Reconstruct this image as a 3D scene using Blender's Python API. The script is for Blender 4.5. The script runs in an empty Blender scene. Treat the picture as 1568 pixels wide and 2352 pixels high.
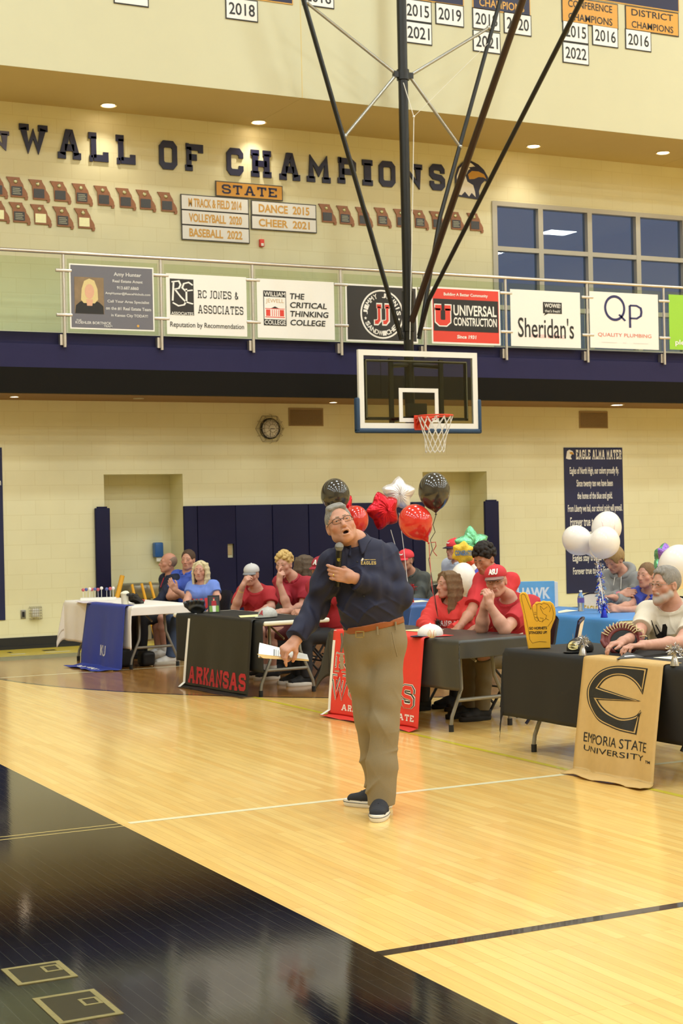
import bpy, bmesh, math, random
import numpy as np
from mathutils import Vector, Matrix
random.seed(7)
SC = bpy.context.scene
COL = SC.collection
PI = math.pi
V3 = lambda *a: np.array(a, dtype=float)

# ---------------------------------------------------------------- camera
YAW, PITCH, ROLL, FPX, CAMH = 0.46850997, 8.694e-4, -0.021105911, 3665.3, 1.76
_f = V3(math.sin(YAW) * math.cos(PITCH), math.cos(YAW) * math.cos(PITCH), math.sin(PITCH))
_r = V3(math.cos(YAW), -math.sin(YAW), 0)
_u = np.cross(_r, _f)
CR = math.cos(ROLL) * _r + math.sin(ROLL) * _u
CU = -math.sin(ROLL) * _r + math.cos(ROLL) * _u
CF = _f
CC = V3(0, 0, CAMH)
cam_d = bpy.data.cameras.new('camera')
cam = bpy.data.objects.new('camera', cam_d)
COL.objects.link(cam)
M = Matrix.Identity(4)
for i in range(3):
    M[i][0], M[i][1], M[i][2], M[i][3] = CR[i], CU[i], -CF[i], CC[i]
cam.matrix_world = M
cam_d.sensor_fit = 'HORIZONTAL'
cam_d.sensor_width = 24.0
cam_d.lens = FPX / 1568 * 24.0
cam_d.clip_end = 200
cam_d.dof.use_dof = True
cam_d.dof.focus_distance = 9.4
cam_d.dof.aperture_fstop = 8.0
SC.camera = cam

# ---------------------------------------------------------------- world, exposure, lamps
SC.view_settings.view_transform = 'Standard'
SC.view_settings.look = 'None'
SC.view_settings.gamma = 1
SC.view_settings.use_curve_mapping = False
SC.view_settings.exposure = 0.0
world = bpy.data.worlds.new('dusk_sky')
SC.world = world
world.use_nodes = True
_wn = world.node_tree.nodes
_bg = _wn['Background']
_tc = _wn.new('ShaderNodeTexCoord'); _sx = _wn.new('ShaderNodeSeparateXYZ')
_rp = _wn.new('ShaderNodeValToRGB')
world.node_tree.links.new(_tc.outputs['Generated'], _sx.inputs[0])
world.node_tree.links.new(_sx.outputs['Z'], _rp.inputs[0])
world.node_tree.links.new(_rp.outputs[0], _bg.inputs[0])
_rp.color_ramp.elements[0].position = 0.0; _rp.color_ramp.elements[0].color = (0.16, 0.20, 0.26, 1)
_rp.color_ramp.elements[1].position = 0.45; _rp.color_ramp.elements[1].color = (0.10, 0.15, 0.30, 1)
_bg.inputs[1].default_value = 1.0

LAMPZ = 12.4
def area_lamp(loc, sx, sy, power, color=(0.87, 1.0, 1.06)):
    l = bpy.data.lights.new('gym_lamp', 'AREA'); l.shape = 'RECTANGLE'; l.size = sx; l.size_y = sy
    l.energy = power; l.color = color; l.spread = PI
    o = bpy.data.objects.new('gym_lamp', l); o.location = loc; COL.objects.link(o)
    return o
GYM_POWER = 178
for ix in range(8):
    for iy in range(6):
        area_lamp((-8 + ix * 6.2, -8 + iy * 4.9, LAMPZ), 1.2, 0.9, GYM_POWER)
for ix in range(5):
    for y in (-12.9, -17.8): area_lamp((10.6 + ix * 6.2, y, LAMPZ), 1.2, 0.9, GYM_POWER)
def spot(loc, power, color=(1, 0.92, 0.76), size=1.9, blend=0.8):
    l = bpy.data.lights.new('downlight', 'SPOT'); l.energy = power; l.color = color
    l.spot_size = size; l.spot_blend = blend; l.shadow_soft_size = 0.06
    o = bpy.data.objects.new('downlight', l); o.location = loc; COL.objects.link(o)
    return o

# ---------------------------------------------------------------- picture ray -> point on a real plane
def ray(x, y):
    return CF + (x - 784) / FPX * CR - (y - 1176) / FPX * CU
def at(x, y, X=None, Y=None, Z=None, D=None):
    d = ray(x, y)
    if X is not None: t = X / d[0]
    elif Y is not None: t = Y / d[1]
    elif Z is not None: t = (Z - CAMH) / d[2]
    else: t = D
    return CC + d * t
def depth_of(p):
    return float((np.array(p) - CC) @ CF)

# ---------------------------------------------------------------- materials
MATS = {}
def s2l(c):
    if isinstance(c, str):
        c = [int(c[i:i + 2], 16) / 255 for i in (0, 2, 4)]
        return tuple(x / 12.92 if x <= 0.04045 else ((x + 0.055) / 1.055) ** 2.4 for x in c)
    return tuple(c)
def mat(name, color='808080', rough=0.6, metal=0.0, var=0.06, scale=40, bump=0.0, bscale=None, coat=0.0, emit=None, estr=1.0, sheen=0.0, attr=None, trans=0.0, spec=0.5, alpha=1.0):
    if name in MATS: return MATS[name]
    m = bpy.data.materials.new(name); m.use_nodes = True
    nt = m.node_tree; N = nt.nodes; L = nt.links
    b = N['Principled BSDF']
    c = s2l(color)
    tc = N.new('ShaderNodeTexCoord')
    if attr:
        a = N.new('ShaderNodeAttribute'); a.attribute_name = attr
        L.new(a.outputs['Color'], b.inputs['Base Color'])
    elif var > 0:
        n = N.new('ShaderNodeTexNoise'); n.inputs['Scale'].default_value = scale; n.inputs['Detail'].default_value = 3
        L.new(tc.outputs['Object'], n.inputs['Vector'])
        mx = N.new('ShaderNodeMix'); mx.data_type = 'RGBA'
        mx.inputs[6].default_value = (*[max(0, x * (1 - var)) for x in c], 1)
        mx.inputs[7].default_value = (*[min(1, x * (1 + var)) for x in c], 1)
        L.new(n.outputs[0], mx.inputs[0]); L.new(mx.outputs[2], b.inputs['Base Color'])
    else:
        b.inputs['Base Color'].default_value = (*c, 1)
    b.inputs['Roughness'].default_value = rough
    b.inputs['Metallic'].default_value = metal
    b.inputs['Coat Weight'].default_value = coat
    b.inputs['Specular IOR Level'].default_value = spec
    b.inputs['Transmission Weight'].default_value = trans
    b.inputs['Alpha'].default_value = alpha
    if sheen: b.inputs['Sheen Weight'].default_value = sheen
    if bump > 0:
        n2 = N.new('ShaderNodeTexNoise'); n2.inputs['Scale'].default_value = bscale or scale; n2.inputs['Detail'].default_value = 4
        L.new(tc.outputs['Object'], n2.inputs['Vector'])
        bp = N.new('ShaderNodeBump'); bp.inputs['Strength'].default_value = bump; bp.inputs['Distance'].default_value = 0.01
        L.new(n2.outputs[0], bp.inputs['Height']); L.new(bp.outputs[0], b.inputs['Normal'])
    if emit is not None:
        b.inputs['Emission Color'].default_value = (*s2l(emit), 1)
        b.inputs['Emission Strength'].default_value = estr
    MATS[name] = m
    return m
def glass_mat(name, tint, gloss=0.12, rough=0.0):
    if name in MATS: return MATS[name]
    m = bpy.data.materials.new(name); m.use_nodes = True
    nt = m.node_tree; N = nt.nodes; L = nt.links
    for n in list(N):
        if n.type != 'OUTPUT_MATERIAL': N.remove(n)
    out = [n for n in N if n.type == 'OUTPUT_MATERIAL'][0]
    t = N.new('ShaderNodeBsdfTransparent'); t.inputs[0].default_value = (*s2l(tint), 1)
    g = N.new('ShaderNodeBsdfGlossy'); g.inputs['Roughness'].default_value = rough
    fr = N.new('ShaderNodeFresnel'); fr.inputs['IOR'].default_value = 1.0 + gloss * 5
    mx = N.new('ShaderNodeMixShader')
    L.new(fr.outputs[0], mx.inputs[0]); L.new(t.outputs[0], mx.inputs[1]); L.new(g.outputs[0], mx.inputs[2])
    L.new(mx.outputs[0], out.inputs[0])
    MATS[name] = m
    return m
def brick_mat(name, c1, c2, cm, bw, rh, mortar, horiz, rough=0.5, coat=0.0, bump=0.3, bias=0.0, noise=0.1, offset=0.5, spec=0.5, grain=False, gb=0.05):
    """boards or blocks from world position; horiz = (axis along the course, axis across it)"""
    m = bpy.data.materials.new(name); m.use_nodes = True
    nt = m.node_tree; N = nt.nodes; L = nt.links; b = N['Principled BSDF']
    g = N.new('ShaderNodeNewGeometry'); sp = N.new('ShaderNodeSeparateXYZ'); cb = N.new('ShaderNodeCombineXYZ')
    L.new(g.outputs['Position'], sp.inputs[0])
    L.new(sp.outputs[horiz[0]], cb.inputs[0]); L.new(sp.outputs[horiz[1]], cb.inputs[1])
    br = N.new('ShaderNodeTexBrick')
    br.inputs['Scale'].default_value = 1; br.inputs['Brick Width'].default_value = bw; br.inputs['Row Height'].default_value = rh
    br.inputs['Mortar Size'].default_value = mortar; br.inputs['Bias'].default_value = bias; br.offset = offset
    br.inputs['Color1'].default_value = (*s2l(c1), 1); br.inputs['Color2'].default_value = (*s2l(c2), 1); br.inputs['Mortar'].default_value = (*s2l(cm), 1)
    L.new(cb.outputs[0], br.inputs['Vector'])
    n = N.new('ShaderNodeTexNoise'); n.inputs['Detail'].default_value = 4
    mp = N.new('ShaderNodeMapping')
    mp.inputs['Scale'].default_value = (1.2, 14, 1) if grain else (1.5, 1.5, 1)
    L.new(cb.outputs[0], mp.inputs[0]); L.new(mp.outputs[0], n.inputs['Vector']); n.inputs['Scale'].default_value = 1.5
    mx = N.new('ShaderNodeMix'); mx.data_type = 'RGBA'; mx.blend_type = 'MULTIPLY'
    rp = N.new('ShaderNodeMapRange'); rp.inputs[1].default_value = 0.25; rp.inputs[2].default_value = 0.75; rp.inputs[3].default_value = 1 - noise; rp.inputs[4].default_value = 1 + noise
    L.new(n.outputs[0], rp.inputs[0])
    mx.inputs[0].default_value = 1
    L.new(br.outputs['Color'], mx.inputs[6]); L.new(rp.outputs[0], mx.inputs[7])
    L.new(mx.outputs[2], b.inputs['Base Color'])
    b.inputs['Roughness'].default_value = rough; b.inputs['Coat Weight'].default_value = coat; b.inputs['Coat Roughness'].default_value = 0.06
    b.inputs['Specular IOR Level'].default_value = spec
    if bump:
        bp = N.new('ShaderNodeBump'); bp.inputs['Strength'].default_value = bump; bp.inputs['Distance'].default_value = 0.004; bp.invert = True
        L.new(br.outputs['Fac'], bp.inputs['Height']); L.new(bp.outputs[0], b.inputs['Normal'])
        if grain:
            n3 = N.new('ShaderNodeTexNoise'); n3.inputs['Scale'].default_value = 7; L.new(mp.outputs[0], n3.inputs['Vector'])
            b2 = N.new('ShaderNodeBump'); b2.inputs['Strength'].default_value = gb; b2.inputs['Distance'].default_value = 0.01
            L.new(n3.outputs[0], b2.inputs['Height']); L.new(bp.outputs[0], b2.inputs['Normal']); L.new(b2.outputs[0], b.inputs['Normal'])
            L.new(b2.outputs[0], b.inputs['Coat Normal'])
    MATS[name] = m
    return m

# ---------------------------------------------------------------- mesh builder
class MB:
    def __init__(s): s.v = []; s.f = []; s.m = []; s.sm = []
    def add(s, vs, fs, mi=0, smooth=False):
        o = len(s.v); s.v += [tuple(map(float, p)) for p in vs]
        s.f += [tuple(i + o for i in f) for f in fs]; s.m += [mi] * len(fs); s.sm += [smooth] * len(fs)
        return s
    def box(s, a, b, mi=0):
        x0, y0, z0 = np.minimum(a, b); x1, y1, z1 = np.maximum(a, b)
        return s.add([(x0, y0, z0), (x1, y0, z0), (x1, y1, z0), (x0, y1, z0), (x0, y0, z1), (x1, y0, z1), (x1, y1, z1), (x0, y1, z1)],
                     [(3, 2, 1, 0), (4, 5, 6, 7), (0, 1, 5, 4), (1, 2, 6, 5), (2, 3, 7, 6), (3, 0, 4, 7)], mi)
    def rbox(s, a, b, r, mi=0, seg=3):
        """box with rounded edges"""
        bm = bmesh.new(); bmesh.ops.create_cube(bm, size=1)
        a = np.array(a, float); b = np.array(b, float); c = (a + b) / 2; d = abs(b - a)
        for v in bm.verts: v.co = Vector((v.co[i] * d[i] + c[i] for i in range(3)))
        bmesh.ops.bevel(bm, geom=bm.edges[:], offset=r, segments=seg, affect='EDGES', profile=0.5)
        return s.frombm(bm, mi, True)
    def frombm(s, bm, mi=0, smooth=True):
        bm.verts.ensure_lookup_table(); bm.verts.index_update()
        s.add([v.co for v in bm.verts], [[v.index for v in f.verts] for f in bm.faces], mi, smooth)
        bm.free(); return s
    def xf(s, Mx, i0=0):
        for i in range(i0, len(s.v)): s.v[i] = tuple(Mx @ Vector(s.v[i]))
        return s
    def tube(s, pts, r, n=8, mi=0, cap=True, smooth=True, closed=False):
        pts = [np.array(p, float) for p in pts]; k = len(pts)
        rs = r if hasattr(r, '__len__') else [r] * k
        vs = []; up = None
        for i, p in enumerate(pts):
            if closed: t = pts[(i + 1) % k] - pts[i - 1]
            else: t = pts[min(i + 1, k - 1)] - pts[max(i - 1, 0)]
            t = t / (np.linalg.norm(t) + 1e-12)
            if up is None:
                up = V3(0, 0, 1) if abs(t[2]) < 0.9 else V3(1, 0, 0)
            a = np.cross(t, up); a /= np.linalg.norm(a) + 1e-12; b = np.cross(a, t); up = b
            for j in range(n):
                w = 2 * PI * j / n
                vs.append(p + rs[i] * (math.cos(w) * a + math.sin(w) * b))
        fs = []
        for i in range(k if closed else k - 1):
            i2 = (i + 1) % k
            for j in range(n):
                fs.append((i * n + j, i * n + (j + 1) % n, i2 * n + (j + 1) % n, i2 * n + j))
        s.add(vs, fs, mi, smooth)
        if cap and not closed:
            s.add(vs[:n], [tuple(range(n - 1, -1, -1))][:1], mi); s.add(vs[-n:], [tuple(range(n))], mi)
        return s
    def lathe(s, prof, org=(0, 0, 0), n=20, mi=0, ax=None, smooth=True, cap=True):
        """prof: (radius, height) pairs; ax: 3 axes rows (x,y,z)"""
        org = np.array(org, float); A = np.eye(3) if ax is None else np.array(ax, float)
        vs = []
        for (r, h) in prof:
            for j in range(n):
                w = 2 * PI * j / n; vs.append(org + r * math.cos(w) * A[0] + r * math.sin(w) * A[1] + h * A[2])
        fs = [(i * n + j, i * n + (j + 1) % n, (i + 1) * n + (j + 1) % n, (i + 1) * n + j) for i in range(len(prof) - 1) for j in range(n)]
        s.add(vs, fs, mi, smooth)
        if cap and prof[0][0] > 1e-6: s.add(vs[:n], [tuple(range(n - 1, -1, -1))], mi)
        if cap and prof[-1][0] > 1e-6: s.add(vs[-n:], [tuple(range(n))], mi)
        return s
    def prism(s, poly, org, ex, ey, t, mi=0, mside=None):
        """polygon in the plane (ex, ey) at org, thickness t along ex x ey"""
        org, ex, ey = (np.array(q, float) for q in (org, ex, ey)); ez = np.cross(ex, ey); ez /= np.linalg.norm(ez)
        n = len(poly)
        area = sum(poly[i][0] * poly[(i + 1) % n][1] - poly[(i + 1) % n][0] * poly[i][1] for i in range(n))
        if area < 0: poly = poly[::-1]
        f = [org + x * ex + y * ey + t * ez for x, y in poly]; b = [org + x * ex + y * ey for x, y in poly]
        s.add(f, [tuple(range(n))], mi)
        if t:
            s.add(b, [tuple(range(n - 1, -1, -1))], mi)
            s.add(b + f, [(i, (i + 1) % n, n + (i + 1) % n, n + i) for i in range(n)], mi if mside is None else mside)
        return s
    def grid(s, fn, nu, nv, mi=0, smooth=True):
        vs = [fn(i / nu, j / nv) for j in range(nv + 1) for i in range(nu + 1)]
        fs = [(j * (nu + 1) + i, j * (nu + 1) + i + 1, (j + 1) * (nu + 1) + i + 1, (j + 1) * (nu + 1) + i) for j in range(nv) for i in range(nu)]
        return s.add(vs, fs, mi, smooth)
    def sphere(s, c, r, n=16, m=10, mi=0, sc=(1, 1, 1)):
        c = np.array(c, float)
        def fn(u, v):
            a = 2 * PI * u; b = PI * v
            return c + V3(math.sin(b) * math.cos(a) * sc[0], math.sin(b) * math.sin(a) * sc[1], -math.cos(b) * sc[2]) * r
        return s.grid(fn, n, m, mi)
    def build(s, name, mats, parent=None):
        me = bpy.data.meshes.new(name)
        o0 = V3(*world_org(parent)) if parent is not None else V3(0, 0, 0)
        me.from_pydata([tuple(np.array(p) - o0) for p in s.v] if parent is not None else s.v, [], s.f)
        for mm in (mats if isinstance(mats, (list, tuple)) else [mats]): me.materials.append(mm)
        me.polygons.foreach_set('material_index', s.m); me.polygons.foreach_set('use_smooth', s.sm)
        me.update()
        o = bpy.data.objects.new(name, me); COL.objects.link(o)
        if parent is not None: o.parent = parent
        return o
def world_org(o):
    p = V3(0, 0, 0)
    while o is not None:
        p += np.array(o.location); o = o.parent
    return p
def thing(name, label, cat, loc=(0, 0, 0), group=None):
    o = bpy.data.objects.new(name, None); COL.objects.link(o); o.location = tuple(map(float, loc)); o.empty_display_size = 0.1
    o['label'] = label; o['category'] = cat
    if group: o['group'] = group
    return o
def tag(o, label, cat, group=None, kind=None):
    o['label'] = label; o['category'] = cat
    if group: o['group'] = group
    if kind: o['kind'] = kind
    return o
def struct(name, mb, mats, label=None, cat=None, parent=None):
    o = mb.build(name, mats, parent)
    if parent is None:
        o['kind'] = 'structure'
        if label: o['label'] = label; o['category'] = cat
    return o
def dup(root, loc, label=None):
    r = root.copy(); COL.objects.link(r); r.location = tuple(map(float, loc))
    if label: r['label'] = label
    for ch in list(root.children):
        c = ch.copy(); COL.objects.link(c); c.parent = r
        for g in list(ch.children):
            d = g.copy(); COL.objects.link(d); d.parent = c
    return r

# ---------------------------------------------------------------- lettering
_TXT = {}
def text_geo(s, bold=0.0, shear=0.0):
    k = (s, bold, shear)
    if k in _TXT: return _TXT[k]
    cu = bpy.data.curves.new('t', 'FONT'); cu.body = s; cu.offset = bold; cu.shear = shear; cu.resolution_u = 3; cu.fill_mode = 'FRONT'
    o = bpy.data.objects.new('t', cu); COL.objects.link(o)
    bpy.context.view_layer.update()
    ev = o.evaluated_get(bpy.context.evaluated_depsgraph_get()); me = ev.to_mesh()
    v = np.array([p.co[:2] for p in me.vertices]) if len(me.vertices) else np.zeros((0, 2)); f = [tuple(p.vertices) for p in me.polygons]
    ev.to_mesh_clear(); bpy.data.objects.remove(o); bpy.data.curves.remove(cu)
    _TXT[k] = (v, f)
    return v, f
def put_flat(mb, v, f, org, ex, ey, w, h, mi=0, align='c', keep=False, warp=None):
    """fit flat geometry into w x h about org"""
    if len(v) == 0: return
    lo = v.min(0); hi = v.max(0); d = np.maximum(hi - lo, 1e-6)
    sx, sy = w / d[0], h / d[1]
    if keep: sx = sy = min(sx, sy)
    q = (v - lo) * (sx, sy); q[:, 1] -= d[1] * sy / 2
    q[:, 0] -= {'c': d[0] * sx / 2, 'l': 0, 'r': d[0] * sx}[align]
    if warp: q = np.array([warp(*p) for p in q])
    org, ex, ey = (np.array(a, float) for a in (org, ex, ey))
    n = np.cross(ex, ey)
    fs = []
    for g in f:
        a, b, c = q[g[0]], q[g[1]], q[g[2]]
        area = sum(q[g[i]][0] * q[g[(i + 1) % len(g)]][1] - q[g[(i + 1) % len(g)]][0] * q[g[i]][1] for i in range(len(g)))
        fs.append(g if area > 0 else g[::-1])
    mb.add([org + p[0] * ex + p[1] * ey for p in q], fs, mi)
def text(mb, s, org, ex, ey, w, h, mi=0, bold=0.0, shear=0.0, align='c', keep=False, warp=None):
    v, f = text_geo(s, bold, shear)
    put_flat(mb, v, f, org, ex, ey, w, h, mi, align, keep, warp)
# block letters with slab serifs, drawn as mitred strokes in a unit cell
_CH = 0.2
_BL = {
 'A': [[(.12, 0), (.42, 1), (.58, 1), (.88, 0)], [(.25, .33), (.75, .33)], '00', '10'], 'C': [[(.9, .68), (.9, .85), (.75, 1), (.25, 1), (.1, .85), (.1, .15), (.25, 0), (.75, 0), (.9, .15), (.9, .32)]],
 'E': [[(.2, 0), (.2, 1)], [(.2, 1), (.9, 1), (.9, .74)], [(.2, 0), (.9, 0), (.9, .26)], [(.2, .5), (.66, .5)], 's0', 's1'], 'F': [[(.2, 0), (.2, 1)], [(.2, 1), (.9, 1), (.9, .74)], [(.2, .5), (.66, .5)], 's1', '20'],
 'H': [[(.2, 0), (.2, 1)], [(.8, 0), (.8, 1)], [(.2, .5), (.8, .5)], '20', '21', '80', '81'], 'I': [[(.5, 0), (.5, 1)], '50', '51'],
 'J': [[(.6, 1), (.6, .15), (.45, 0), (.2, 0)], '61'], 'K': [[(.2, 0), (.2, 1)], [(.85, 1), (.3, .45)], [(.42, .58), (.85, 0)], '20', '21', '80', '81'],
 'L': [[(.25, 0), (.25, 1)], [(.25, 0), (.9, 0), (.9, .3)], '21', 's0'], 'M': [[(.12, 0), (.12, 1), (.5, .35), (.88, 1), (.88, 0)], '00', '10'],
 'N': [[(.18, 0), (.18, 1), (.82, 0), (.82, 1)], '20', '81'], 'O': [[(.5, 1), (.25, 1), (.1, .85), (.1, .15), (.25, 0), (.75, 0), (.9, .15), (.9, .85), (.75, 1), (.5, 1)]],
 'P': [[(.22, 0), (.22, 1), (.75, 1), (.9, .87), (.9, .58), (.75, .45), (.22, .45)], '20', 's1'], 'R': [[(.22, 0), (.22, 1), (.72, 1), (.87, .87), (.87, .63), (.72, .5), (.22, .5)], [(.55, .5), (.85, 0)], '20', '80', 's1'],
 'S': [[(.88, .7), (.88, .86), (.75, 1), (.25, 1), (.1, .87), (.1, .65), (.25, .53), (.75, .47), (.9, .35), (.9, .13), (.75, 0), (.25, 0), (.12, .14), (.12, .3)]],
 'T': [[(.5, 0), (.5, 1)], [(.08, .72), (.08, 1), (.92, 1), (.92, .72)], '50'], 'U': [[(.18, 1), (.18, .15), (.33, 0), (.67, 0), (.82, .15), (.82, 1)], '21', '81'],
 'W': [[(.06, 1), (.28, 0), (.5, .75), (.72, 0), (.94, 1)], '01', '91'], 'G': [[(.9, .7), (.9, .85), (.75, 1), (.25, 1), (.1, .85), (.1, .15), (.25, 0), (.75, 0), (.9, .15), (.9, .45), (.6, .45)]],
 'D': [[(.2, 0), (.2, 1), (.7, 1), (.88, .83), (.88, .17), (.7, 0), (.2, 0)], 's0', 's1'], 'B': [[(.2, 0), (.2, 1), (.72, 1), (.86, .88), (.86, .64), (.74, .53), (.2, .53)], [(.2, .53), (.76, .53), (.9, .4), (.9, .13), (.76, 0), (.2, 0)], 's0', 's1'],
 'Y': [[(.1, 1), (.5, .45), (.9, 1)], [(.5, .5), (.5, 0)], '50', '11', '91'], 'Q': [[(.5, 1), (.25, 1), (.1, .85), (.1, .15), (.25, 0), (.75, 0), (.9, .15), (.9, .85), (.75, 1), (.5, 1)]], '&': [[(.9, 0), (.25, .75), (.4, 1), (.6, .8), (.15, .3), (.3, 0), (.6, 0), (.9, .4)]],
 "'": [[(.5, 1), (.5, .7)]],
}
_SERX = {'0': .1, '1': .9, '2': .2, '5': .5, '6': .6, '8': .82, '9': .94}
def stroke_geo(lines, t, closed_join=True):
    V, Fc = [], []
    for pl in lines:
        p = [np.array(q, float) for q in pl]; k = len(p)
        closed = np.allclose(p[0], p[-1])
        L_, R_ = [], []
        for i in range(k):
            d0 = p[i] - p[i - 1] if i > 0 else (p[-1] - p[-2] if closed else p[1] - p[0])
            d1 = p[i + 1] - p[i] if i < k - 1 else (p[1] - p[0] if closed else p[-1] - p[-2])
            d0 = d0 / np.linalg.norm(d0); d1 = d1 / np.linalg.norm(d1)
            n0 = np.array([-d0[1], d0[0]]); n1 = np.array([-d1[1], d1[0]])
            m = n0 + n1; m = m / (np.linalg.norm(m) + 1e-9); c = max(0.62, m @ n0)
            L_.append(p[i] + m * t / 2 / c); R_.append(p[i] - m * t / 2 / c)
        o = len(V); V += [q for ab in zip(L_, R_) for q in ab]
        Fc += [(o + 2 * i, o + 2 * i + 1, o + 2 * i + 3, o + 2 * i + 2) for i in range(k - 1)]
    return V, Fc
def block_geo(ch, t=0.24, ser=0.34, asp=0.8):
    L_ = _BL.get(ch, _BL['I']); V, Fc = [], []
    ln = [[(x * asp, t / 2 + y * (1 - t)) for x, y in l] for l in L_ if isinstance(l, list)]
    V, Fc = stroke_geo(ln, t * asp * 1.05)
    for c in L_:
        if isinstance(c, str):
            if c[0] == 's': x = 0.2 * asp; top = c[1] == '1'; x0, x1 = x - ser * asp * .5, x
            else: x = _SERX[c[0]] * asp; top = c[1] == '1'; x0, x1 = x - ser * asp * .62, x + ser * asp * .62
            y0, y1 = (1 - t * .8, 1) if top else (0, t * .8)
            o = len(V); V += [np.array(q) for q in ((x0, y0), (x1, y0), (x1, y1), (x0, y1))]; Fc.append((o, o + 1, o + 2, o + 3))
    return np.array(V), Fc
def block_text(mb, s, org, ex, ey, w, h, mi=0, t=0.24, gap=0.18, asp=0.8, align='c', warp=None):
    VV, FF = [], []; x = 0
    for ch in s:
        if ch == ' ': x += 0.5; continue
        v, f = block_geo(ch, t, asp=asp); lo = v[:, 0].min(); hi = v[:, 0].max()
        o = len(VV); VV += [(p[0] - lo + x, p[1]) for p in v]; FF += [tuple(i + o for i in g) for g in f]; x += hi - lo + gap
    put_flat(mb, np.array(VV), FF, org, ex, ey, w, h, mi, align, False, warp)
def ring_geo(r0, r1, n=40, a0=0, a1=2 * PI, sx=1, sy=1):
    V, F_ = [], []
    for i in range(n + 1):
        a = a0 + (a1 - a0) * i / n
        V += [(r0 * math.cos(a) * sx, r0 * math.sin(a) * sy), (r1 * math.cos(a) * sx, r1 * math.sin(a) * sy)]
    F_ = [(2 * i, 2 * i + 1, 2 * i + 3, 2 * i + 2) for i in range(n)]
    return V, F_
def flat(mb, V, F_, org, ex, ey, mi=0):
    org, ex, ey = (np.array(a, float) for a in (org, ex, ey)); V = [np.array(p, float) for p in V]
    fs = []
    for g in F_:
        ar = sum(V[g[i]][0] * V[g[(i + 1) % len(g)]][1] - V[g[(i + 1) % len(g)]][0] * V[g[i]][1] for i in range(len(g)))
        fs.append(tuple(g) if ar > 0 else tuple(g)[::-1])
    mb.add([org + p[0] * ex + p[1] * ey for p in V], fs, mi)
def poly(mb, pts, org, ex, ey, mi=0):
    flat(mb, pts, [tuple(range(len(pts)))], org, ex, ey, mi)
EX, EY, EZ = V3(1, 0, 0), V3(0, 1, 0), V3(0, 0, 1)
# ================================================================ materials of the place
m_block = brick_mat('painted_block', 'E6E0BA', 'E4DDB6', 'DED6AC', 0.41, 0.203, 0.005, ('X', 'Z'), rough=0.62, bump=0.16, noise=0.03)
m_plaster = mat('painted_panel', 'CDC8A7', rough=0.7, var=0.02, scale=3)
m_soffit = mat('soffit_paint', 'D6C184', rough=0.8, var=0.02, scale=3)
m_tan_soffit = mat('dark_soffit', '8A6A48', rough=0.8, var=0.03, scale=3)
m_navyband = mat('navy_band', '2C2A4C', rough=0.6, var=0.06, scale=6, spec=.15)
m_blackband = mat('black_band', '17140F', rough=0.7, var=0.06, scale=6, spec=.12)
m_black = mat('black_rubber', '1D1D1E', rough=0.5)
m_ceiling = mat('ceiling_paint', 'D8D4C8', rough=0.9, var=0.02)
m_side = mat('side_wall_paint', 'DACB9A', rough=0.8, var=0.03, scale=2)
m_maple = brick_mat('maple_boards', 'F5CD7C', 'ECBD6A', 'D0A055', 1.15, 0.0575, 0.0011, ('Y', 'X'), rough=0.22, coat=0.35, bump=0.10, noise=0.09, offset=0.37, grain=True, spec=0.5)
m_stain = brick_mat('stained_boards', 'AD7A3E', '9C6A33', '5E3D1C', 1.15, 0.0575, 0.0011, ('Y', 'X'), rough=0.2, coat=0.35, bump=0.15, noise=0.12, offset=0.37, grain=True)
m_key = brick_mat('navy_painted_boards', '0D0D14', '0A0A10', '4C4B46', 1.15, 0.0575, 0.0006, ('Y', 'X'), rough=0.075, coat=0.0, bump=0.04, noise=0.25, offset=0.37, grain=True, spec=.5, gb=.012)
m_wline = mat('white_line_paint', 'F0E8C0', rough=0.25, coat=0.3)
m_yline = mat('yellow_line_paint', 'E0CC3C', rough=0.25, coat=0.3)
m_bline = mat('black_line_paint', '17151A', rough=0.2, coat=0.4)
m_gold = mat('gold_floor_paint', 'D8BC3E', rough=0.3, coat=0.3)
m_grey = mat('grey_floor_paint', '8F8A66', rough=0.25, coat=0.3)
m_goldline = mat('thin_gold_line', 'C8AE6A', rough=0.3)
m_alu = mat('window_aluminium', 'B9B4A6', rough=0.45, metal=0.2, var=0.03)
m_winglass = glass_mat('window_glass', 'BFC8D4', gloss=0.14)
m_steel = mat('brushed_steel', 'D2CCC6', rough=0.32, metal=0.85, var=0.05)
m_railglass = glass_mat('railing_glass', 'F3F8EF', gloss=0.075)

WY = 21.45          # rear wall plane
SOF = 3.403         # underside of the gallery
BY = 20.2           # gallery front
HY = 19.75          # upper bulkhead front
USOF = 7.48         # underside of the upper bulkhead
XL, XR, YF = -14.0, 40.0, -24.0
CEIL = 13.0

# ---------------------------------------------------------------- floor with its painted lines
fl = MB()
def quad(z, x0, y0, x1, y1, mi): fl.add([(x0, y0, z), (x1, y0, z), (x1, y1, z), (x0, y1, z)], [(0, 1, 2, 3)], mi)
quad(0, XL, YF, XR, WY + 0.7, 0)
HC = (10.72, 18.45); AR = 6.2
arc = [(HC[0] + AR * math.cos(a), HC[1] + AR * math.sin(a)) for a in np.linspace(PI, 2 * PI, 97)]
pts = arc + [(HC[0] + AR, 19.75), (HC[0] - AR, 19.75)]
fl.add([(x, y, 0.0004) for x, y in pts], [tuple(range(len(pts)))], 1)
v, f = [], []
for x, y in [(HC[0] - AR, 19.75)] + arc + [(HC[0] + AR, 19.75)]:
    dx, dy = x - HC[0], min(0, y - HC[1]); l = math.hypot(dx, dy); dx /= l; dy /= l
    v += [(x - dx * .025, y - dy * .025, .0009), (x + dx * .025, y + dy * .025, .0009)]
f = [(2 * i, 2 * i + 1, 2 * i + 3, 2 * i + 2) for i in range(len(v) // 2 - 1)]
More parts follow.
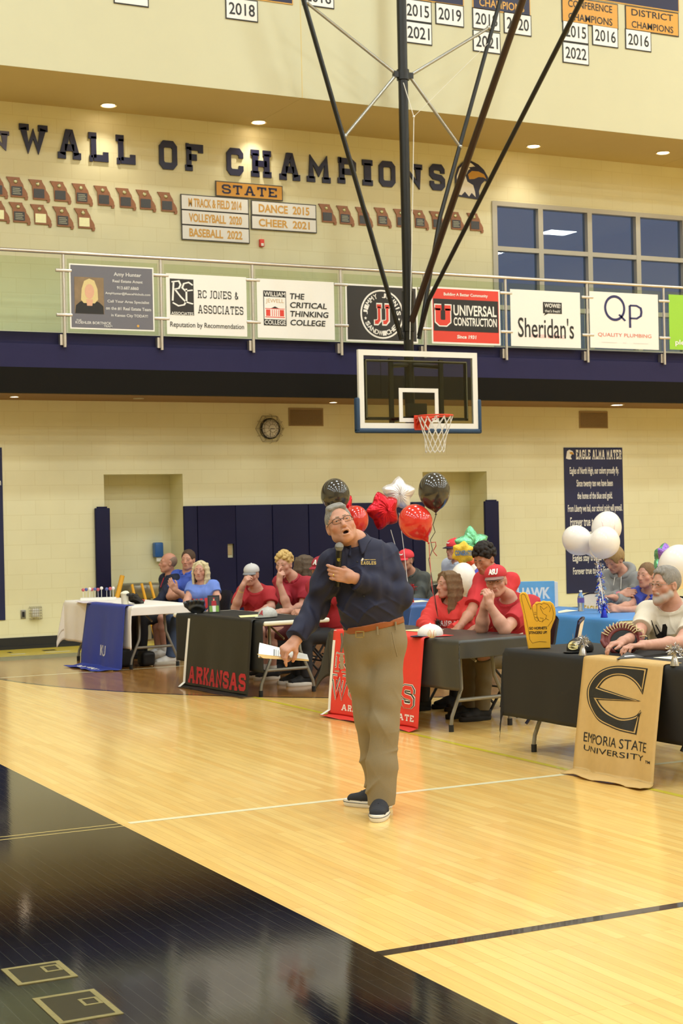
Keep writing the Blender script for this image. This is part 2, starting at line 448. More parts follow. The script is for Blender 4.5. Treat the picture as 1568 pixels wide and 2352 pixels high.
fl.add(v, [g[::-1] for g in f], 4)
quad(.0006, XL, 19.75, XR, 20.35, 6)
quad(.0006, XL, 20.35, XR, WY, 5)
for (a, b) in ((3.2, 4.9), (5.05, 5.35), (5.55, 5.75), (6.02, 6.35), (6.9, 7.2)): quad(.001, a, 20.62, b, 20.72, 2); quad(.0012, a + .05, 20.9, b - .1, 21.05, 4 if b < 6.5 else 2)
quad(.0004, -4.0, YF, 2.975, 14.2, 3)
quad(.0008, 3.03, 8.755, 13.5, 8.81, 2)
quad(.0008, -4.0, 8.705, 2.975, 8.72, 7); quad(.0008, -4.0, 8.785, 2.975, 8.80, 7)
quad(.0008, 2.93, YF, 2.945, 14.2, 7) if False else None
quad(.0008, 2.975, 5.595, 13.0, 5.665, 4)
quad(.0010, 6.16, 1.0, 6.21, 14.2, 8)
quad(.0010, 4.62, 17.64, 16.8, 17.69, 2)
floor = struct('floor', fl, [m_maple, m_stain, m_wline, m_key, m_bline, m_gold, m_grey, m_goldline, m_yline])

# ---------------------------------------------------------------- rear wall with its two alcoves
AL = [(7.136, 8.314), (12.274, 13.437)]; AT = 2.375; AD = 0.53
w = MB()
def wq(x0, z0, x1, z1, y=WY): w.add([(x0, y, z0), (x1, y, z0), (x1, y, z1), (x0, y, z1)], [(0, 1, 2, 3)])
WX0, WX1, WZ0, WZ1 = 13.66, 19.6, 4.3, 6.66      # window opening
wq(XL, 0, AL[0][0], AT); wq(AL[0][1], 0, AL[1][0], AT); wq(AL[1][1], 0, XR, AT); wq(XL, AT, XR, WZ0)
wq(XL, WZ0, WX0, WZ1); wq(WX1, WZ0, XR, WZ1); wq(XL, WZ1, XR, CEIL)
for a, b in AL:
    y1 = WY + AD
    wq(a, 0, b, AT, y1)
    w.add([(a, WY, 0), (a, y1, 0), (a, y1, AT), (a, WY, AT)], [(0, 1, 2, 3)])
    w.add([(b, WY, 0), (b, y1, 0), (b, y1, AT), (b, WY, AT)], [(3, 2, 1, 0)])
    w.add([(a, WY, AT), (b, WY, AT), (b, y1, AT), (a, y1, AT)], [(3, 2, 1, 0)])
struct('wall_rear', w, m_block)
b = MB()
for a, c in ((XL, AL[0][0]), (AL[0][1], AL[1][0]), (AL[1][1], XR)):
    b.box((a, WY - .014, 0), (c, WY - .001, 0.16)); b.box((a, WY - .03, 0), (c, WY - .001, 0.045))
for a, c in AL: b.box((a + .001, WY + AD - .014, 0), (c - .001, WY + AD - .001, 0.16))
struct('baseboard_rear', b, m_black)

# gallery slab: stepped navy front over a black band, tan underside
g = MB()
g.box((XL, BY, 3.735), (XR, WY - .002, 4.04), 0)
g.box((XL, BY + .06, 4.04), (XR, WY - .002, 4.20), 0)
g.box((XL, BY, SOF), (XR, BY + .12, 3.735), 1)
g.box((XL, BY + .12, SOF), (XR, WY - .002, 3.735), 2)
for x in (1.6, 10.9, 19): g.box((x, BY - .004, SOF + .002), (x + .006, BY, 4.038), 1)
struct('trim_gallery', g, [m_navyband, m_blackband, m_tan_soffit])

# upper bulkhead
u = MB()
u.box((XL, HY, USOF), (XR, WY - .002, CEIL), 0)
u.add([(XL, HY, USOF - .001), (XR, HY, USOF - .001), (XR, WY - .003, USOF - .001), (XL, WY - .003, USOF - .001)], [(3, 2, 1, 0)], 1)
for x in (9.52, 16.95): u.box((x, HY - .0015, USOF), (x + .012, HY, CEIL), 1); u.box((x, HY, USOF - .003), (x + .012, WY - .003, USOF - .0005), 1)
struct('wall_bulkhead', u, [m_plaster, m_soffit])
# the rest of the hall, which lights and reflections need
c = MB(); c.box((XL, YF, CEIL), (XR, WY, CEIL + .2)); struct('ceiling', c, m_ceiling)
for nm, a, bb in (('wall_left', (XL - .2, YF, 0), (XL, WY, CEIL)), ('wall_right', (XR, YF, 0), (XR + .2, WY, CEIL)), ('wall_front', (XL, YF - .2, 0), (XR, YF, CEIL))):
    q = MB(); q.box(a, bb); struct(nm, q, m_side)

# ---------------------------------------------------------------- big gallery window
wt = bpy.data.objects.new('window_1', None); COL.objects.link(wt); wt['kind'] = 'structure'
fr = MB(); fw = 0.045
bars = [WX0 + 0.02, 14.55, 15.51, 16.49, 17.47, 18.45, WX1 - 0.02]
for x in bars: fr.box((x - fw, WY - .02, WZ0), (x + fw, WY + .12, WZ1))
for z in (WZ0 + .03, 4.98, 5.915, WZ1 - .03): fr.box((WX0, WY - .018, z - fw * .8), (WX1, WY + .118, z + fw * .8))
fr.build('window_frame', m_alu, wt)
pn = MB()
pn.add([(WX0, WY + .06, WZ0), (WX1, WY + .06, WZ0), (WX1, WY + .06, WZ1), (WX0, WY + .06, WZ1)], [(0, 1, 2, 3)])
pn.build('window_glass', m_winglass, wt)

# ---------------------------------------------------------------- recessed downlights
m_lamp = mat('lamp_glow', 'FFF2DC', emit='FFE9C8', estr=14, var=0)
m_ltrim = mat('lamp_trim', 'D8CFB8', rough=0.5)
def downlight(p, label, power, z, r=0.09, glow=True, size=1.9):
    t = thing('recessed_light', label, 'light', (p[0], p[1], z - .012), 'recessed ceiling lights')
    MB().lathe([(r * 1.25, 0), (r * 1.25, .012), (r, .012), (r, 0)], (p[0], p[1], z - .012), 24, cap=False).build('trim_ring', m_ltrim, t)
    MB().lathe([(0.0, .004), (r, .004), (r, .010), (0.0, .010)], (p[0], p[1], z - .012), 24).build('lamp', m_lamp if glow else m_ltrim, t)
    if power: spot((p[0], p[1], z - .02), power, size=size)
for (x, y), lb in (((249, 241), 'recessed downlight above the wall letters, over the two L of WALL'), ((594, 283), 'recessed downlight above the wall letters, over the C of CHAMPIONS'), ((1225, 335), 'recessed downlight in the upper soffit above the gallery window, beside the eagle emblem'), ((1522, 350), 'recessed downlight in the upper soffit, furthest along over the gallery window')):
    p = at(x, y, Z=USOF); p = p if p[1] < 21.2 else at(x, y, Y=21.2)
    downlight(p, lb, 46, USOF - .002)
downlight(at(1417, 929, Z=SOF), 'bright recessed light under the gallery near the alma mater banner', 14, SOF)
downlight(at(765, 923, Z=SOF), 'dim recessed light under the gallery near the clock', 7, SOF, .05)
downlight(at(33, 910, Z=SOF), 'dim recessed light under the gallery at the end beyond the draped white table', 7, SOF, .05)
downlight(at(318, 914, Z=SOF), 'small unlit recessed fixture under the gallery above the drinking fountain', 0, SOF, .06, False)
for x in (3.0, 5.6, 7.4, 9.2, 12.2, 14.0, 15.9, 18): spot((x, 20.85, SOF - .02), 9)
# ================================================================ distance-field sculpting: blended tapered forms -> one continuous surface
def _rot_to(d, up=(0, 0, 1)):
    d = np.array(d, float); d /= np.linalg.norm(d); up = np.array(up, float)
    if abs(d @ up) > .98: up = V3(1, 0, 0)
    x = np.cross(d, up); x /= np.linalg.norm(x); z = np.cross(x, d)
    return np.stack([x, d, z], 1)      # columns: right, along, up
class Frame:
    """rigid frame: p_world = o + R @ p_local"""
    def __init__(s, o=(0, 0, 0), R=None): s.o = np.array(o, float); s.R = np.eye(3) if R is None else np.array(R, float)
    def __call__(s, *p): return s.o + s.R @ np.array(p if len(p) == 3 else p[0], float)
    def mul(s, f): return Frame(s(f.o), s.R @ f.R)
def face_frame(o, fwd, up=(0, 0, 1)):
    """local +y = fwd, +z = up-ish, +x = the subject's own right-hand side"""
    f = np.array(fwd, float); f /= np.linalg.norm(f); up = np.array(up, float)
    x = np.cross(f, up); x /= np.linalg.norm(x); z = np.cross(x, f)
    return Frame(o, np.stack([x, f, z], 1))
def rot_axis(ax, a):
    ax = np.array(ax, float); ax /= np.linalg.norm(ax); K = np.array([[0, -ax[2], ax[1]], [ax[2], 0, -ax[0]], [-ax[1], ax[0], 0]])
    return np.eye(3) + math.sin(a) * K + (1 - math.cos(a)) * K @ K
class Sdf:
    def __init__(s): s.ops = []; s.paints = []
    def _bb(s, pts, r): pts = np.array(pts); return pts.min(0) - r, pts.max(0) + r
    def cap(s, a, b, ra, rb=None, k=.02, sub=False, F=None, disp=None):
        rb = ra if rb is None else rb
        if F: a, b = F(a), F(b)
        a = np.array(a, float); b = np.array(b, float); ba = b - a; L2 = max(ba @ ba, 1e-9)
        def d(P):
            t = np.clip(((P - a) @ ba) / L2, 0, 1)
            return np.sqrt(((P - a - t[..., None] * ba) ** 2).sum(-1)) - (ra + (rb - ra) * t)
        s.ops.append((d, s._bb([a, b], max(ra, rb)), k, sub, disp)); return s
    def chain(s, pts, rs, k=.02, F=None, **kw):
        for i in range(len(pts) - 1): s.cap(pts[i], pts[i + 1], rs[i], rs[i + 1], k, F=F, **kw)
        return s
    def ell(s, c, r, R=None, k=.02, sub=False, F=None, disp=None):
        c = np.array(c, float); R = np.eye(3) if R is None else np.array(R, float)
        if F: c = F(c); R = F.R @ R
        r = np.array(r if hasattr(r, '__len__') else (r, r, r), float)
        def d(P):
            q = (P - c) @ R; k0 = np.sqrt(((q / r) ** 2).sum(-1)); k1 = np.sqrt(((q / r ** 2) ** 2).sum(-1))
            return k0 * (k0 - 1) / np.maximum(k1, 1e-6)
        e = np.abs(R) @ r; s.ops.append((d, (c - e, c + e), k, sub, disp)); return s
    def box(s, c, h, R=None, rd=.005, k=.01, sub=False, F=None, disp=None):
        c = np.array(c, float); R = np.eye(3) if R is None else np.array(R, float)
        if F: c = F(c); R = F.R @ R
        h = np.array(h, float)
        def d(P):
            q = np.abs((P - c) @ R) - (h - rd); return np.sqrt((np.maximum(q, 0) ** 2).sum(-1)) + np.minimum(q.max(-1), 0) - rd
        e = np.abs(R) @ h; s.ops.append((d, (c - e, c + e), k, sub, disp)); return s
    def slab(s, a, b, wa, wb, da, db, up, k=.03, F=None, n=2.4, disp=None, clip=None):
        """elliptic tapered limb or torso segment from a to b: half-width wa->wb across, half-depth da->db along `up`"""
        if F: a, b = F(a), F(b); up = F.R @ np.array(up, float)
        a = np.array(a, float); b = np.array(b, float); R = _rot_to(b - a, up); L = np.linalg.norm(b - a)
        def d(P):
            q = (P - a) @ R; t = np.clip(q[..., 1] / L, 0, 1); w = wa + (wb - wa) * t; e = da + (db - da) * t
            m = np.minimum(w, e)
            y = (q[..., 1] - t * L)
            k0 = np.sqrt((q[..., 0] / w) ** 2 + (q[..., 2] / e) ** 2 + (y / m) ** 2); k1 = np.sqrt((q[..., 0] / w ** 2) ** 2 + (q[..., 2] / e ** 2) ** 2 + (y / m ** 2) ** 2)
            return k0 * (k0 - 1) / np.maximum(k1, 1e-6)
        s.ops.append((d, s._bb([a, b], max(wa, wb, da, db)), k, False, disp)); return s
    def cut(s, p, n, k=.004, ball=None):
        """remove what lies beyond the plane p, n (inside an optional ball)"""
        p = np.array(p, float); n = np.array(n, float); n /= np.linalg.norm(n)
        s.ops.append(('cut', p, n, k, ball)); return s
    def paint(s, c, r, col, soft=.3): s.paints.append((np.array(c, float), r, col, soft)); return s
    def mesh(s, vox, base=None):
        lo = np.min([o[1][0] for o in s.ops if o[0] != 'cut' and not o[3]], 0) - 3 * vox - .01; hi = np.max([o[1][1] for o in s.ops if o[0] != 'cut' and not o[3]], 0) + 3 * vox + .01
        n = np.ceil((hi - lo) / vox).astype(int) + 1
        Fd = np.full(n, 1.0, np.float32)
        ax = [lo[i] + vox * np.arange(n[i]) for i in range(3)]
        for o in s.ops:
            if o[0] == 'cut':
                _, p, nn, k, ball = o
                if ball is None: sl = (slice(None),) * 3
                else:
                    i0 = np.clip(np.floor((ball[0] - ball[1] - lo) / vox).astype(int), 0, n); i1 = np.clip(np.ceil((ball[0] + ball[1] - lo) / vox).astype(int) + 1, 0, n); sl = tuple(slice(i0[i], i1[i]) for i in range(3))
                P = np.stack(np.meshgrid(*[ax[i][sl[i]] for i in range(3)], indexing='ij'), -1)
                if P.size == 0: continue
                d = (P - p) @ nn
                if ball is not None: d = np.where(np.sqrt(((P - ball[0]) ** 2).sum(-1)) < ball[1], d, -1)
                Fd[sl] = np.maximum(Fd[sl], d); continue
            fn, (b0, b1), k, sub, disp = o
            mg = k + 2.5 * vox + (.012 if disp else 0)
            i0 = np.clip(np.floor((b0 - mg - lo) / vox).astype(int), 0, n); i1 = np.clip(np.ceil((b1 + mg - lo) / vox).astype(int) + 1, 0, n)
            if (i1 <= i0).any(): continue
            sl = tuple(slice(i0[i], i1[i]) for i in range(3))
            P = np.stack(np.meshgrid(*[ax[i][sl[i]] for i in range(3)], indexing='ij'), -1)
            d = fn(P)
            if disp: d = d + disp(P)
            A = Fd[sl]
            if sub:
                d = -d; h = np.maximum(k - np.abs(A - d), 0) / k; Fd[sl] = np.maximum(A, d) + h * h * k / 4
            else:
                h = np.maximum(k - np.abs(A - d), 0) / k; Fd[sl] = np.minimum(A, d) - h * h * k / 4
        # surface nets
        S = Fd < 0
        c = np.zeros(np.array(n) - 1, np.int8)
        for dx in (0, 1):
            for dy in (0, 1):
                for dz in (0, 1): c += S[dx:n[0] - 1 + dx, dy:n[1] - 1 + dy, dz:n[2] - 1 + dz]
        act = (c > 0) & (c < 8); idx = np.argwhere(act); ids = np.full(act.shape, -1, np.int32); ids[act] = np.arange(len(idx))
        sm = np.zeros((len(idx), 3)); cnt = np.zeros(len(idx))
        cor = [(0, 0, 0), (1, 0, 0), (0, 1, 0), (1, 1, 0), (0, 0, 1), (1, 0, 1), (0, 1, 1), (1, 1, 1)]
        val = [Fd[idx[:, 0] + q[0], idx[:, 1] + q[1], idx[:, 2] + q[2]] for q in cor]
        for i in range(8):
            for j in range(i + 1, 8):
                if sum(abs(cor[i][m] - cor[j][m]) for m in range(3)) != 1: continue
                a, b = val[i], val[j]; m = (a < 0) != (b < 0)
                t = np.where(m, a / np.where(np.abs(a - b) < 1e-9, 1, a - b), 0)
                pt = np.array(cor[i]) + t[:, None] * (np.array(cor[j]) - np.array(cor[i]))
                sm += pt * m[:, None]; cnt += m
        V = lo + vox * (idx + sm / np.maximum(cnt, 1)[:, None])
        Q = []
        for a in range(3):
            b, cc = (a + 1) % 3, (a + 2) % 3
            s0 = [slice(None)] * 3; s1 = [slice(None)] * 3; s0[a] = slice(0, n[a] - 1); s1[a] = slice(1, n[a])
            ed = np.argwhere(S[tuple(s0)] != S[tuple(s1)])
            ed = ed[(ed[:, b] > 0) & (ed[:, cc] > 0) & (ed[:, b] < n[b] - 1) & (ed[:, cc] < n[cc] - 1)]
            q = []
            for (ob, oc) in ((-1, -1), (0, -1), (0, 0), (-1, 0)):
                e = ed.copy(); e[:, b] += ob; e[:, cc] += oc; q.append(ids[e[:, 0], e[:, 1], e[:, 2]])
            q = np.stack(q, 1); flip = ~S[ed[:, 0], ed[:, 1], ed[:, 2]]
            q[flip] = q[flip][:, ::-1]; Q.append(q)
        Q = np.concatenate(Q) if Q else np.zeros((0, 4), int)
        return V, Q[(Q >= 0).all(1)]
    def build(s, name, m, vox, parent=None, base=None, noise=None):
        V, Q = s.mesh(vox)
        if noise is not None: V = noise(V)
        W_ = V.copy()
        if parent is not None: V = V - world_org(parent)
        me = bpy.data.meshes.new(name)
        me.vertices.add(len(V)); me.vertices.foreach_set('co', V.astype(np.float32).ravel())
        me.loops.add(len(Q) * 4); me.loops.foreach_set('vertex_index', Q.astype(np.int32).ravel())
        me.polygons.add(len(Q)); me.polygons.foreach_set('loop_start', np.arange(0, len(Q) * 4, 4, dtype=np.int32))
        me.polygons.foreach_set('use_smooth', np.ones(len(Q), bool))
        me.update(calc_edges=True); me.validate()
        for mm in (m if isinstance(m, (list, tuple)) else [m]): me.materials.append(mm)
        if s.paints:
            col = np.tile(np.array([*base, 1.0], np.float32), (len(V), 1))
            for c, r, cl, soft in s.paints:
                d = np.sqrt((((W_ - c) / r) ** 2).sum(1)); w = np.clip((1 - d) / soft, 0, 1)[:, None]
                col[:, :3] = col[:, :3] * (1 - w) + np.array(cl, np.float32) * w
            at_ = me.color_attributes.new('Col', 'FLOAT_COLOR', 'POINT'); at_.data.foreach_set('color', col.ravel())
        o = bpy.data.objects.new(name, me); COL.objects.link(o)
        if parent is not None: o.parent = parent
        return o
def crease(P, amp, f, d, e, ph=0.0):
    """narrow raised wrinkles running along e, spaced across d"""
    x = P @ np.array(d, float); y = P @ np.array(e, float); a = x * f + 1.5 * np.sin(y * f * .35 + ph) + ph
    return -amp * (1 - np.abs(np.sin(a))) ** 3 * np.clip(.5 + np.sin(y * f * .55 + ph * 3) + .6 * np.sin(x * f * .37), 0, 1.3)
def folds(P, amp, f, d, ph=0.0):
    """soft creases running across direction d"""
    x = P @ np.array(d, float)
    w = np.sin(x * f + ph + 1.7 * np.sin(P[..., 2] * f * .31 + P[..., 0] * f * .23 + ph)) * np.sin(P[..., 0] * f * .37 + P[..., 1] * f * .29 + ph * 2)
    return amp * w
# ================================================================ gallery railing
m_white = mat('sign_white', 'F4EFE6', rough=0.5, var=0.02)
m_ink = mat('ink_black', '1E1C1A', rough=0.5, var=0.05)
m_ink2 = mat('sign_charcoal', '2B2724', rough=0.5, var=0.04)
m_red = mat('sign_red', 'E2402F', rough=0.45, var=0.03)
m_navy = mat('letter_navy', '17163A', rough=0.4, var=0.08)
m_goldp = mat('plaque_gold', 'D59A3C', rough=0.5, var=0.05)
m_goldt = mat('letter_gold', 'D9A44A', rough=0.5, var=0.05)
m_signgrey = mat('sign_grey', '6E6C74', rough=0.5, var=0.03)
m_green = mat('sign_green', '9BD03A', rough=0.5, var=0.03)
m_logonavy = mat('logo_navy', '2B2A5E', rough=0.5)
m_salmon = mat('logo_salmon', 'E2795F', rough=0.5)
m_pink = mat('logo_pink', 'EFA9A9', rough=0.5)
m_tan = mat('logo_tan', 'C89A5A', rough=0.5)
m_skinflat = mat('print_skin', 'DDA98A', rough=0.5)
m_blond = mat('print_blond', 'DCC589', rough=0.5)
m_barn = mat('print_wood', '8B7355', rough=0.5, var=0.3, scale=9)
m_txtgrey = mat('print_pale', 'D9D6D2', rough=0.5)

RTOP = 5.25
PX = [at(x, 700, Y=BY)[0] for x in (144.5, 367, 577, 779)]
step = (PX[3] - PX[0]) / 3
PX += [11.62, 13.02, 14.50, 15.97, 17.45]
PX = [PX[0] - step] + PX
rail = thing('glass_railing', 'stainless steel railing with clear glass panels along the navy gallery edge', 'railing', (PX[0], BY - .03, 3.9))
MB().tube([(PX[0] - .5, BY - .06, RTOP - .02), (PX[-1] + .8, BY - .06, RTOP - .02)], .024, 10).build('handrail', m_steel, rail)
for x in PX:
    p = MB(); p.tube([(x, BY - .05, 4.0), (x, BY - .05, RTOP - .03)], .021, 10)
    p.box((x - .055, BY - .03, 4.03), (x + .03, BY + .05, 4.17))
    o = p.build('post', m_steel, rail)
    for z in (4.42, 5.0):
        MB().rbox((x - .11, BY - .075, z - .022), (x + .11, BY - .035, z + .022), .012).build('glass_clamp', m_steel, o)
for a, b in zip(PX[:-1], PX[1:]):
    MB().box((a + .05, BY - .058, 4.20), (b - .05, BY - .046, 5.155)).build('glass_panel', m_railglass, rail)

# ================================================================ sponsor signs on the railing
SY = BY - .066
def sign_frame(x0, y0, x1, y1):
    """corner pixels of a sign -> its real rectangle on the railing plane"""
    a = at(x0, y0, Y=SY); b = at(x1, y1, Y=SY)
    return a[0], b[0], b[2], a[2]
def sign(label, x0, x1, z0, z1, back=None, border=None, bw=.02):
    t = thing('sponsor_sign', label, 'sign', ((x0 + x1) / 2, SY, z0), 'sponsor signs on the gallery railing')
    m = MB(); m.box((x0, SY - .004, z0), (x1, SY, z1), 0)
    if border is not None: m.box((x0 + bw, SY - .0052, z0 + bw), (x1 - bw, SY - .003, z1 - bw), 1)
    m.build('sign_panel', [back or m_white, border or m_white], t)
    return t, lambda u, v: V3(x0 + u * (x1 - x0), SY - .0075, z0 + v * (z1 - z0)), (x1 - x0), (z1 - z0)
def lines(t, P, W_, H_, rows, mats, name='lettering'):
    for r in rows:
        mb = MB(); s, u, v, w, h = r[:5]; kw = dict(r[6]) if len(r) > 6 else {}
        text(mb, s, P(u, v) + V3(0, -.0008, 0), EX, EZ, w * W_, h * H_, 0, **kw)
        mb.build(name, mats[r[5]] if isinstance(mats, list) else mats, t)
B3 = dict(bold=.02)
# grey portrait sign
x0, x1, z0, z1 = sign_frame(158, 601, 355, 766); z0 = at(257, 758, Y=SY)[2]; z1 = at(257, 610, Y=SY)[2]
t, P, W_, H_ = sign('grey real estate sign with a portrait of a blonde woman in black', x0, x1, z0, z1, m_white, m_signgrey, .018)
lines(t, P, W_, H_, [('Amy Hunter', .685, .86, .33, .075, 0, B3), ('Real Estate Agent', .685, .755, .36, .058, 0, B3), ('913.687.6860', .685, .66, .26, .05, 0, B3), ('AmyHunter@ReeceNichols.com', .685, .565, .54, .05, 0, B3), ('Call Your Area Specialist', .69, .44, .50, .055, 0, B3), ('on the #1 Real Estate Team', .69, .335, .54, .055, 0, B3), ('in Kansas City TODAY!', .70, .225, .44, .058, 0, B3), ('THE', .10, .135, .06, .025, 0, B3), ('KOEHLER BORTNICK', .27, .10, .42, .042, 0, B3), ('TEAM', .44, .055, .10, .028, 0, B3)], m_txtgrey)
pm = MB()
o = P(.06, .22)
def pp(pts, mi): poly(pm, [(a * W_, b * H_) for a, b in pts], P(0, 0) + V3(0, -.0006 * (mi + 1), 0), EX, EZ, mi)
pp([(.055, .24), (.40, .24), (.40, .80), (.055, .80)], 0)
def ell(cx, cy, rx, ry, mi, n=24, a0=0, a1=2 * PI): pp([(cx + rx * math.cos(a0 + (a1 - a0) * i / n), cy + ry * math.sin(a0 + (a1 - a0) * i / n)) for i in range(n)], mi)
pp([(.06, .24), (.395, .24), (.39, .36), (.34, .42), (.27, .45), (.19, .45), (.12, .42), (.07, .36)], 1)
pp([(.13, .45), (.14, .62), (.17, .74), (.23, .78), (.29, .75), (.325, .62), (.33, .46), (.29, .40), (.16, .40)], 2)
pp([(.20, .36), (.26, .36), (.27, .46), (.19, .46)], 3); ell(.23, .58, .055, .115, 3)
pm.build('portrait_print', [m_barn, m_ink, m_blond, m_skinflat], t)
mb = MB(); flat(mb, *ring_geo(.0, .018, 12), P(.80, .075), EX, EZ); mb.build('badge', m_goldt, t)
# RC Jones
x0, x1 = at(382, 700, Y=SY)[0], at(566, 700, Y=SY)[0]; z1 = at(470, 632, Y=SY)[2]; z0 = at(470, 770, Y=SY)[2]
t, P, W_, H_ = sign('white RC JONES & ASSOCIATES sign with a black monogram square', x0, x1, z0, z1)
mb = MB(); poly(mb, [(0, 0), (.29 * W_, 0), (.29 * W_, .595 * H_), (0, .595 * H_)], P(.045, .32), EX, EZ); mb.build('monogram_square', m_ink2, t)
mono = MB(); PO = P(.045, .32) + V3(0, -.001, 0)
V_, F_ = stroke_geo([[(.03, .23), (.045, .54)], [(.02, .54), (.11, .56), (.13, .50), (.11, .44), (.05, .42)], [(.06, .42), (.13, .30), (.19, .22), (.28, .19)], [(.28, .50), (.23, .545), (.17, .52), (.15, .45), (.19, .40), (.28, .42)], [(.2, .44), (.2, .24), (.17, .17), (.1, .15), (.03, .2)]], .022)
flat(mono, [(p[0] * W_, p[1] * H_) for p in V_], F_, PO, EX, EZ)
text(mono, 'ASSOCIATES', P(.19, .345) + V3(0, -.001, 0), EX, EZ, .27 * W_, .05 * H_, bold=.01)
mono.build('monogram', m_white, t)
mb = MB()
block_text(mb, 'RC JONES &', P(.64, .68), EX, EZ, .51 * W_, .14 * H_, t=.16); mb.build('lettering', m_ink2, t); mb = MB(); block_text(mb, 'ASSOCIATES', P(.67, .43), EX, EZ, .57 * W_, .14 * H_, t=.16); mb.build('lettering', m_ink2, t); mb = MB()
text(mb, 'Reputation by Recommendation', P(.5, .15), EX, EZ, .92 * W_, .11 * H_, bold=.005)
mb.build('lettering', m_ink2, t)
# William Jewell
x0, x1 = at(590, 700, Y=SY)[0], at(767, 700, Y=SY)[0]; z1 = at(680, 644, Y=SY)[2]; z0 = at(680, 778, Y=SY)[2]
t, P, W_, H_ = sign('white college sign with a small red building emblem, lettered THE CRITICAL THINKING COLLEGE', x0, x1, z0, z1)
mb = MB()
def rc(u0, v0, u1, v1, mi, m_=None, lift=0.0): poly(m_ or mb, [(0, 0), ((u1 - u0) * W_, 0), ((u1 - u0) * W_, (v1 - v0) * H_), (0, (v1 - v0) * H_)], P(u0, v0) + V3(0, -lift, 0), EX, EZ, mi)
rc(.08, .21, .37, .80, 0); rc(.088, .315, .362, .695, 1, lift=.0006); rc(.11, .37, .165, .48, 2, lift=.0012); rc(.285, .37, .34, .48, 2, lift=.0012)
for k in range(4): rc(.185 + k * .026, .37, .194 + k * .026, .48, 2, lift=.0012)
rc(.10, .49, .35, .502, 2, lift=.0012); rc(.10, .345, .35, .36, 2, lift=.0012)
poly(mb, [(0, 0), (.1 * W_, 0), (.05 * W_, .035 * H_)], P(.175, .503) + V3(0, -.0012, 0), EX, EZ, 0)
text(mb, 'WILLIAM', P(.225, .745) + V3(0, -.001, 0), EX, EZ, .27 * W_, .075 * H_, 1, bold=.01); text(mb, 'COLLEGE', P(.225, .265) + V3(0, -.001, 0), EX, EZ, .27 * W_, .075 * H_, 1, bold=.01)
text(mb, 'JEWELL', P(.225, .62) + V3(0, -.001, 0), EX, EZ, .23 * W_, .085 * H_, 3)
mb.build('college_emblem', [m_ink2, m_white, m_red, m_tan], t)
lines(t, P, W_, H_, [('THE', .42, .725, .19, .10, 0, dict(bold=.02, shear=.12, align='l')), ('CRITICAL', .42, .575, .48, .10, 0, dict(bold=.02, shear=.12, align='l')), ('THINKING', .42, .425, .50, .10, 0, dict(bold=.02, shear=.12, align='l')), ('COLLEGE', .42, .275, .46, .10, 0, dict(bold=.02, shear=.12, align='l'))], m_ink)
# round sandwich-shop sign
x0, x1 = at(793, 700, Y=SY)[0], at(958, 710, Y=SY)[0]; z1 = at(870, 655, Y=SY)[2]; z0 = at(870, 786, Y=SY)[2]
t, P, W_, H_ = sign("black sandwich shop sign with a white ring and red JJ, behind the hoop's mast", x0, x1, z0, z1, m_white, m_ink2, .025)
mb = MB(); c = P(.5, .49); R = .43 * H_
flat(mb, *ring_geo(R * .93, R, 48), c, EX, EZ); mb.build('ring_border', m_white, t); mb = MB()
def arc_text(mb, s, c, r, h, a0, a1, mi=0, inward=False, adv=None):
    n = len(s)
    for i, ch in enumerate(s):
        if ch == ' ': continue
        a = a0 + (a1 - a0) * i / (n - 1)
        er = V3(math.cos(a), 0, math.sin(a)); et = V3(math.sin(a), 0, -math.cos(a))
        if inward: er, et = -er, -et
        o = c + (er if not inward else -er) * r
        text(mb, ch, o, et, er, h * (.9 if ch != "'" else .3), h, mi, bold=.03)
arc_text(mb, "JIMMY JOHN'S", c, R * .77, R * .2, PI * .97, PI * .03)
arc_text(mb, 'SANDWICHES', c, R * .77, R * .2, PI * 1.17, PI * 1.83, inward=True)
for sx in (-1, 1):
    s5 = [(R * .07 * (1 if k % 2 == 0 else .45) * math.sin(k * PI / 5), R * .07 * (1 if k % 2 == 0 else .45) * math.cos(k * PI / 5)) for k in range(10)]
    poly(mb, s5, c + V3(sx * R * .77, 0, -R * .18), EX, EZ)
mb.build('lettering', m_white, t)
jm = MB()
for dx in (-.19, .19):
    block_text(jm, 'J', c + V3(dx * R, 0, 0), EX, EZ, R * .40, R * .92, 0, t=.3); block_text(jm, 'J', c + V3(dx * R, -.001, 0), EX, EZ, R * .30, R * .80, 1, t=.22)
jm.build('monogram', [m_white, m_red], t)
# Universal Construction
x0, x1 = at(990, 720, Y=SY)[0], at(1148, 730, Y=SY)[0]; z1 = at(1068, 662, Y=SY)[2]; z0 = at(1068, 791, Y=SY)[2]
t, P, W_, H_ = sign('red and black UNIVERSAL CONSTRUCTION sign with a large red U', x0, x1, z0, z1, m_white, m_red, .025)
mb = MB(); rc(.03, .225, .97, .79, 0, mb); mb.build('black_stripe', m_ink, t)
lines(t, P, W_, H_, [('Building A Better Community', .5, .87, .64, .07, 0, B3), ('UNIVERSAL', .63, .60, .63, .19, 0, dict(bold=.02)), ('CONSTRUCTION', .63, .40, .63, .15, 0, dict(bold=.02)), ('Since 1931', .5, .13, .28, .065, 0, dict(bold=.03, shear=.1))], m_white)
mb = MB(); block_text(mb, 'U', P(.165, .50) + V3(0, -.0004, 0), EX, EZ, .25 * W_, .40 * H_, 0, t=.34); block_text(mb, 'U', P(.165, .50) + V3(0, -.001, 0), EX, EZ, .225 * W_, .36 * H_, 1, t=.32); mb.build('initial', [m_white, m_red], t)
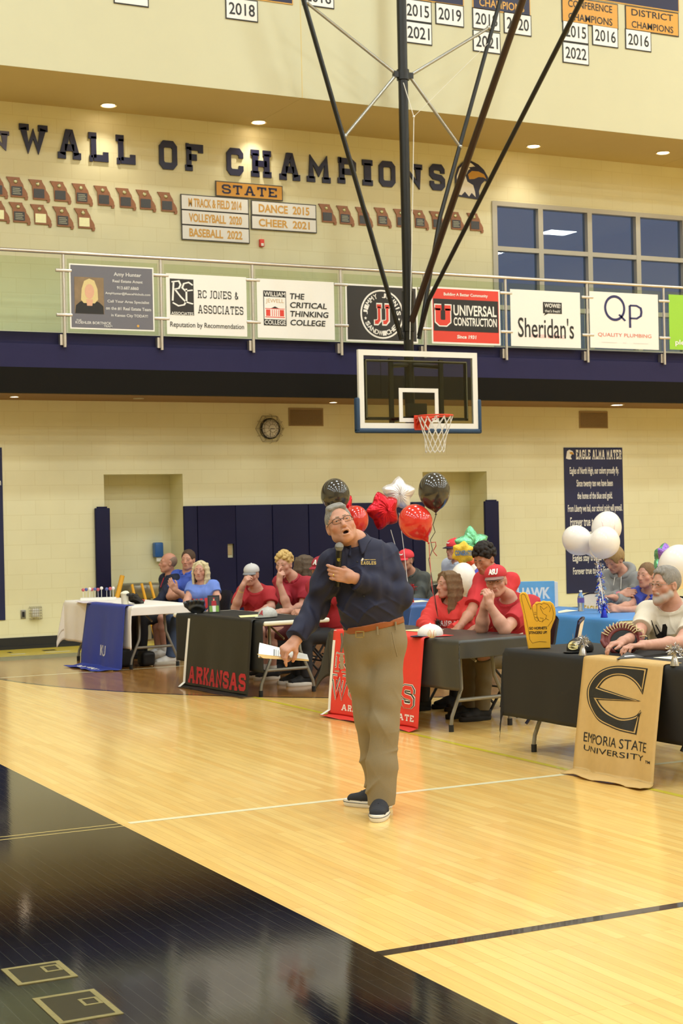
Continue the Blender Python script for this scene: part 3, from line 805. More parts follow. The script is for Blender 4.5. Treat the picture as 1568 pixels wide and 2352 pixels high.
# Sheridan's
x0, x1 = at(1172, 730, Y=SY)[0], at(1332, 730, Y=SY)[0]; z1 = at(1250, 668, Y=SY)[2]; z0 = at(1250, 797, Y=SY)[2]
t, P, W_, H_ = sign("white frozen custard sign with a black speech bubble, lettered Sheridan's", x0, x1, z0, z1)
lines(t, P, W_, H_, [("Sheridan's", .50, .34, .80, .36, 0, dict(bold=.005)), ('FROZEN CUSTARD', .53, .19, .48, .055, 1)], [m_ink, m_pink])
mb = MB(); rc(.46, .60, .73, .80, 0, mb); poly(mb, [(0, 0), (.05 * W_, 0), (-.02 * W_, -.05 * H_)], P(.49, .605), EX, EZ); text(mb, 'WOWIE!', P(.595, .74) + V3(0, -.001, 0), EX, EZ, .23 * W_, .075 * H_, 1, bold=.02); text(mb, "that's fresh!", P(.595, .645) + V3(0, -.001, 0), EX, EZ, .22 * W_, .05 * H_, 1); mb.build('speech_bubble', [m_ink, m_white], t)
# Quality Plumbing
x0, x1 = at(1354, 740, Y=SY)[0], at(1511, 740, Y=SY)[0]; z1 = at(1432, 673, Y=SY)[2]; z0 = at(1432, 801, Y=SY)[2]
t, P, W_, H_ = sign('white QUALITY PLUMBING sign with a large navy QP monogram', x0, x1, z0, z1)
mb = MB(); r = .15 * W_; flat(mb, *ring_geo(r * .82, r * 1.02, 40), P(.36, .72), EX, EZ); V_, F_ = stroke_geo([[(.36 + .06, .70 - .09), (.36 + .15, .70 - .2)]], .03); flat(mb, [(p[0] * W_, p[1] * H_) for p in V_], F_, P(0, 0), EX, EZ)
V_, F_ = stroke_geo([[(.58, .38), (.58, .78)], [(.58, .78), (.68, .78), (.74, .74), (.75, .67), (.74, .60), (.68, .55), (.58, .55)]], .032); flat(mb, [(p[0] * W_, p[1] * H_) for p in V_], F_, P(0, 0), EX, EZ)
mb.build('monogram', m_logonavy, t)
lines(t, P, W_, H_, [('QUALITY PLUMBING', .5, .235, .78, .075, 0), ('INC.', .5, .105, .06, .025, 1)], [m_salmon, m_txtgrey])
mb = MB(); rc(.16, .10, .38, .108, 0, mb); rc(.62, .10, .84, .108, 0, mb); mb.build('rule_lines', m_txtgrey, t)
# green sign at the frame edge
x0 = at(1536, 740, Y=SY)[0]; x1 = x0 + 1.22
t, P, W_, H_ = sign('lime green sign at the far end of the railing beyond QUALITY PLUMBING', x0, x1, at(1550, 803, Y=SY)[2], at(1550, 677, Y=SY)[2], m_green)
lines(t, P, W_, H_, [('ple', .09, .12, .15, .12, 0, dict(bold=.02, align='l'))], m_white)

# ================================================================ year plaques on the upper bulkhead
PYB = HY - .012
def plaque(label, px0, px1, py0, py1, rows, back, frame, ink, name='year_plaque', group='year plaques on the upper wall', Y=PYB, bd=.014, block=False, bold=.012):
    cx = (px0 + px1) / 2; cy = (py0 + py1) / 2
    a = at(px0, cy, Y=Y); b = at(px1, cy, Y=Y); zt = at(cx, py0, Y=Y)[2]; zb = at(cx, py1, Y=Y)[2]
    t = thing(name, label, 'plaque', ((a[0] + b[0]) / 2, Y, zb), group)
    m = MB(); m.box((a[0], Y, zb), (b[0], Y + .011, zt), 0); m.box((a[0] + bd, Y - .002, zb + bd), (b[0] - bd, Y + .005, zt - bd), 1)
    m.build('board', [frame, back], t)
    W_ = b[0] - a[0]; H_ = zt - zb; n = len(rows)
    if rows:
        for i, s in enumerate(rows):
            mb = MB()
            c = V3((a[0] + b[0]) / 2, Y - .0045, zt - H_ * (i + .5) / n)
            if block: block_text(mb, s, c, EX, EZ, W_ * (.80 if not isinstance(block, float) else block), H_ / n * .62, t=.2)
            else: text(mb, s, c, EX, EZ, W_ * (.78 if len(s) > 4 else .80), H_ / n * .56, bold=bold)
            mb.build('lettering', ink, t)
    return t
m_pwhite = mat('plaque_white', 'EFECE6', rough=0.5, var=0.02)
def yr(s, lb, a, b, c, d): plaque(lb, a, b, c, d, [s] if s else [], m_pwhite, m_ink, m_ink)
yr('2018', 'white 2018 year plaque hanging alone by itself, away from the mast', 518, 592, -3, 47)
yr('', 'white year plaque cut by the top of the frame, first before the 2018 plaque', 261, 341, -40, 12)
yr('2016', 'white year plaque cut by the top of the frame, just beside the thin hoop strut', 694, 767, -28, 16)
yr('2015', 'white 2015 year plaque beside the mast, above a 2021 plaque', 927, 991, 0, 50)
yr('2019', 'white 2019 year plaque between two 2015 and 2018 plaques', 1000, 1065, 9, 59)
yr('2021', 'white 2021 year plaque beside the mast, under the 2015 plaque', 929, 992, 51, 101)
yr('2018', 'white 2018 year plaque behind the thin steel strut, beside 2020', 1085, 1148, 21, 69)
yr('2020', 'white 2020 year plaque behind the thick dark brace', 1157, 1220, 31, 80)
yr('2021', 'white 2021 year plaque behind the thin steel strut, under a 2018 plaque', 1086, 1149, 72, 121)
yr('2015', 'white 2015 year plaque under the orange CONFERENCE CHAMPIONS board', 1292, 1351, 49, 98)
yr('2016', 'white 2016 year plaque under the orange CONFERENCE CHAMPIONS board', 1360, 1419, 59, 107)
yr('2022', 'white 2022 year plaque, lowest under the orange CONFERENCE CHAMPIONS board', 1292, 1352, 99, 147)
yr('2016', 'white 2016 year plaque under the orange DISTRICT CHAMPIONS board', 1436, 1495, 69, 116)
plaque('orange CONFERENCE CHAMPIONS board on the upper wall', 1290, 1419, 0, 59, ['CONFERENCE', 'CHAMPIONS'], m_goldp, m_ink, m_ink, 'title_board', None)
plaque('orange DISTRICT CHAMPIONS board on the upper wall', 1436, 1558, 21, 76, ['DISTRICT', 'CHAMPIONS'], m_goldp, m_ink, m_ink, 'title_board', None)
plaque('dark board with gold CHAMPIONS lettering on the upper wall behind the hoop struts', 1085, 1217, -36, 28, ['DISTRICT', 'CHAMPIONS'], m_navy, m_goldt, m_goldt, 'title_board', None)
plaque('dark board cut by the top of the frame beside the mast', 928, 1064, -60, 5, [], m_navy, m_goldt, m_goldt, 'title_board', None)
plaque('long dark board above the DISTRICT CHAMPIONS board, cut by the frame', 1292, 1558, -70, 20 - 12, [], m_navy, m_goldt, m_goldt, 'title_board', None)
plaque('dark board edge cut by the top of the frame beside the thin hoop strut', 560, 672, -60, 3, [], m_navy, m_goldt, m_goldt, 'title_board', None)

# ================================================================ wall letters, STATE plaques, state-shaped plaques
GY = WY - .03
letters = [('W', 45, 110, 286, 354, 'large navy block letter W of WALL'), ('A', 133, 186, 297, 365, 'large navy block letter A of WALL'), ('L', 204, 249, 305, 372, 'first large navy block letter L of WALL'), ('L', 267, 311, 311, 378, 'second large navy block letter L of WALL, ending the word'),
           ('O', 366, 407, 323, 389, 'large navy block letter O of OF'), ('F', 426, 467, 330, 393, 'large navy block letter F of OF'), ('C', 521, 559, 340, 403, 'large navy block letter C of CHAMPIONS'), ('H', 577, 623, 345, 407, 'large navy block letter H of CHAMPIONS'), ('A', 642, 689, 351, 414, 'large navy block letter A of CHAMPIONS'),
           ('M', 705, 759, 356, 419, 'large navy block letter M of CHAMPIONS'), ('P', 776, 818, 362, 422, 'large navy block letter P of CHAMPIONS behind the dark hoop strut'), ('I', 833, 856, 367, 426, 'large navy block letter I of CHAMPIONS'), ('O', 871, 908, 370, 429, 'large navy block letter O of CHAMPIONS against the mast'), ('N', 922, 970, 374, 434, 'large navy block letter N of CHAMPIONS behind the mast'), ('S', 987, 1022, 377, 437, 'large navy block letter S of CHAMPIONS, last of the word')]
for ch, a, b, c, d, lb in letters:
    cy = (c + d) / 2; p0 = at(a, cy, Y=GY); p1 = at(b, cy, Y=GY); zt = at((a + b) / 2, c, Y=GY)[2]; zb = at((a + b) / 2, d, Y=GY)[2]
    v, f = block_geo(ch, .27); lo = v.min(0); hi = v.max(0)
    q = (v - lo) / (hi - lo) * (p1[0] - p0[0], zt - zb)
    m = MB()
    for g in f: m.prism([tuple(q[i]) for i in g], (p0[0], WY - .003, zb), EX, EZ, .027)
    tag(m.build('wall_letter', m_navy), lb, 'letter', 'WALL OF CHAMPIONS letters')
# partial N at the frame edge
m = MB(); p0 = at(-34, 322, Y=GY); p1 = at(22, 330, Y=GY); zt = at(0, 298, Y=GY)[2]; zb = at(0, 345, Y=GY)[2]
v, f = block_geo('N', .27); lo = v.min(0); hi = v.max(0); q = (v - lo) / (hi - lo) * (p1[0] - p0[0], zt - zb)
for g in f: m.prism([tuple(q[i]) for i in g], (p0[0], WY - .003, zb), EX, EZ, .02)
tag(m.build('wall_letter', mat('letter_bluegrey', '5A5878', rough=.4)), 'blue grey letter N with pale edge, cut by the frame before WALL', 'letter')

def gplaque(lb, a, b, c, d, s, **k): return plaque(lb, a, b, c, d, [s], k.get('back', m_pwhite), k.get('frame', mat('plaque_frame', '4A4640')), k.get('ink', m_goldt), k.get('name', 'team_plaque'), k.get('group', 'white team plaques under STATE'), Y=GY, bold=.03, block=k.get('block', False))
gplaque('orange STATE board with navy lettering above the white team plaques', 495, 649, 421, 456, 'STATE', back=m_goldp, ink=m_navy, name='title_board', group=None, block=.82)
gplaque('white plaque with gold M TRACK & FIELD 2014 lettering', 415, 571, 451, 487, 'M TRACK & FIELD 2014')
gplaque('white plaque with gold DANCE 2015 lettering', 577, 726, 465, 499, 'DANCE  2015')
gplaque('white plaque with gold VOLLEYBALL 2020 lettering', 416, 572, 486, 521, 'VOLLEYBALL  2020')
gplaque('white plaque with gold CHEER 2021 lettering', 577, 727, 499, 531, 'CHEER  2021')
gplaque('white plaque with gold BASEBALL 2022 lettering', 417, 573, 520, 555, 'BASEBALL  2022')

MO = [(0, 1), (.62, 1), (.63, .93), (.70, .80), (.76, .72), (.80, .60), (.80, .55), (.90, .42), (.97, .28), (.97, .20), (1, .12), (.97, .0), (.84, 0), (.86, .10), (.20, .10), (.17, .72), (.08, .86)]
m_walnut = mat('plaque_walnut', '9A6238', rough=0.4, var=0.25, scale=30)
m_brass = mat('plaque_brass', 'B9B58C', rough=0.3, metal=0.7, var=0.2, scale=60)
m_dplate = mat('plaque_dark_plate', '35302A', rough=0.25, var=0.3, scale=50)
m_gplate = mat('plaque_gilt_plate', 'E6E2B0', rough=0.35, metal=0.3, var=0.1)
m_engrave = mat('engraving', 'A7A58A', rough=0.4, metal=0.4, var=0.2)
def state_plaque(cx, cy, label, kind, s=.30, first=[None]):
    p = at(cx, cy, Y=GY)
    t = thing('state_plaque', label, 'plaque', (p[0], GY, p[2]), 'state-shaped wooden award plaques')
    o = p + V3(-s * .5, 0, -s * .52)
    MB().prism([(x * s, z * s) for x, z in MO], (o[0], WY - .002, o[2]), EX, EZ, .022).build('wooden_board', m_walnut, t)
    MB().box((o[0] + .22 * s, WY - .03, o[2] + .17 * s), (o[0] + .72 * s, WY - .022, o[2] + .58 * s)).build('name_plate', (m_dplate, m_dplate, m_gplate)[kind], t)
    MB().lathe([(0, 0), (.07 * s, 0), (.10 * s, -.008), (.10 * s, -.016)], (o[0] + .42 * s, WY - .034, o[2] + .80 * s), 14, ax=(EX, EZ, -EY)).build('medallion', m_brass, t)
    if kind == 1:
        e = MB()
        for k in range(4): e.box((o[0] + .28 * s, WY - .0315, o[2] + (.23 + .08 * k) * s), (o[0] + (.66 - .05 * (k % 2)) * s, WY - .0295, o[2] + (.26 + .08 * k) * s))
        e.build('engraved_lines', m_engrave, t)
ord_ = ['first', 'second', 'third', 'fourth', 'fifth', 'sixth', 'seventh', 'eighth', 'ninth', 'tenth']
for i, (x, y, k) in enumerate([(-6, 428, 0), (40, 431, 1), (91, 437, 0), (140, 441, 0), (190, 446, 1), (240, 451, 0), (290, 456, 0), (336, 460, 0), (385, 465, 0)]):
    state_plaque(x, y, 'state-shaped wooden plaque, %s of the upper row counted from the frame edge towards STATE' % ord_[i], k)
for i, (x, y, k) in enumerate([(-2, 485, 2), (46, 489, 1), (95, 494, 2), (146, 499, 1), (195, 503, 2)]):
    state_plaque(x, y, ('state-shaped wooden plaque, %s of the lower row under WALL' % ord_[i]) + (', with a bright plate' if k == 2 else ''), k)
for i, (x, y) in enumerate([(753, 491), (794, 495), (837, 498), (880, 499), (924, 502), (966, 504), (1006, 507), (1049, 508), (1092, 511)]):
    state_plaque(x, y, 'state-shaped wooden plaque, %s of the row between DANCE 2015 and the window' % ord_[i], i % 2)

# eagle head emblem
m_egold = mat('emblem_gold', 'C9952F', rough=.5)
e = MB(); p = at(1083, 412, Y=GY); S = .62
def ep(pts, mi, k): poly(e, [((x - .5) * S, (z - .5) * S) for x, z in pts], p + V3(0, .012 - .001 * k, 0), EX, EZ, mi)
ep([(.02, .05), (.02, .55), (.10, .78), (.28, .95), (.5, .98), (.72, .9), (.88, .78), (1.0, .60), (1.0, .46), (.9, .50), (.80, .40), (.72, .22), (.74, .0), (.4, .02)], 0, 0)
ep([(.07, .10), (.07, .55), (.16, .76), (.32, .90), (.5, .92), (.62, .84), (.42, .74), (.33, .58), (.38, .44), (.55, .36), (.6, .2), (.62, .06), (.5, .16), (.42, .06), (.3, .18), (.2, .08)], 1, 1)
ep([(.40, .62), (.52, .72), (.72, .72), (.88, .66), (.95, .54), (.86, .58), (.72, .58), (.58, .52), (.44, .50)], 2, 2)
ep([(.42, .80), (.60, .84), (.66, .76), (.52, .74)], 0, 3)
tag(e.build('eagle_emblem', [m_navy, m_white, m_egold]), 'white and navy eagle head emblem with gold beak after the wall letters', 'emblem')

# fire alarm
p = at(599, 559, Y=WY); t = thing('fire_alarm', 'small red fire alarm strobe under the BASEBALL plaque', 'alarm', (p[0], WY, p[2]))
MB().rbox((p[0] - .035, WY - .05, p[2] - .055), (p[0] + .035, WY - .001, p[2] + .055), .008).build('housing', m_red, t)
MB().box((p[0] - .02, WY - .056, p[2] - .045), (p[0] + .02, WY - .05, p[2] - .005)).build('strobe_lens', m_white, t)
# ================================================================ basketball backstop
m_bbwhite = mat('board_white', 'ECE8DE', rough=0.4, var=0.02)
m_bbglass = glass_mat('board_glass', 'EEF0EA', gloss=0.06)
m_bpad = mat('board_padding', '24405C', rough=0.6, var=0.06)
m_orange = mat('rim_orange', 'E8482A', rough=0.4, var=0.03)
m_net = mat('net_cord', 'EDE9DF', rough=0.8)
m_mast = mat('mast_black', '23221F', rough=0.28, metal=0.35, var=0.08, scale=12)
m_zinc = mat('brace_zinc', 'A9A8A2', rough=0.3, metal=0.8, var=0.08)
m_brown = mat('brace_dark_brown', '3A2A20', rough=0.3, metal=0.3)
KY = 18.8
ax0 = at(822.5, 803, Y=KY); ax1 = at(1095, 810, Y=KY)
bx0, bx1 = ax0[0], ax1[0]; bz1 = (ax0[2] + ax1[2]) / 2; bz0 = (at(832, 985, Y=KY)[2] + at(1097, 985, Y=KY)[2]) / 2
bc = (bx0 + bx1) / 2
MX = at(934, 600, Y=19.15)[0]; MY = 19.15
hoop = thing('basketball_backstop', 'ceiling-hung glass basketball backboard with orange rim and white net on a black mast', 'basketball hoop', (bc, KY, bz0))
b = MB(); fwid = .075
for a0, a1 in (((bx0, bz0), (bx1, bz0 + fwid)), ((bx0, bz1 - fwid), (bx1, bz1)), ((bx0, bz0 + fwid), (bx0 + fwid, bz1 - fwid)), ((bx1 - fwid, bz0 + fwid), (bx1, bz1 - fwid))):
    b.box((a0[0], KY, a0[1]), (a1[0], KY + .05, a1[1]))
b.build('board_frame', m_bbwhite, hoop)
MB().box((bx0 + .01, KY + .012, bz0 + .01), (bx1 - .01, KY + .024, bz1 - .01)).build('glass_board', m_bbglass, hoop)
t0 = at(916, 891, Y=KY); t1 = at(1008, 970, Y=KY)
sq = MB(); u = .055
for a0, a1 in (((t0[0], t0[2] - u), (t1[0], t0[2])), ((t0[0], t1[2]), (t1[0], t1[2] + u)), ((t0[0], t1[2] + u), (t0[0] + u, t0[2] - u)), ((t1[0] - u, t1[2] + u), (t1[0], t0[2] - u))):
    sq.box((a0[0], KY + .004, a0[1]), (a1[0], KY + .012, a1[1]))
sq.build('target_square', m_bbwhite, hoop)
zp = at(818, 913, Y=KY)[2]
for nm, q in (('edge_padding', ((bx0 - .05, bz0 - .06), (bx1 + .05, bz0 + .005))), ('edge_padding', ((bx0 - .05, bz0 - .05), (bx0 + .005, zp))), ('edge_padding', ((bx1 - .005, bz0 - .05), (bx1 + .05, zp)))):
    MB().rbox((q[0][0], KY - .018, q[0][1]), (q[1][0], KY + .075, q[1][1]), .022).build(nm, m_bpad, hoop)
rx, ry, rz = bc + .01, KY - .40, 3.035
r = MB(); r.tube([(rx + .228 * math.cos(a), ry + .228 * math.sin(a), rz) for a in np.linspace(0, 2 * PI, 40, endpoint=False)], .0105, 8, closed=True)
r.box((rx - .11, KY - .018, bz0 - .02), (rx + .11, KY - .002, rz + .03)); r.box((rx - .10, KY - .19, rz - .02), (rx + .10, KY - .01, rz + .012))
r.add([(rx - .09, KY - .02, bz0), (rx + .09, KY - .02, bz0), (rx + .07, KY - .19, rz - .02), (rx - .07, KY - .19, rz - .02)], [(0, 1, 2, 3)])
for s in (-1, 1): r.tube([(rx + s * .15, KY - .23, rz - .005), (rx + s * .08, KY - .03, rz - .08)], .012, 8)
r.build('rim', m_orange, hoop)
n = MB(); NS = 12; lv = [(.226, 0), (.205, -.09), (.175, -.18), (.15, -.27), (.135, -.36), (.13, -.44), (.128, -.48)]
sway = lambda k: V3(-.004 * k, 0, 0)
for sgn in (1, -1):
    for i in range(NS):
        p = []
        for k, (rr, dz) in enumerate(lv):
            a = 2 * PI * (i + sgn * .5 * k) / NS
            p.append(V3(rx + rr * math.cos(a), ry + rr * math.sin(a), rz - .012 + dz) + sway(k))
        n.tube(p, .0052, 5)
n.build('net', m_net, hoop)
k = MB()   # black steel frame behind the glass
for a0, a1 in (((bx0 + .12, bz0 + .12), (bx0 + .16, bz1 - .12)), ((bx1 - .16, bz0 + .12), (bx1 - .12, bz1 - .12)), ((bx0 + .12, bz1 - .15), (bx1 - .12, bz1 - .12)), ((bx0 + .12, bz0 + .12), (bx1 - .12, bz0 + .16)), ((bc - .42, bz0 + .02), (bc - .36, bz1 - .1)), ((bc + .36, bz0 + .02), (bc + .42, bz1 - .1))):
    k.box((a0[0], KY + .07, a0[1]), (a1[0], KY + .11, a1[1]))
for z in (bz0 + .12, bz1 - .2):
    k.tube([(bc - .39, KY + .09, z), (MX, MY, z + .05)], .03, 8); k.tube([(bc + .39, KY + .09, z), (MX, MY, z + .05)], .03, 8)
k.box((bc - .15, KY + .07, bz0), (bc + .15, KY + .12, bz0 + .35))
k.build('support_frame', m_mast, hoop)
kr = MB()
kr.tube([(bx0 + .14, KY + .06, bz1 - .13), (bx1 - .14, KY + .06, bz1 - .13)], .009, 6); kr.tube([(bx0 + .14, KY + .06, bz1 - .13), (bx0 + .14, KY + .06, bz0 + .15)], .009, 6); kr.tube([(bx1 - .14, KY + .06, bz1 - .13), (bx1 - .14, KY + .06, bz0 + .15)], .009, 6)
kr.build('height_rods', m_zinc, hoop)
q = MB(); zc = at(920, 172, Y=MY)[2]
q.tube([(MX, MY, bz0 + .1), (MX, MY, CEIL - .002)], .068, 16)
zb = at(935, 720, Y=MY)[2]; q.tube([(MX, MY, zb - .25), (MX, MY, zb + .3)], .085, 16)
q.build('mast', m_mast, hoop)
col = MB(); col.tube([(MX, MY, zc - .07), (MX, MY, zc + .07)], .088, 16); col.box((MX - .15, MY - .03, zc - .04), (MX + .15, MY + .03, zc + .04)); col.build('collar', m_mast, hoop)
zt_ = CEIL - .002
def ext(p, q):   # carry a strut on to the ceiling
    return q + (q - p) * ((zt_ - q[2]) / (q[2] - p[2]))
A0 = at(922, 780, Y=MY); A1 = at(697, 0, Y=MY); MB().tube([A0, ext(A0, A1)], .034, 10).build('side_strut', m_mast, hoop)
B0 = at(962, 778, Y=MY); B1 = at(1140, 30, Y=MY); Bm = at(1010, 500, Y=MY)
MB().tube([B0, Bm, ext(Bm, B1)], .03, 10).build('side_strut', m_mast, hoop)
for (x, y), s in (((704, 6), -1), ((792, 313), -1), ((1122, 64), 1), ((1056, 337), 1)):
    e = at(x, y, Y=MY); MB().tube([(MX + s * .10, MY, zc), e], .022, 8).sphere(e, .036, 10, 6).build('cross_brace', m_zinc, hoop)
C0 = at(945, 738, X=MX); C1 = at(1200, 0, X=MX); MB().tube([C0, ext(C0, C1)], .045, 10).build('fold_brace', m_brown, hoop)
D0 = at(962, 770, X=MX + .1); D1 = at(984, 690, X=MX + .1); D2 = at(1335, 0, X=MX + .1); MB().tube([D0, D1, ext(D1, D2)], .03, 10).build('fold_brace', m_mast, hoop)
w = MB(); w.tube([at(926, 190, Y=MY - .1), at(950, 268, Y=MY - .12), at(948, 420, Y=MY - .1), at(941, 780, Y=MY - .12)], .006, 5); w.tube([at(950, 268, Y=MY - .12), at(1120, 100, Y=MY - .5)], .003, 4); w.sphere(at(950, 268, Y=MY - .12), .018, 8, 6)
w.build('hoist_cable', m_net, hoop)

# ================================================================ things on the rear wall
m_pad = mat('wall_pad_vinyl', '16163A', rough=0.5, var=0.12, scale=3, bump=0.15, bscale=4, spec=.2)
edges = [8.30, 8.51, 9.10, 9.69, 10.28, 10.87, 11.46, 12.05, 12.28]
plb = ['narrow navy wall pad beside the drinking fountain alcove', 'navy wall pad with a small outlet cut-out', 'navy wall pad directly after the one with the outlet cut-out', 'navy wall pad third wide one counted from the drinking fountain alcove', 'navy wall pad behind the black balloon', 'navy wall pad directly behind the red star balloon', 'navy wall pad behind the large red balloon', 'narrow navy wall pad beside the second alcove']
for i, (a, c) in enumerate(zip(edges[:-1], edges[1:])):
    if i == 1:
        p = at(530, 1265, Y=WY - .05); m = MB(); hx, hz = .05, .10
        m.box((a + .004, WY - .055, .06), (p[0] - hx, WY - .002, 1.912)); m.box((p[0] + hx, WY - .055, .06), (c - .004, WY - .002, 1.912)); m.box((p[0] - hx, WY - .055, .06), (p[0] + hx, WY - .002, p[2] - hz)); m.box((p[0] - hx, WY - .055, p[2] + hz), (p[0] + hx, WY - .002, 1.912))
        tag(m.build('wall_pad', m_pad), plb[i], 'wall pad', 'navy wall pads')
        op = MB(); op.box((p[0] - .035, WY - .008, p[2] - .06), (p[0] + .035, WY - .0005, p[2] + .06)); tag(op.build('wall_outlet', mat('outlet_tan', 'C2A97A')), 'tan wall outlet inside the cut-out of a navy pad', 'outlet')
    else: tag(MB().rbox((a + .004, WY - .055, .06), (c - .004, WY - .002, 1.912), .012).build('wall_pad', m_pad), plb[i], 'wall pad', 'navy wall pads')
for a, c, lb in ((6.985, 7.20, 'narrow navy corner pad before the drinking fountain alcove'), (13.36, 13.62, 'narrow navy corner pad at the far side of the second alcove')):
    m = MB(); m.rbox((a, WY - .055, .06), (c, WY - .002, 1.905), .012); m.box((a + .03, WY - .05, 1.90), (c - .04, WY - .02, 1.925)); tag(m.build('wall_pad', m_pad), lb, 'wall pad', 'navy wall pads')
m_vent = mat('vent_tan', '9C8258', rough=0.6); m_ventd = mat('vent_dark', '6B563A', rough=0.7)
for (x0, y0, x1, y1), lb in (((662, 937, 742, 979), 'tan wall vent grille beside the caged clock'), ((1329, 944, 1395, 984), 'tan wall vent grille above the alma mater banner')):
    a = at(x0, y0, Y=WY); c = at(x1, y1, Y=WY); t = thing('wall_vent', lb, 'vent', ((a[0] + c[0]) / 2, WY, c[2]))
    f = MB(); f.box((a[0], WY - .012, c[2]), (c[0], WY - .001, a[2])); f.build('frame', m_vent, t)
    s = MB(); nn = 12
    for i in range(nn): z = c[2] + .02 + (a[2] - c[2] - .04) * i / nn; s.box((a[0] + .02, WY - .018, z), (c[0] - .02, WY - .011, z + .008))
    s.build('grille', m_ventd, t)
# caged clock
p = at(618, 985, Y=WY); ck = thing('wall_clock', 'round white wall clock with black rim inside a wire cage', 'clock', (p[0], WY, p[2] - .16)); R3 = (EX, EZ, -EY)
MB().lathe([(.155, 0), (.155, .05), (.135, .052), (.135, .04)], (p[0], WY - .001, p[2]), 32, ax=R3, cap=False).build('rim', m_ink, ck)
MB().lathe([(.137, .042), (.137, .046), (0.0001, .047)], (p[0], WY - .001, p[2]), 32, ax=R3).build('dial', m_pwhite, ck)
h = MB(); o = V3(p[0], WY - .05, p[2])
for an, L_, wd in ((-178, .105, .008), (92, .07, .010)):
    a = math.radians(90 - an); d = V3(math.cos(a), 0, math.sin(a)); s_ = V3(-d[2], 0, d[0]) * wd / 2
    h.add([o - s_, o + s_, o + s_ + d * L_, o - s_ + d * L_], [(0, 1, 2, 3), (3, 2, 1, 0)])
for i in range(12):
    a = i * PI / 6; d = V3(math.cos(a), 0, math.sin(a)); s_ = V3(-d[2], 0, d[0]) * .004; h.add([o + d * .108 - s_, o + d * .108 + s_, o + d * .126 + s_, o + d * .126 - s_], [(0, 1, 2, 3), (3, 2, 1, 0)])
h.build('hands', m_ink, ck)
c = MB(); m_wire = mat('cage_wire', '9A917B', rough=0.4, metal=0.5)
for rr, dy in ((.22, .005), (.20, .09), (.13, .12), (.06, .125)): c.tube([(p[0] + rr * math.cos(a), WY - dy, p[2] + rr * math.sin(a)) for a in np.linspace(0, 2 * PI, 6 if rr > .18 else 18, endpoint=False)], .0035, 5, closed=True)
for i in range(12): a = i * PI / 6; c.tube([(p[0] + rr * math.cos(a), WY - dy, p[2] + rr * math.sin(a)) for rr, dy in ((.22, .005), (.20, .09), (.13, .12), (.05, .126))], .003, 5)
c.build('wire_cage', m_wire, ck)
# cloth banners on the wall
m_bnavy = mat('banner_navy', '151C48', rough=0.6, var=0.35, scale=2.2)
def wall_banner(label, x0, y0, x1, y1):
    a = at(x0, y0, Y=WY); c = at(x1, y1, Y=WY); t = thing('wall_banner', label, 'banner', ((a[0] + c[0]) / 2, WY, c[2]))
    MB().box((a[0], WY - .012, c[2]), (c[0], WY - .002, a[2])).build('banner_cloth', m_bnavy, t)
    return t, (lambda u, v: V3(a[0] + u * (c[0] - a[0]), WY - .0145, c[2] + v * (a[2] - c[2]))), c[0] - a[0], a[2] - c[2]
t, P, W_, H_ = wall_banner('tall navy EAGLE ALMA MATER banner with school song verses', 1293.5, 1028, 1434.5, 1357)
mb = MB(); block_text(mb, 'EAGLE ALMA MATER', P(.59, .953), EX, EZ, .78 * W_, .07 * H_, t=.26); mb.build('lettering', m_pwhite, t)
rows = ['Eagles of North High, our colors proudly fly.', 'Since twenty ten we have been', 'the home of the blue and gold.', 'From Liberty we hail, our school spirit will prevail.', 'Forever true to our alma mater', 'Eagles fly', 'Eagles soar', 'Eagles stay true to our school', 'Forever true to our Eagles, true']
for s, wd, v in zip(rows, (.84, .62, .60, .93, .86, .5, .5, .80, .80), (.835, .748, .662, .575, .49, .405, .32, .235, .145)):
    mb = MB(); text(mb, s, P(.51, v), EX, EZ, wd * W_, .062 * H_, bold=.012); mb.build('lettering', m_pwhite, t)
e = MB()
for pts, mi in (([(.03, .925), (.05, .975), (.09, .985), (.145, .975), (.165, .955), (.13, .955), (.11, .935), (.13, .92), (.08, .918)], 0), ([(.09, .968), (.14, .97), (.165, .952), (.13, .953), (.10, .955)], 1)):
    poly(e, [(u * W_, v * H_) for u, v in pts], P(0, 0) + V3(0, -.0006 * mi, 0), EX, EZ, mi)
e.build('eagle_emblem', [m_pwhite, m_egold], t)
t, P, W_, H_ = wall_banner('tall navy wall banner cut by the frame edge beside the outlet', -130, 1028, 12, 1424)
mb = MB(); block_text(mb, 'SONG', P(.76, .953), EX, EZ, .40 * W_, .065 * H_, t=.26); mb.build('lettering', m_pwhite, t)
mb = MB(); text(mb, 'North High', P(.72, .795), EX, EZ, .50 * W_, .052 * H_, bold=.01); mb.build('lettering', m_pwhite, t)
# outlet and caged thermostat
p = at(53, 1411, Y=WY); t = thing('wall_outlet', 'grey metal wall outlet between the navy banner and the wire-caged box', 'outlet', (p[0], WY, p[2]))
MB().rbox((p[0] - .035, WY - .012, p[2] - .06), (p[0] + .035, WY - .001, p[2] + .06), .004).build('cover_plate', m_zinc, t); MB().box((p[0] - .016, WY - .015, p[2] - .035), (p[0] + .016, WY - .011, p[2] + .035)).build('socket', m_ink, t)
p = at(80, 1408, Y=WY); t = thing('wire_guard_box', 'small wire-guarded thermostat low on the wall beside the outlet', 'thermostat', (p[0], WY, p[2]))
MB().rbox((p[0] - .05, WY - .05, p[2] - .06), (p[0] + .05, WY - .001, p[2] + .06), .01).build('housing', m_pwhite, t)
c = MB()
for i in range(7): x = p[0] - .075 + .025 * i; c.tube([(x, WY - .002, p[2] + .09), (x, WY - .08, p[2] + .085), (x, WY - .08, p[2] - .085), (x, WY - .002, p[2] - .09)], .003, 5)
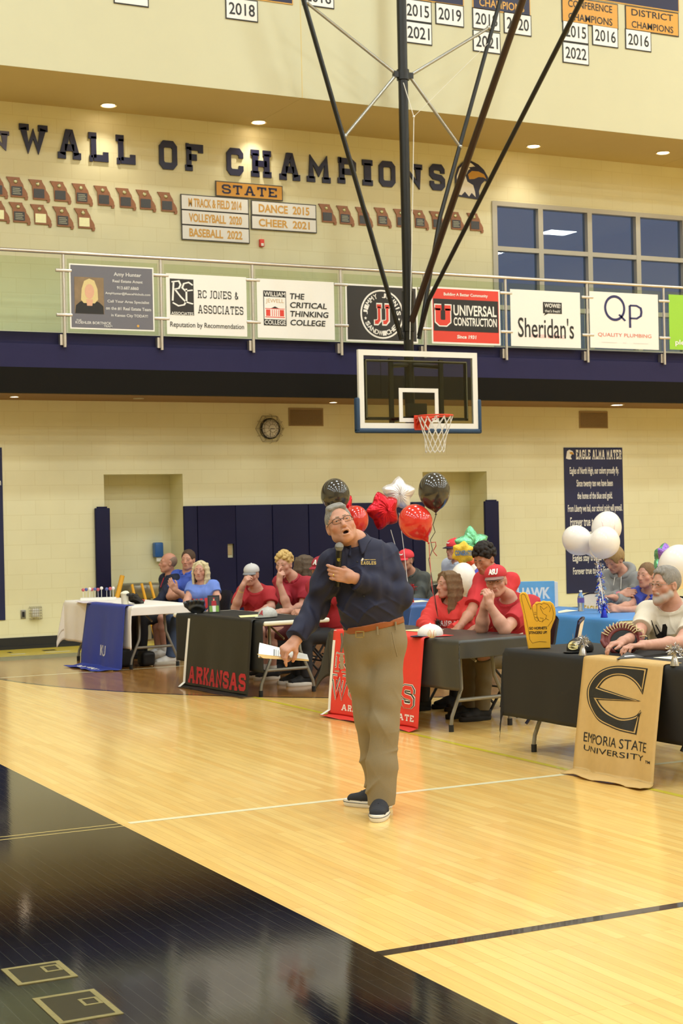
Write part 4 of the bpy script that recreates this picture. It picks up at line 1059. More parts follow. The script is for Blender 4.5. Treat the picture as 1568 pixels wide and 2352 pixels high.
for i in range(5): z = p[2] - .075 + .037 * i; c.tube([(p[0] - .08, WY - .002, z), (p[0] - .076, WY - .08, z), (p[0] + .076, WY - .08, z), (p[0] + .08, WY - .002, z)], .003, 5)
c.build('wire_cage', m_wire, t)
# alcove furniture
AYB = WY + AD
p = at(359, 1264, Y=AYB); t = thing('paper_dispenser', 'blue paper towel dispenser on the alcove wall over the fountain', 'dispenser', (p[0], AYB, p[2]))
MB().rbox((p[0] - .065, AYB - .13, p[2] - .10), (p[0] + .065, AYB - .002, p[2] + .115), .02).build('housing', mat('dispenser_blue', '2B62A8', rough=.25), t)
MB().box((p[0] - .03, AYB - .10, p[2] - .16), (p[0] + .065, AYB - .06, p[2] - .09)).build('paper_end', m_pwhite, t)
m_basin = mat('fountain_steel', '8F8A7C', rough=.35, metal=.6)
for (px, py, X0), lb in (((322, 1350, 0), 'round steel drinking fountain in the alcove beside the bald man'), ((1000, 1345, 1), 'round steel drinking fountain in the alcove behind the red balloon')):
    p = at(px, py, Y=WY + .22); cx = min(max(p[0], AL[X0][0] + .36), AL[X0][1] - .36) if X0 == 0 else AL[1][0] + .36
    t = thing('drinking_fountain', lb, 'fountain', (cx, WY + .22, 0))
    z = p[2] + .06
    MB().lathe([(.28, -.2), (.335, -.18), (.34, -.02), (.325, 0), (.28, -.01), (.22, -.06), (0, -.08)], (cx, WY + .18, z), 32).build('basin', m_basin, t)
    MB().box((cx - .13, WY + .15, .02), (cx + .13, AYB - .002, z - .18)).build('pedestal', m_basin, t)
m_yel = mat('caution_yellow', 'E8A82A', rough=.45); p0 = at(275, 1360, Y=WY - .12)
for (xa, ya), (xb, yb), lb in (((281, 1322), (268, 1376), 'yellow bar leaning at the fountain, nearest the navy corner pad'), ((303, 1342), (310, 1376), 'yellow bar under the fountain basin, second from the navy corner pad'), ((325, 1340), (334, 1376), 'yellow bar under the fountain basin, third from the navy corner pad'), ((344, 1336), (352, 1365), 'yellow bar under the fountain basin, closest to the bald man')):
    a = at(xa, ya, Y=WY - .24); c = at(xb, yb, Y=WY - .27); d = (c - a) / np.linalg.norm(c - a); c = a + (c - a) * ((a[2] - .02) / (a[2] - c[2]))
    m = MB(); m.tube([a, c], .034 if xa == 281 else .020, 8); tag(m.build('yellow_bar', m_yel), lb, 'barrier', 'yellow barrier bars by the fountain')
# floor plates in the dark paint
m_plate = mat('floor_plate_brass', 'A59A6A', rough=.35, metal=.6, var=.3, scale=30); m_plated = mat('floor_plate_dark', '2A2920', rough=.25, metal=.3, var=.3)
for (x0, y0, x1, y1), lb in (((1.60, 5.95, 1.835, 6.20), 'square brass-edged floor plate in the dark paint, the further one'), ((1.60, 5.42, 1.835, 5.76), 'square brass-edged floor plate in the dark paint, the nearer one')):
    t = thing('floor_plate', lb, 'floor plate', ((x0 + x1) / 2, (y0 + y1) / 2, 0), 'brass floor plates')
    m = MB(); z = .0035; wd = .022
    for q in ((x0, y0, x1, y0 + wd), (x0, y1 - wd, x1, y1), (x0, y0 + wd, x0 + wd, y1 - wd), (x1 - wd, y0 + wd, x1, y1 - wd)): m.box((q[0], q[1], .0005), (q[2], q[3], z))
    m.build('frame', m_plate, t)
    MB().box((x0 + wd, y0 + wd, .0005), (x1 - wd, y1 - wd, .0028)).build('cover', m_plated, t)
    h = MB(); hx, hy = x0 + .60 * (x1 - x0), y0 + .45 * (y1 - y0)
    for q in ((hx, hy, hx + .07, hy + .012), (hx, hy + .075, hx + .07, hy + .087), (hx, hy + .012, hx + .012, hy + .075), (hx + .058, hy + .012, hx + .07, hy + .075)): h.box((q[0], q[1], .0028), (q[2], q[3], .0042))
    h.build('handle', m_plate, t)
from mathutils.geometry import tessellate_polygon
# ================================================================ folding tables, cloths and banners
m_top = mat('table_top_plastic', 'E4DFCF', rough=0.5, var=0.03)
m_leg = mat('table_leg_grey', '8B877C', rough=0.4, metal=0.4, var=0.04)
m_foot = mat('rubber_foot', '1A1A1A', rough=0.7)
TH = .74
def folding_table(label, x0, x1, y0, y1):
    t = thing('folding_table', label, 'table', (x0, y0, 0), 'white folding tables of the ceremony')
    MB().rbox((x0, y0, TH - .045), (x1, y1, TH), .018).build('tabletop', m_top, t)
    cx = (x0 + x1) / 2
    for ye, s in ((y0 + .22, 1), (y1 - .22, -1)):
        for sx in (-1, 1):
            p = [(cx + sx * .16, ye + s * .06, TH - .05), (cx + sx * .17, ye + s * .03, .42), (cx + sx * .19, ye, .34), (cx + sx * .29, ye, .12), (cx + sx * .30, ye, .06), (cx + sx * .30, ye, .012)]
            l = MB().tube(p, .0155, 10).build('leg', m_leg, t)
            MB().tube([(cx + sx * .30, ye, 0), (cx + sx * .30, ye, .055)], .021, 10).build('foot_cap', m_foot, l)
        MB().tube([(cx - .235, ye, .245), (cx + .235, ye, .245)], .016, 8).build('crossbar', m_leg, t)
        MB().tube([(cx, ye + s * .05, TH - .2), (cx, ye + s * .42, TH - .05)], .010, 8).build('brace', m_leg, t)
    t.rotation_euler.z = TANG.get((x0, y0), 0)
    return t
T1 = (6.107, 6.85, 17.43, 19.42); T2 = (6.217, 6.96, 13.97, 15.94); T3 = (6.45, 7.19, 10.75, 12.60); T4 = (6.48, 7.24, 7.45, 9.94); T5 = (8.76, 9.52, 11.80, 13.92); T6 = (8.50, 9.26, 15.15, 17.1)
TANG = {(6.107, 17.43): .095, (6.217, 13.97): .095, (6.45, 10.75): .112, (6.48, 7.45): .051}   # the row of tables stands slightly askew
def turn(T, x, y):
    a = TANG.get((T[0], T[2]), 0); c, s = math.cos(a), math.sin(a); dx, dy = x - T[0], y - T[2]; return T[0] + c * dx - s * dy, T[2] + s * dx + c * dy
for q, lb in ((T1, 'folding table under the white cloth with the blue banner'), (T2, 'white folding table with a bare white edge under the black ARKANSAS cloth'), (T3, 'folding table under the shiny black plastic cloth with the red banner'), (T4, 'folding table under the fitted black cloth with the gold banner'), (T5, 'folding table under the light blue cloth near the alma mater banner'), (T6, 'folding table under the blue cloth behind the speaker')):
    folding_table(lb, *q)

def cloth(name, label, T, drops, color, flare=.45, wav=.012, group=None, wf=16, seed=0, inset=(0, 0, 0, 0), z0=TH + .004, thick=.003):
    """a cloth laid over the table: drops = hang at -x, +x, -y, +y"""
    T_ = T; x0, x1, y0, y1 = T; x0 += inset[0]; x1 -= inset[1]; y0 += inset[2]; y1 -= inset[3]
    a, b, c, d = drops; e = .012
    us = np.concatenate([np.linspace(-a, 0, 16)[:-1] if a else [], np.linspace(0, x1 - x0, 14), np.linspace(x1 - x0, x1 - x0 + b, 14)[1:] if b else []])
    vs = np.concatenate([np.linspace(-c, 0, 16)[:-1] if c else [], np.linspace(0, y1 - y0, 40), np.linspace(y1 - y0, y1 - y0 + d, 16)[1:] if d else []])
    def P(u, v):
        ox = -u if u < 0 else max(0, u - (x1 - x0)); oy = -v if v < 0 else max(0, v - (y1 - y0)); sx = -1 if u < 0 else 1; sy = -1 if v < 0 else 1
        x = min(max(u, 0), x1 - x0) + x0; y = min(max(v, 0), y1 - y0) + y0; dr = math.hypot(ox, oy)
        z = z0 - max(0, dr - .006)
        if ox > 0: x += sx * min(1, dr / .02) * (e + wav * min(1, dr / .25) * (math.sin(y * wf + seed) * .6 + math.sin(y * wf * .43 + seed * 2) * .6 + .6))
        if oy > 0: y += sy * min(1, dr / .02) * (e + wav * min(1, dr / .25) * (math.sin(x * wf + seed) * .6 + .6))
        if ox > 0 and oy > 0:
            k = min(ox, oy) * flare; x += sx * k; y += sy * k * .75; z += k * .25
        x, y = turn(T_, x, y); return (x, y, max(z, .006) + (.0006 * math.sin(x * 31) * math.sin(y * 23) if dr == 0 else 0))
    m = MB(); nu = len(us); vv = [P(u, v) for v in vs for u in us]
    m.add(vv, [(j * nu + i, j * nu + i + 1, (j + 1) * nu + i + 1, (j + 1) * nu + i) for j in range(len(vs) - 1) for i in range(nu - 1)], 0, True)
    o = m.build(name, color); tag(o, label, 'tablecloth', group)
    sd = o.modifiers.new('thickness', 'SOLIDIFY'); sd.thickness = thick; sd.offset = -1
    return o
m_cwhite = mat('paper_cloth_white', 'F2EAE0', rough=0.75, var=0.02, bump=.1, bscale=9)
m_cblack = mat('cloth_black', '1C1C1B', rough=0.75, var=0.1, scale=90, bump=.05)
m_plblack = mat('plastic_cloth_black', '3A3936', rough=0.38, var=0.05, scale=12, bump=.25, bscale=7)
m_blackf = mat('fitted_cloth_black', '1A191A', rough=0.7, var=0.1, scale=90)
m_cblue = mat('plastic_cloth_light_blue', '4A8FD2', rough=0.4, var=0.05, bump=.25, bscale=7)
m_cblue2 = mat('plastic_cloth_blue', '4369A8', rough=0.4, var=0.06, bump=.25, bscale=7)
cloth('tablecloth', 'white paper tablecloth with one long creased corner, on the table by the alcove', T1, (.50, .12, .115, .38), m_cwhite, seed=1, flare=.22, wav=.02)
cloth('tablecloth', 'black cloth runner over the table with the bare white end', T2, (.50, 0, 0, 0), m_cblack, seed=2, inset=(0, .06, .012, .1), wav=.004)
cloth('tablecloth', 'shiny dark plastic tablecloth with a folded hanging corner, under the red banner', T3, (.40, .2, .15, .42), m_plblack, seed=3, flare=.28, wav=.02)
cloth('tablecloth', 'long matte black tablecloth under the gold banner', T4, (.50, .3, .3, .50), m_blackf, seed=4, flare=.05, wav=.006)
cloth('tablecloth', 'light blue plastic tablecloth on the table before the alma mater banner', T5, (.45, .2, .02, .3), m_cblue, seed=5, flare=.3, inset=(0, 0, .0, 0), wav=.02)
cloth('tablecloth', 'blue plastic tablecloth on the far table behind the speaker', T6, (.40, .2, .3, .3), m_cblue2, seed=6, flare=.4, wav=.02)

class Flag:
    """banner laid over the front (-x) edge of a table: v=0 on the table top, hanging down to the floor and pooling there"""
    def __init__(s, name, label, T, yl, yr, back, pool, m, seed=0, wav=.010, lean=.0, drop=None, x_off=.02, skew=0.0, flare=0.0):
        s.T = T; s.xe = T[0] - x_off; s.yl, s.yr, s.back, s.pool, s.seed, s.wav, s.lean, s.skew, s.flare = yl, yr, back, pool, seed, wav, lean, skew, flare
        s.drop = TH + .012 if drop is None else drop; s.L = back + s.drop + pool
        m_ = MB(); m_.grid(lambda u, v: s.P(u, v), 26, 60); s.o = m_.build(name, m); tag(s.o, label, 'banner')
        sd = s.o.modifiers.new('thickness', 'SOLIDIFY'); sd.thickness = .003; sd.offset = 0
    def P(s, u, v, lift=0.0):
        l = v * s.L; y = s.yl + (s.yr - s.yl) * u; r = .022; zt = TH + .010
        if l < s.back - r: x, z, nx, nz = s.xe + (s.back - l), zt, 0, 1
        elif l < s.back + r * .57:
            a = (l - s.back + r) / (r * 1.57) * PI / 2; x = s.xe + r - r * math.sin(a); z = zt - r + r * math.cos(a); nx, nz = -math.sin(a), math.cos(a)
        else:
            q = l - s.back - r * .57; hh = s.drop - r - .02
            if q < hh or s.pool == 0:
                f = min(1, q / .5); x = s.xe - s.lean * q / s.drop - s.wav * f * (math.sin(u * 9 + s.seed) + .5 * math.sin(u * 21 + s.seed * 2) + 1.2); z = zt - r - q; nx, nz = -1, 0
            else:
                q2 = q - hh; x0 = s.xe - s.lean * hh / s.drop - s.wav * (math.sin(u * 9 + s.seed) + .5 * math.sin(u * 21 + s.seed * 2) + 1.2)
                k = min(1, q2 / .06); x = x0 - max(0, q2 - .02); z = .020 * (1 - k) + .006 + .013 * abs(math.sin(u * 8 + q2 * 14 + s.seed)) * min(1, q2 / .05); nx, nz = -.5, .85
                y += (u - .5) * s.flare * q2
        y += s.skew * max(0, l - s.back)
        x, y = turn(s.T, x + nx * lift, y); return V3(x, y, max(z, .004) + nz * lift)
    def warp(s, mi=0):
        """map flat (u along width 0..1, v along length 0..1) geometry on to the cloth"""
        return lambda u, v, lift: s.P(u, v, lift)
    def put(s, name, V, F_, m, lift=.004):
        """geometry in banner units (u, v) with v measured downwards"""
        mb = MB(); bm = bmesh.new(); vs = [bm.verts.new((p[0], p[1], 0)) for p in V]
        if len(F_) == 1 and len(F_[0]) > 4: F_ = tessellate_polygon([[Vector((p[0], p[1], 0)) for p in V]])
        for g in F_:
            try: bm.faces.new([vs[i] for i in g])
            except ValueError: pass
        bmesh.ops.triangulate(bm, faces=bm.faces[:])
        for _ in range(3):
            ed = [e for e in bm.edges if (e.verts[0].co - e.verts[1].co).length > .06]
            if not ed: break
            bmesh.ops.subdivide_edges(bm, edges=ed, cuts=1); bmesh.ops.triangulate(bm, faces=bm.faces[:])
        bm.verts.index_update()
        mb.add([s.P(v.co.x, v.co.y, lift) for v in bm.verts], [[v.index for v in f.verts] for f in bm.faces], 0); bm.free()
        return mb.build(name, m, s.o)
    def fit(s, V, cu, cv, w, h, vshift=None):
        V = np.array(V, float); lo, hi = V.min(0), V.max(0); q = (V - lo) / (hi - lo) - .5
        return [(cu + p[0] * w, cv - p[1] * h + (vshift(p[0]) if vshift else 0)) for p in q]
    def text(s, tx, cu, cv, w, h, m, bold=.02, name='lettering', lift=.004, block=None, vshift=None, gap=.18, asp=.8):
        if block:
            VV, FF, x = [], [], 0
            for ch in tx:
                if ch == ' ': x += .5; continue
                v, f = block_geo(ch, block, asp=asp); lo = v[:, 0].min(); o = len(VV); VV += [(p[0] - lo + x, p[1]) for p in v]; FF += [tuple(i + o for i in g) for g in f]; x += v[:, 0].max() - lo + gap
            return s.put(name, s.fit(VV, cu, cv, w, h, vshift), FF, m, lift)
        v, f = text_geo(tx, bold, 0); return s.put(name, s.fit(v, cu, cv, w, h, vshift), f, m, lift)
def yat(px, py): return at(px, py, Z=TH)[1]
# blue banner (the bird is left out, its letters stay)
m_kub = mat('banner_royal_blue', '2F3F97', rough=.55, var=.06, bump=.1, bscale=14); m_bwhite = mat('banner_white', 'EFEAE2', rough=.6); m_bred = mat('banner_red', 'D8352B', rough=.55, var=.05, bump=.1, bscale=14)
kb = Flag('school_banner', 'royal blue KU banner hanging over the white tablecloth to the floor', T1, 18.62, 17.52, .12, .26, m_kub, seed=1, lean=.05, x_off=.05, wav=.016, skew=0.02, flare=.8)
kb.text('KU', .52, .58, .20, .11, m_bwhite, bold=.01)
kb.text('BASEBALL', .52, .90, .62, .055, m_bwhite, bold=.04)
# black ARKANSAS banner (the animal is left out)
m_arb = mat('banner_black', '1D1B19', rough=.5, var=.08, bump=.15, bscale=12); m_cardinal = mat('banner_cardinal', 'B01E2A', rough=.55, var=.08)
ab = Flag('school_banner', 'black banner with red ARKANSAS lettering and one white hem', T2, 15.50, 14.14, .10, .06, m_arb, seed=2, lean=.07, x_off=.035, wav=.008)
ab.text('ARKANSAS', .52, .765, .88, .205, m_cardinal, block=.26, gap=.10)
ab.put('white_hem', [(0.0, .03), (.035, .03), (.035, .985), (0, .985)], [(0, 1, 2, 3)], m_bwhite, .003)
# red banner
m_rwb = mat('banner_bright_red', 'E23A30', rough=.5, var=.05, bump=.15, bscale=9)
rb = Flag('school_banner', 'bright red banner with outlined block letters, partly hidden by the speaker', T3, 12.48, 11.15, .30, .08, m_rwb, seed=3, lean=.07, x_off=.05, wav=.010)
rb.put('white_hem', [(0.0, .02), (.03, .02), (.03, .99), (0, .99)], [(0, 1, 2, 3)], m_bwhite, .003)
for tx, cu, cv, w, h in (('RED', .27, .50, .44, .15), ('WOLVES', .49, .69, .93, .20)):
    rb.text(tx, cu, cv, w, h, m_bwhite, block=.40, lift=.004, gap=.06, name='outline'); rb.text(tx, cu, cv, w * .985, h * .94, m_ink, block=.34, lift=.006, gap=.1, name='outline')
    rb.text(tx, cu, cv, w * .965, h * .88, m_bwhite, block=.26, lift=.008, gap=.18, name='outline'); rb.text(tx, cu, cv, w * .955, h * .84, m_rwb, block=.20, lift=.010, gap=.22)
rb.text('ARKANSAS STATE', .55, .835, .80, .05, m_bwhite, block=.22)
# gold banner
m_gob = mat('banner_old_gold', 'C8A364', rough=.6, var=.07, scale=25, bump=.12, bscale=12)
gb = Flag('school_banner', 'old gold EMPORIA STATE UNIVERSITY banner with a large black E', T4, 9.0, 8.19, .16, .12, m_gob, seed=4, lean=.22, x_off=.02, wav=.014, flare=.0, skew=-.20)
gh = gb.back / gb.L; gs = (gb.drop) / gb.L
def cr(pts, n=6):
    out = []; k = len(pts)
    for i in range(k - 1):
        p0, p1, p2, p3 = (np.array(pts[max(0, min(k - 1, j))], float) for j in (i - 1, i, i + 1, i + 2))
        for t in np.linspace(0, 1, n, endpoint=False): out.append(.5 * ((2 * p1) + (-p0 + p2) * t + (2 * p0 - 5 * p1 + 4 * p2 - p3) * t * t + (-p0 + 3 * p1 - 3 * p2 + p3) * t ** 3))
    return [tuple(q) for q in out] + [tuple(map(float, pts[-1]))]
def inset_poly(p, d):
    p = [np.array(q, float) for q in p]; n = len(p); ar = sum(p[i][0] * p[(i + 1) % n][1] - p[(i + 1) % n][0] * p[i][1] for i in range(n)); sg = 1 if ar > 0 else -1; o = []
    for i in range(n):
        a = p[i] - p[i - 1]; b = p[(i + 1) % n] - p[i]; a /= np.linalg.norm(a) + 1e-9; b /= np.linalg.norm(b) + 1e-9
        na = np.array([-a[1], a[0]]) * sg; nb = np.array([-b[1], b[0]]) * sg; m = na + nb; m /= np.linalg.norm(m) + 1e-9; o.append(tuple(p[i] + m * d / max(.45, m @ na)))
    return o
EM = cr([(1190, 672), (1080, 660), (950, 655), (850, 690), (780, 765), (748, 860), (765, 970), (810, 1050), (890, 1120), (1000, 1172), (1155, 1215)]) + cr([(1168, 1010), (1135, 1062), (1060, 1085), (970, 1055), (905, 1005), (850, 945)]) + [(1165, 942), (845, 838)] + cr([(845, 838), (890, 772), (960, 738), (1040, 745), (1110, 795), (1172, 888)])[1:]
toU = lambda q: ((q[0] - 690 - (q[1] - 640) * .03) / 606, gh + gs * ((q[1] - 588 - 62 * (q[0] - 690) / 606) / 985))
for nm, d, mm, lf in (('emblem_edge', 0, m_ink, .004), ('emblem_inline', 9, m_gob, .006), ('emblem', 19, m_ink, .008)):
    pt = [toU(q) for q in (EM if d == 0 else inset_poly(EM, d))]; gb.put(nm, pt, [tuple(range(len(pt)))], mm, lf)
gb.text('EMPORIA STATE', .49, gh + gs * .675, .80, .058, m_ink, bold=0.0); gb.text('UNIVERSITY', .48, gh + gs * .765, .76, .034, m_ink, bold=0.0); gb.text('TM', .92, gh + gs * .785, .06, .016, m_ink)

# ================================================================ folding chairs
m_seat = mat('chair_black', '1F1F22', rough=.5); m_chw = mat('chair_back_white', 'EFE6DC', rough=.45); m_chn = mat('chair_frame_navy', '1E2140', rough=.35, metal=.3); m_chy = mat('chair_print_gold', 'DDBB3A', rough=.5)
def make_chair(loc, ang, label, eagles=False):
    """folding chair, local +x is where the sitter faces"""
    t = thing('folding_chair', label, 'chair', (0, 0, 0), 'folding chairs at the tables'); R = Matrix.Rotation(ang, 4, 'Z')
    fm = m_chn if eagles else m_seat
    for s in (-1, 1):
        MB().tube([(-.24, s * .21, .82), (-.20, s * .21, .62), (.20, s * .21, .012)], .013, 8).xf(R).build('leg', fm, t)
        MB().tube([(.12, s * .185, .44), (-.26, s * .185, .012)], .012, 8).xf(R).build('leg', fm, t)
    for a, b in (((.10, .17), (.10, .17)), ((-.17, .16), (-.17, .16))): MB().tube([(a[0], -.2, a[1]), (a[0], .2, a[1])], .010, 8).xf(R).build('crossbar', fm, t)
    MB().rbox((-.20, -.20, .43), (.21, .20, .455), .012).xf(R).build('seat', m_chw if eagles else m_seat, t)
    b = MB()
    def bk(u, v): y = (u - .5) * .42; w = 1 - .12 * abs(2 * u - 1) ** 4; return (-.19 - v * .055 * w - .03 * (1 - (2 * u - 1) ** 2), y, .60 + v * .25 * w)
    b.grid(bk, 12, 8); b.grid(lambda u, v: tuple(np.array(bk(1 - u, v)) + V3(-.012, 0, 0)), 12, 8); o = b.xf(R).build('backrest', m_chw if eagles else m_seat, t)
    if eagles:
        e = MB(); text(e, 'EAGLES', (-.262, 0, .69), (0, -1, 0), EZ, .26, .075, bold=.03); text(e, 'EAGLES', (-.19, 0, .69), (0, 1, 0), EZ, .26, .075, bold=.03); e.xf(R).build('lettering', m_chy, o)
        MB().tube([tuple(np.array(bk(0, 0)) + 0)] + [tuple(np.array(bk(u, 1)) + V3(-.006, 0, .004)) for u in np.linspace(0, 1, 11)] + [bk(1, 0)], .011, 6).xf(R).build('edge_tube', m_chn, t)
    t.location = tuple(map(float, loc)); return t
# ================================================================ people
m_skin = mat('skin', attr='Col', rough=.48, spec=.4)
_n, _l = m_skin.node_tree.nodes, m_skin.node_tree.links
_pb = _n['Principled BSDF']; _at = [q for q in _n if q.type == 'ATTRIBUTE'][0]; _tc = [q for q in _n if q.type == 'TEX_COORD'][0]
_nz = _n.new('ShaderNodeTexNoise'); _nz.inputs['Scale'].default_value = 38; _nz.inputs['Detail'].default_value = 5; _l.new(_tc.outputs['Object'], _nz.inputs['Vector'])
_mr = _n.new('ShaderNodeValToRGB'); _mr.color_ramp.elements[0].position = .3; _mr.color_ramp.elements[1].position = .7; _mr.color_ramp.elements[0].color = (.94, .87, .85, 1); _mr.color_ramp.elements[1].color = (1.0, 1.0, 1.0, 1)
_mx = _n.new('ShaderNodeMix'); _mx.data_type = 'RGBA'; _mx.blend_type = 'MULTIPLY'; _mx.inputs[0].default_value = 1
_l.new(_nz.outputs[0], _mr.inputs[0]); _l.new(_at.outputs['Color'], _mx.inputs[6]); _l.new(_mr.outputs[0], _mx.inputs[7]); _l.new(_mx.outputs[2], _pb.inputs['Base Color'])
_nb = _n.new('ShaderNodeTexNoise'); _nb.inputs['Scale'].default_value = 160; _nb.inputs['Detail'].default_value = 4; _l.new(_tc.outputs['Object'], _nb.inputs['Vector'])
_bp = _n.new('ShaderNodeBump'); _bp.inputs['Strength'].default_value = .12; _bp.inputs['Distance'].default_value = .004; _l.new(_nb.outputs[0], _bp.inputs['Height']); _l.new(_bp.outputs[0], _pb.inputs['Normal'])
_pb.inputs['Subsurface Weight'].default_value = .12; _pb.inputs['Subsurface Radius'].default_value = (1, .35, .2); _pb.inputs['Subsurface Scale'].default_value = .006
m_eyew = mat('eye_white', 'B9AEA4', rough=.3); m_iris = mat('eye_dark', '2E2620', rough=.2)
m_brow_d = mat('brow_dark', '6A5140', rough=.8); m_brow_g = mat('brow_grey', '9A8674', rough=.8); m_brow_l = mat('brow_light', '9A7A50', rough=.8)
m_frame = mat('spectacle_frame', '2A2622', rough=.3, metal=.4); m_framel = mat('spectacle_frame_pale', '8A8178', rough=.3, metal=.6)
def cv(r, u, t):
    """direction from (image right, image up, towards the camera)"""
    d = r * CR + u * CU - t * CF; return d / np.linalg.norm(d)
def px(x, y, D): return at(x, y, D=D)
FL = [(.040, .026, .021), (.046, .029, .022), (.043, .027, .022), (.034, .021, .019)]
CURL = {'fist': [(1.45, 1.6, 1.0)] * 4, 'relaxed': [(.35, .5, .35), (.45, .55, .4), (.5, .6, .4), (.55, .6, .4)], 'flat': [(.08, .12, .1)] * 4, 'half': [(.8, .9, .6)] * 4, 'point': [(.25, .45, .3), (1.2, 1.4, .9), (1.4, 1.5, 1), (1.45, 1.5, 1)]}
def hand(S, F, side, curl='relaxed', thumb=None, sc=1.0, k=.007, spread=.05):
    """F: origin wrist, +y to the fingers, +z back of the hand; side +1 left hand, -1 right hand"""
    c = CURL[curl] if isinstance(curl, str) else curl
    L_ = lambda x, y, z: F(side * x * sc, y * sc, z * sc)
    S.cap(L_(0, -.02, 0), L_(0, .02, 0), .027 * sc, .028 * sc, .02)
    S.box((0, .052 * sc, -.002 * sc), (.040 * sc, .042 * sc, .0135 * sc), F.R, rd=.012 * sc, k=.016, F=None) if False else None
    S.ops.append(Sdf().box(F(0, .052 * sc, -.002 * sc), (.040 * sc, .044 * sc, .0140 * sc), F.R, rd=.012 * sc, k=.016).ops[0])
    S.cap(L_(.022, .028, -.008), L_(.034, .045, -.010), .018 * sc, .015 * sc, .012)
    tips = []
    for i in range(4):
        x = .0305 - .0203 * i; y = .092 - (.0, -.003, .001, .010)[i]; p = [(x, y - .012, -.001), (x, y, -.001)]; a = 0; dx = (1.5 - i) * spread
        for l, q in zip(FL[i], c[i]):
            a += q; o = p[-1]; p.append((o[0] + dx * l * math.cos(a), o[1] + l * math.cos(a), o[2] - l * math.sin(a)))
        r = (.0098, .0102, .0098, .0086)[i]
        P_ = [L_(*q) for q in p]
        S.chain(P_, [r * 1.08 * sc, r * 1.05 * sc, r * sc, r * .92 * sc, r * .78 * sc], k); tips.append(P_)
    t = thumb or [(.046, .050, -.014), (.060, .078, -.022), (.060, .104, -.028)]
    S.chain([L_(.022, .018, -.006)] + [L_(*q) for q in t], [.017 * sc, .0135 * sc, .0115 * sc, .0092 * sc], k * 1.3)
    return tips
def ik(a, b, l1, l2, pole):
    a, b = np.array(a), np.array(b); d = b - a; L = min(np.linalg.norm(d), (l1 + l2) * .995); d /= np.linalg.norm(d); pole = np.array(pole, float); pole = pole - (pole @ d) * d; pole /= np.linalg.norm(pole)
    x = (l1 ** 2 - l2 ** 2 + L ** 2) / (2 * L); return a + d * x + pole * math.sqrt(max(0, l1 ** 2 - x ** 2))
def sleeve_op(S, pts, rs, c, n, k=.04, disp=None, ku=.05):
    """a cloth tube along pts, cut clean at the plane c, n, then blended into S"""
    T = Sdf(); T.chain(pts, rs, k); fs = [o[0] for o in T.ops]; lo = np.min([o[1][0] for o in T.ops], 0); hi = np.max([o[1][1] for o in T.ops], 0); c = np.array(c, float); n = np.array(n, float)
    def d(P):
        a = fs[0](P)
        for f in fs[1:]:
            b = f(P); h = np.maximum(k - np.abs(a - b), 0) / k; a = np.minimum(a, b) - h * h * k / 4
        if disp is not None: a = a + disp(P)
        return np.maximum(a, (P - c) @ n)
    S.ops.append((d, (lo - .01, hi + .01), ku, False, None))
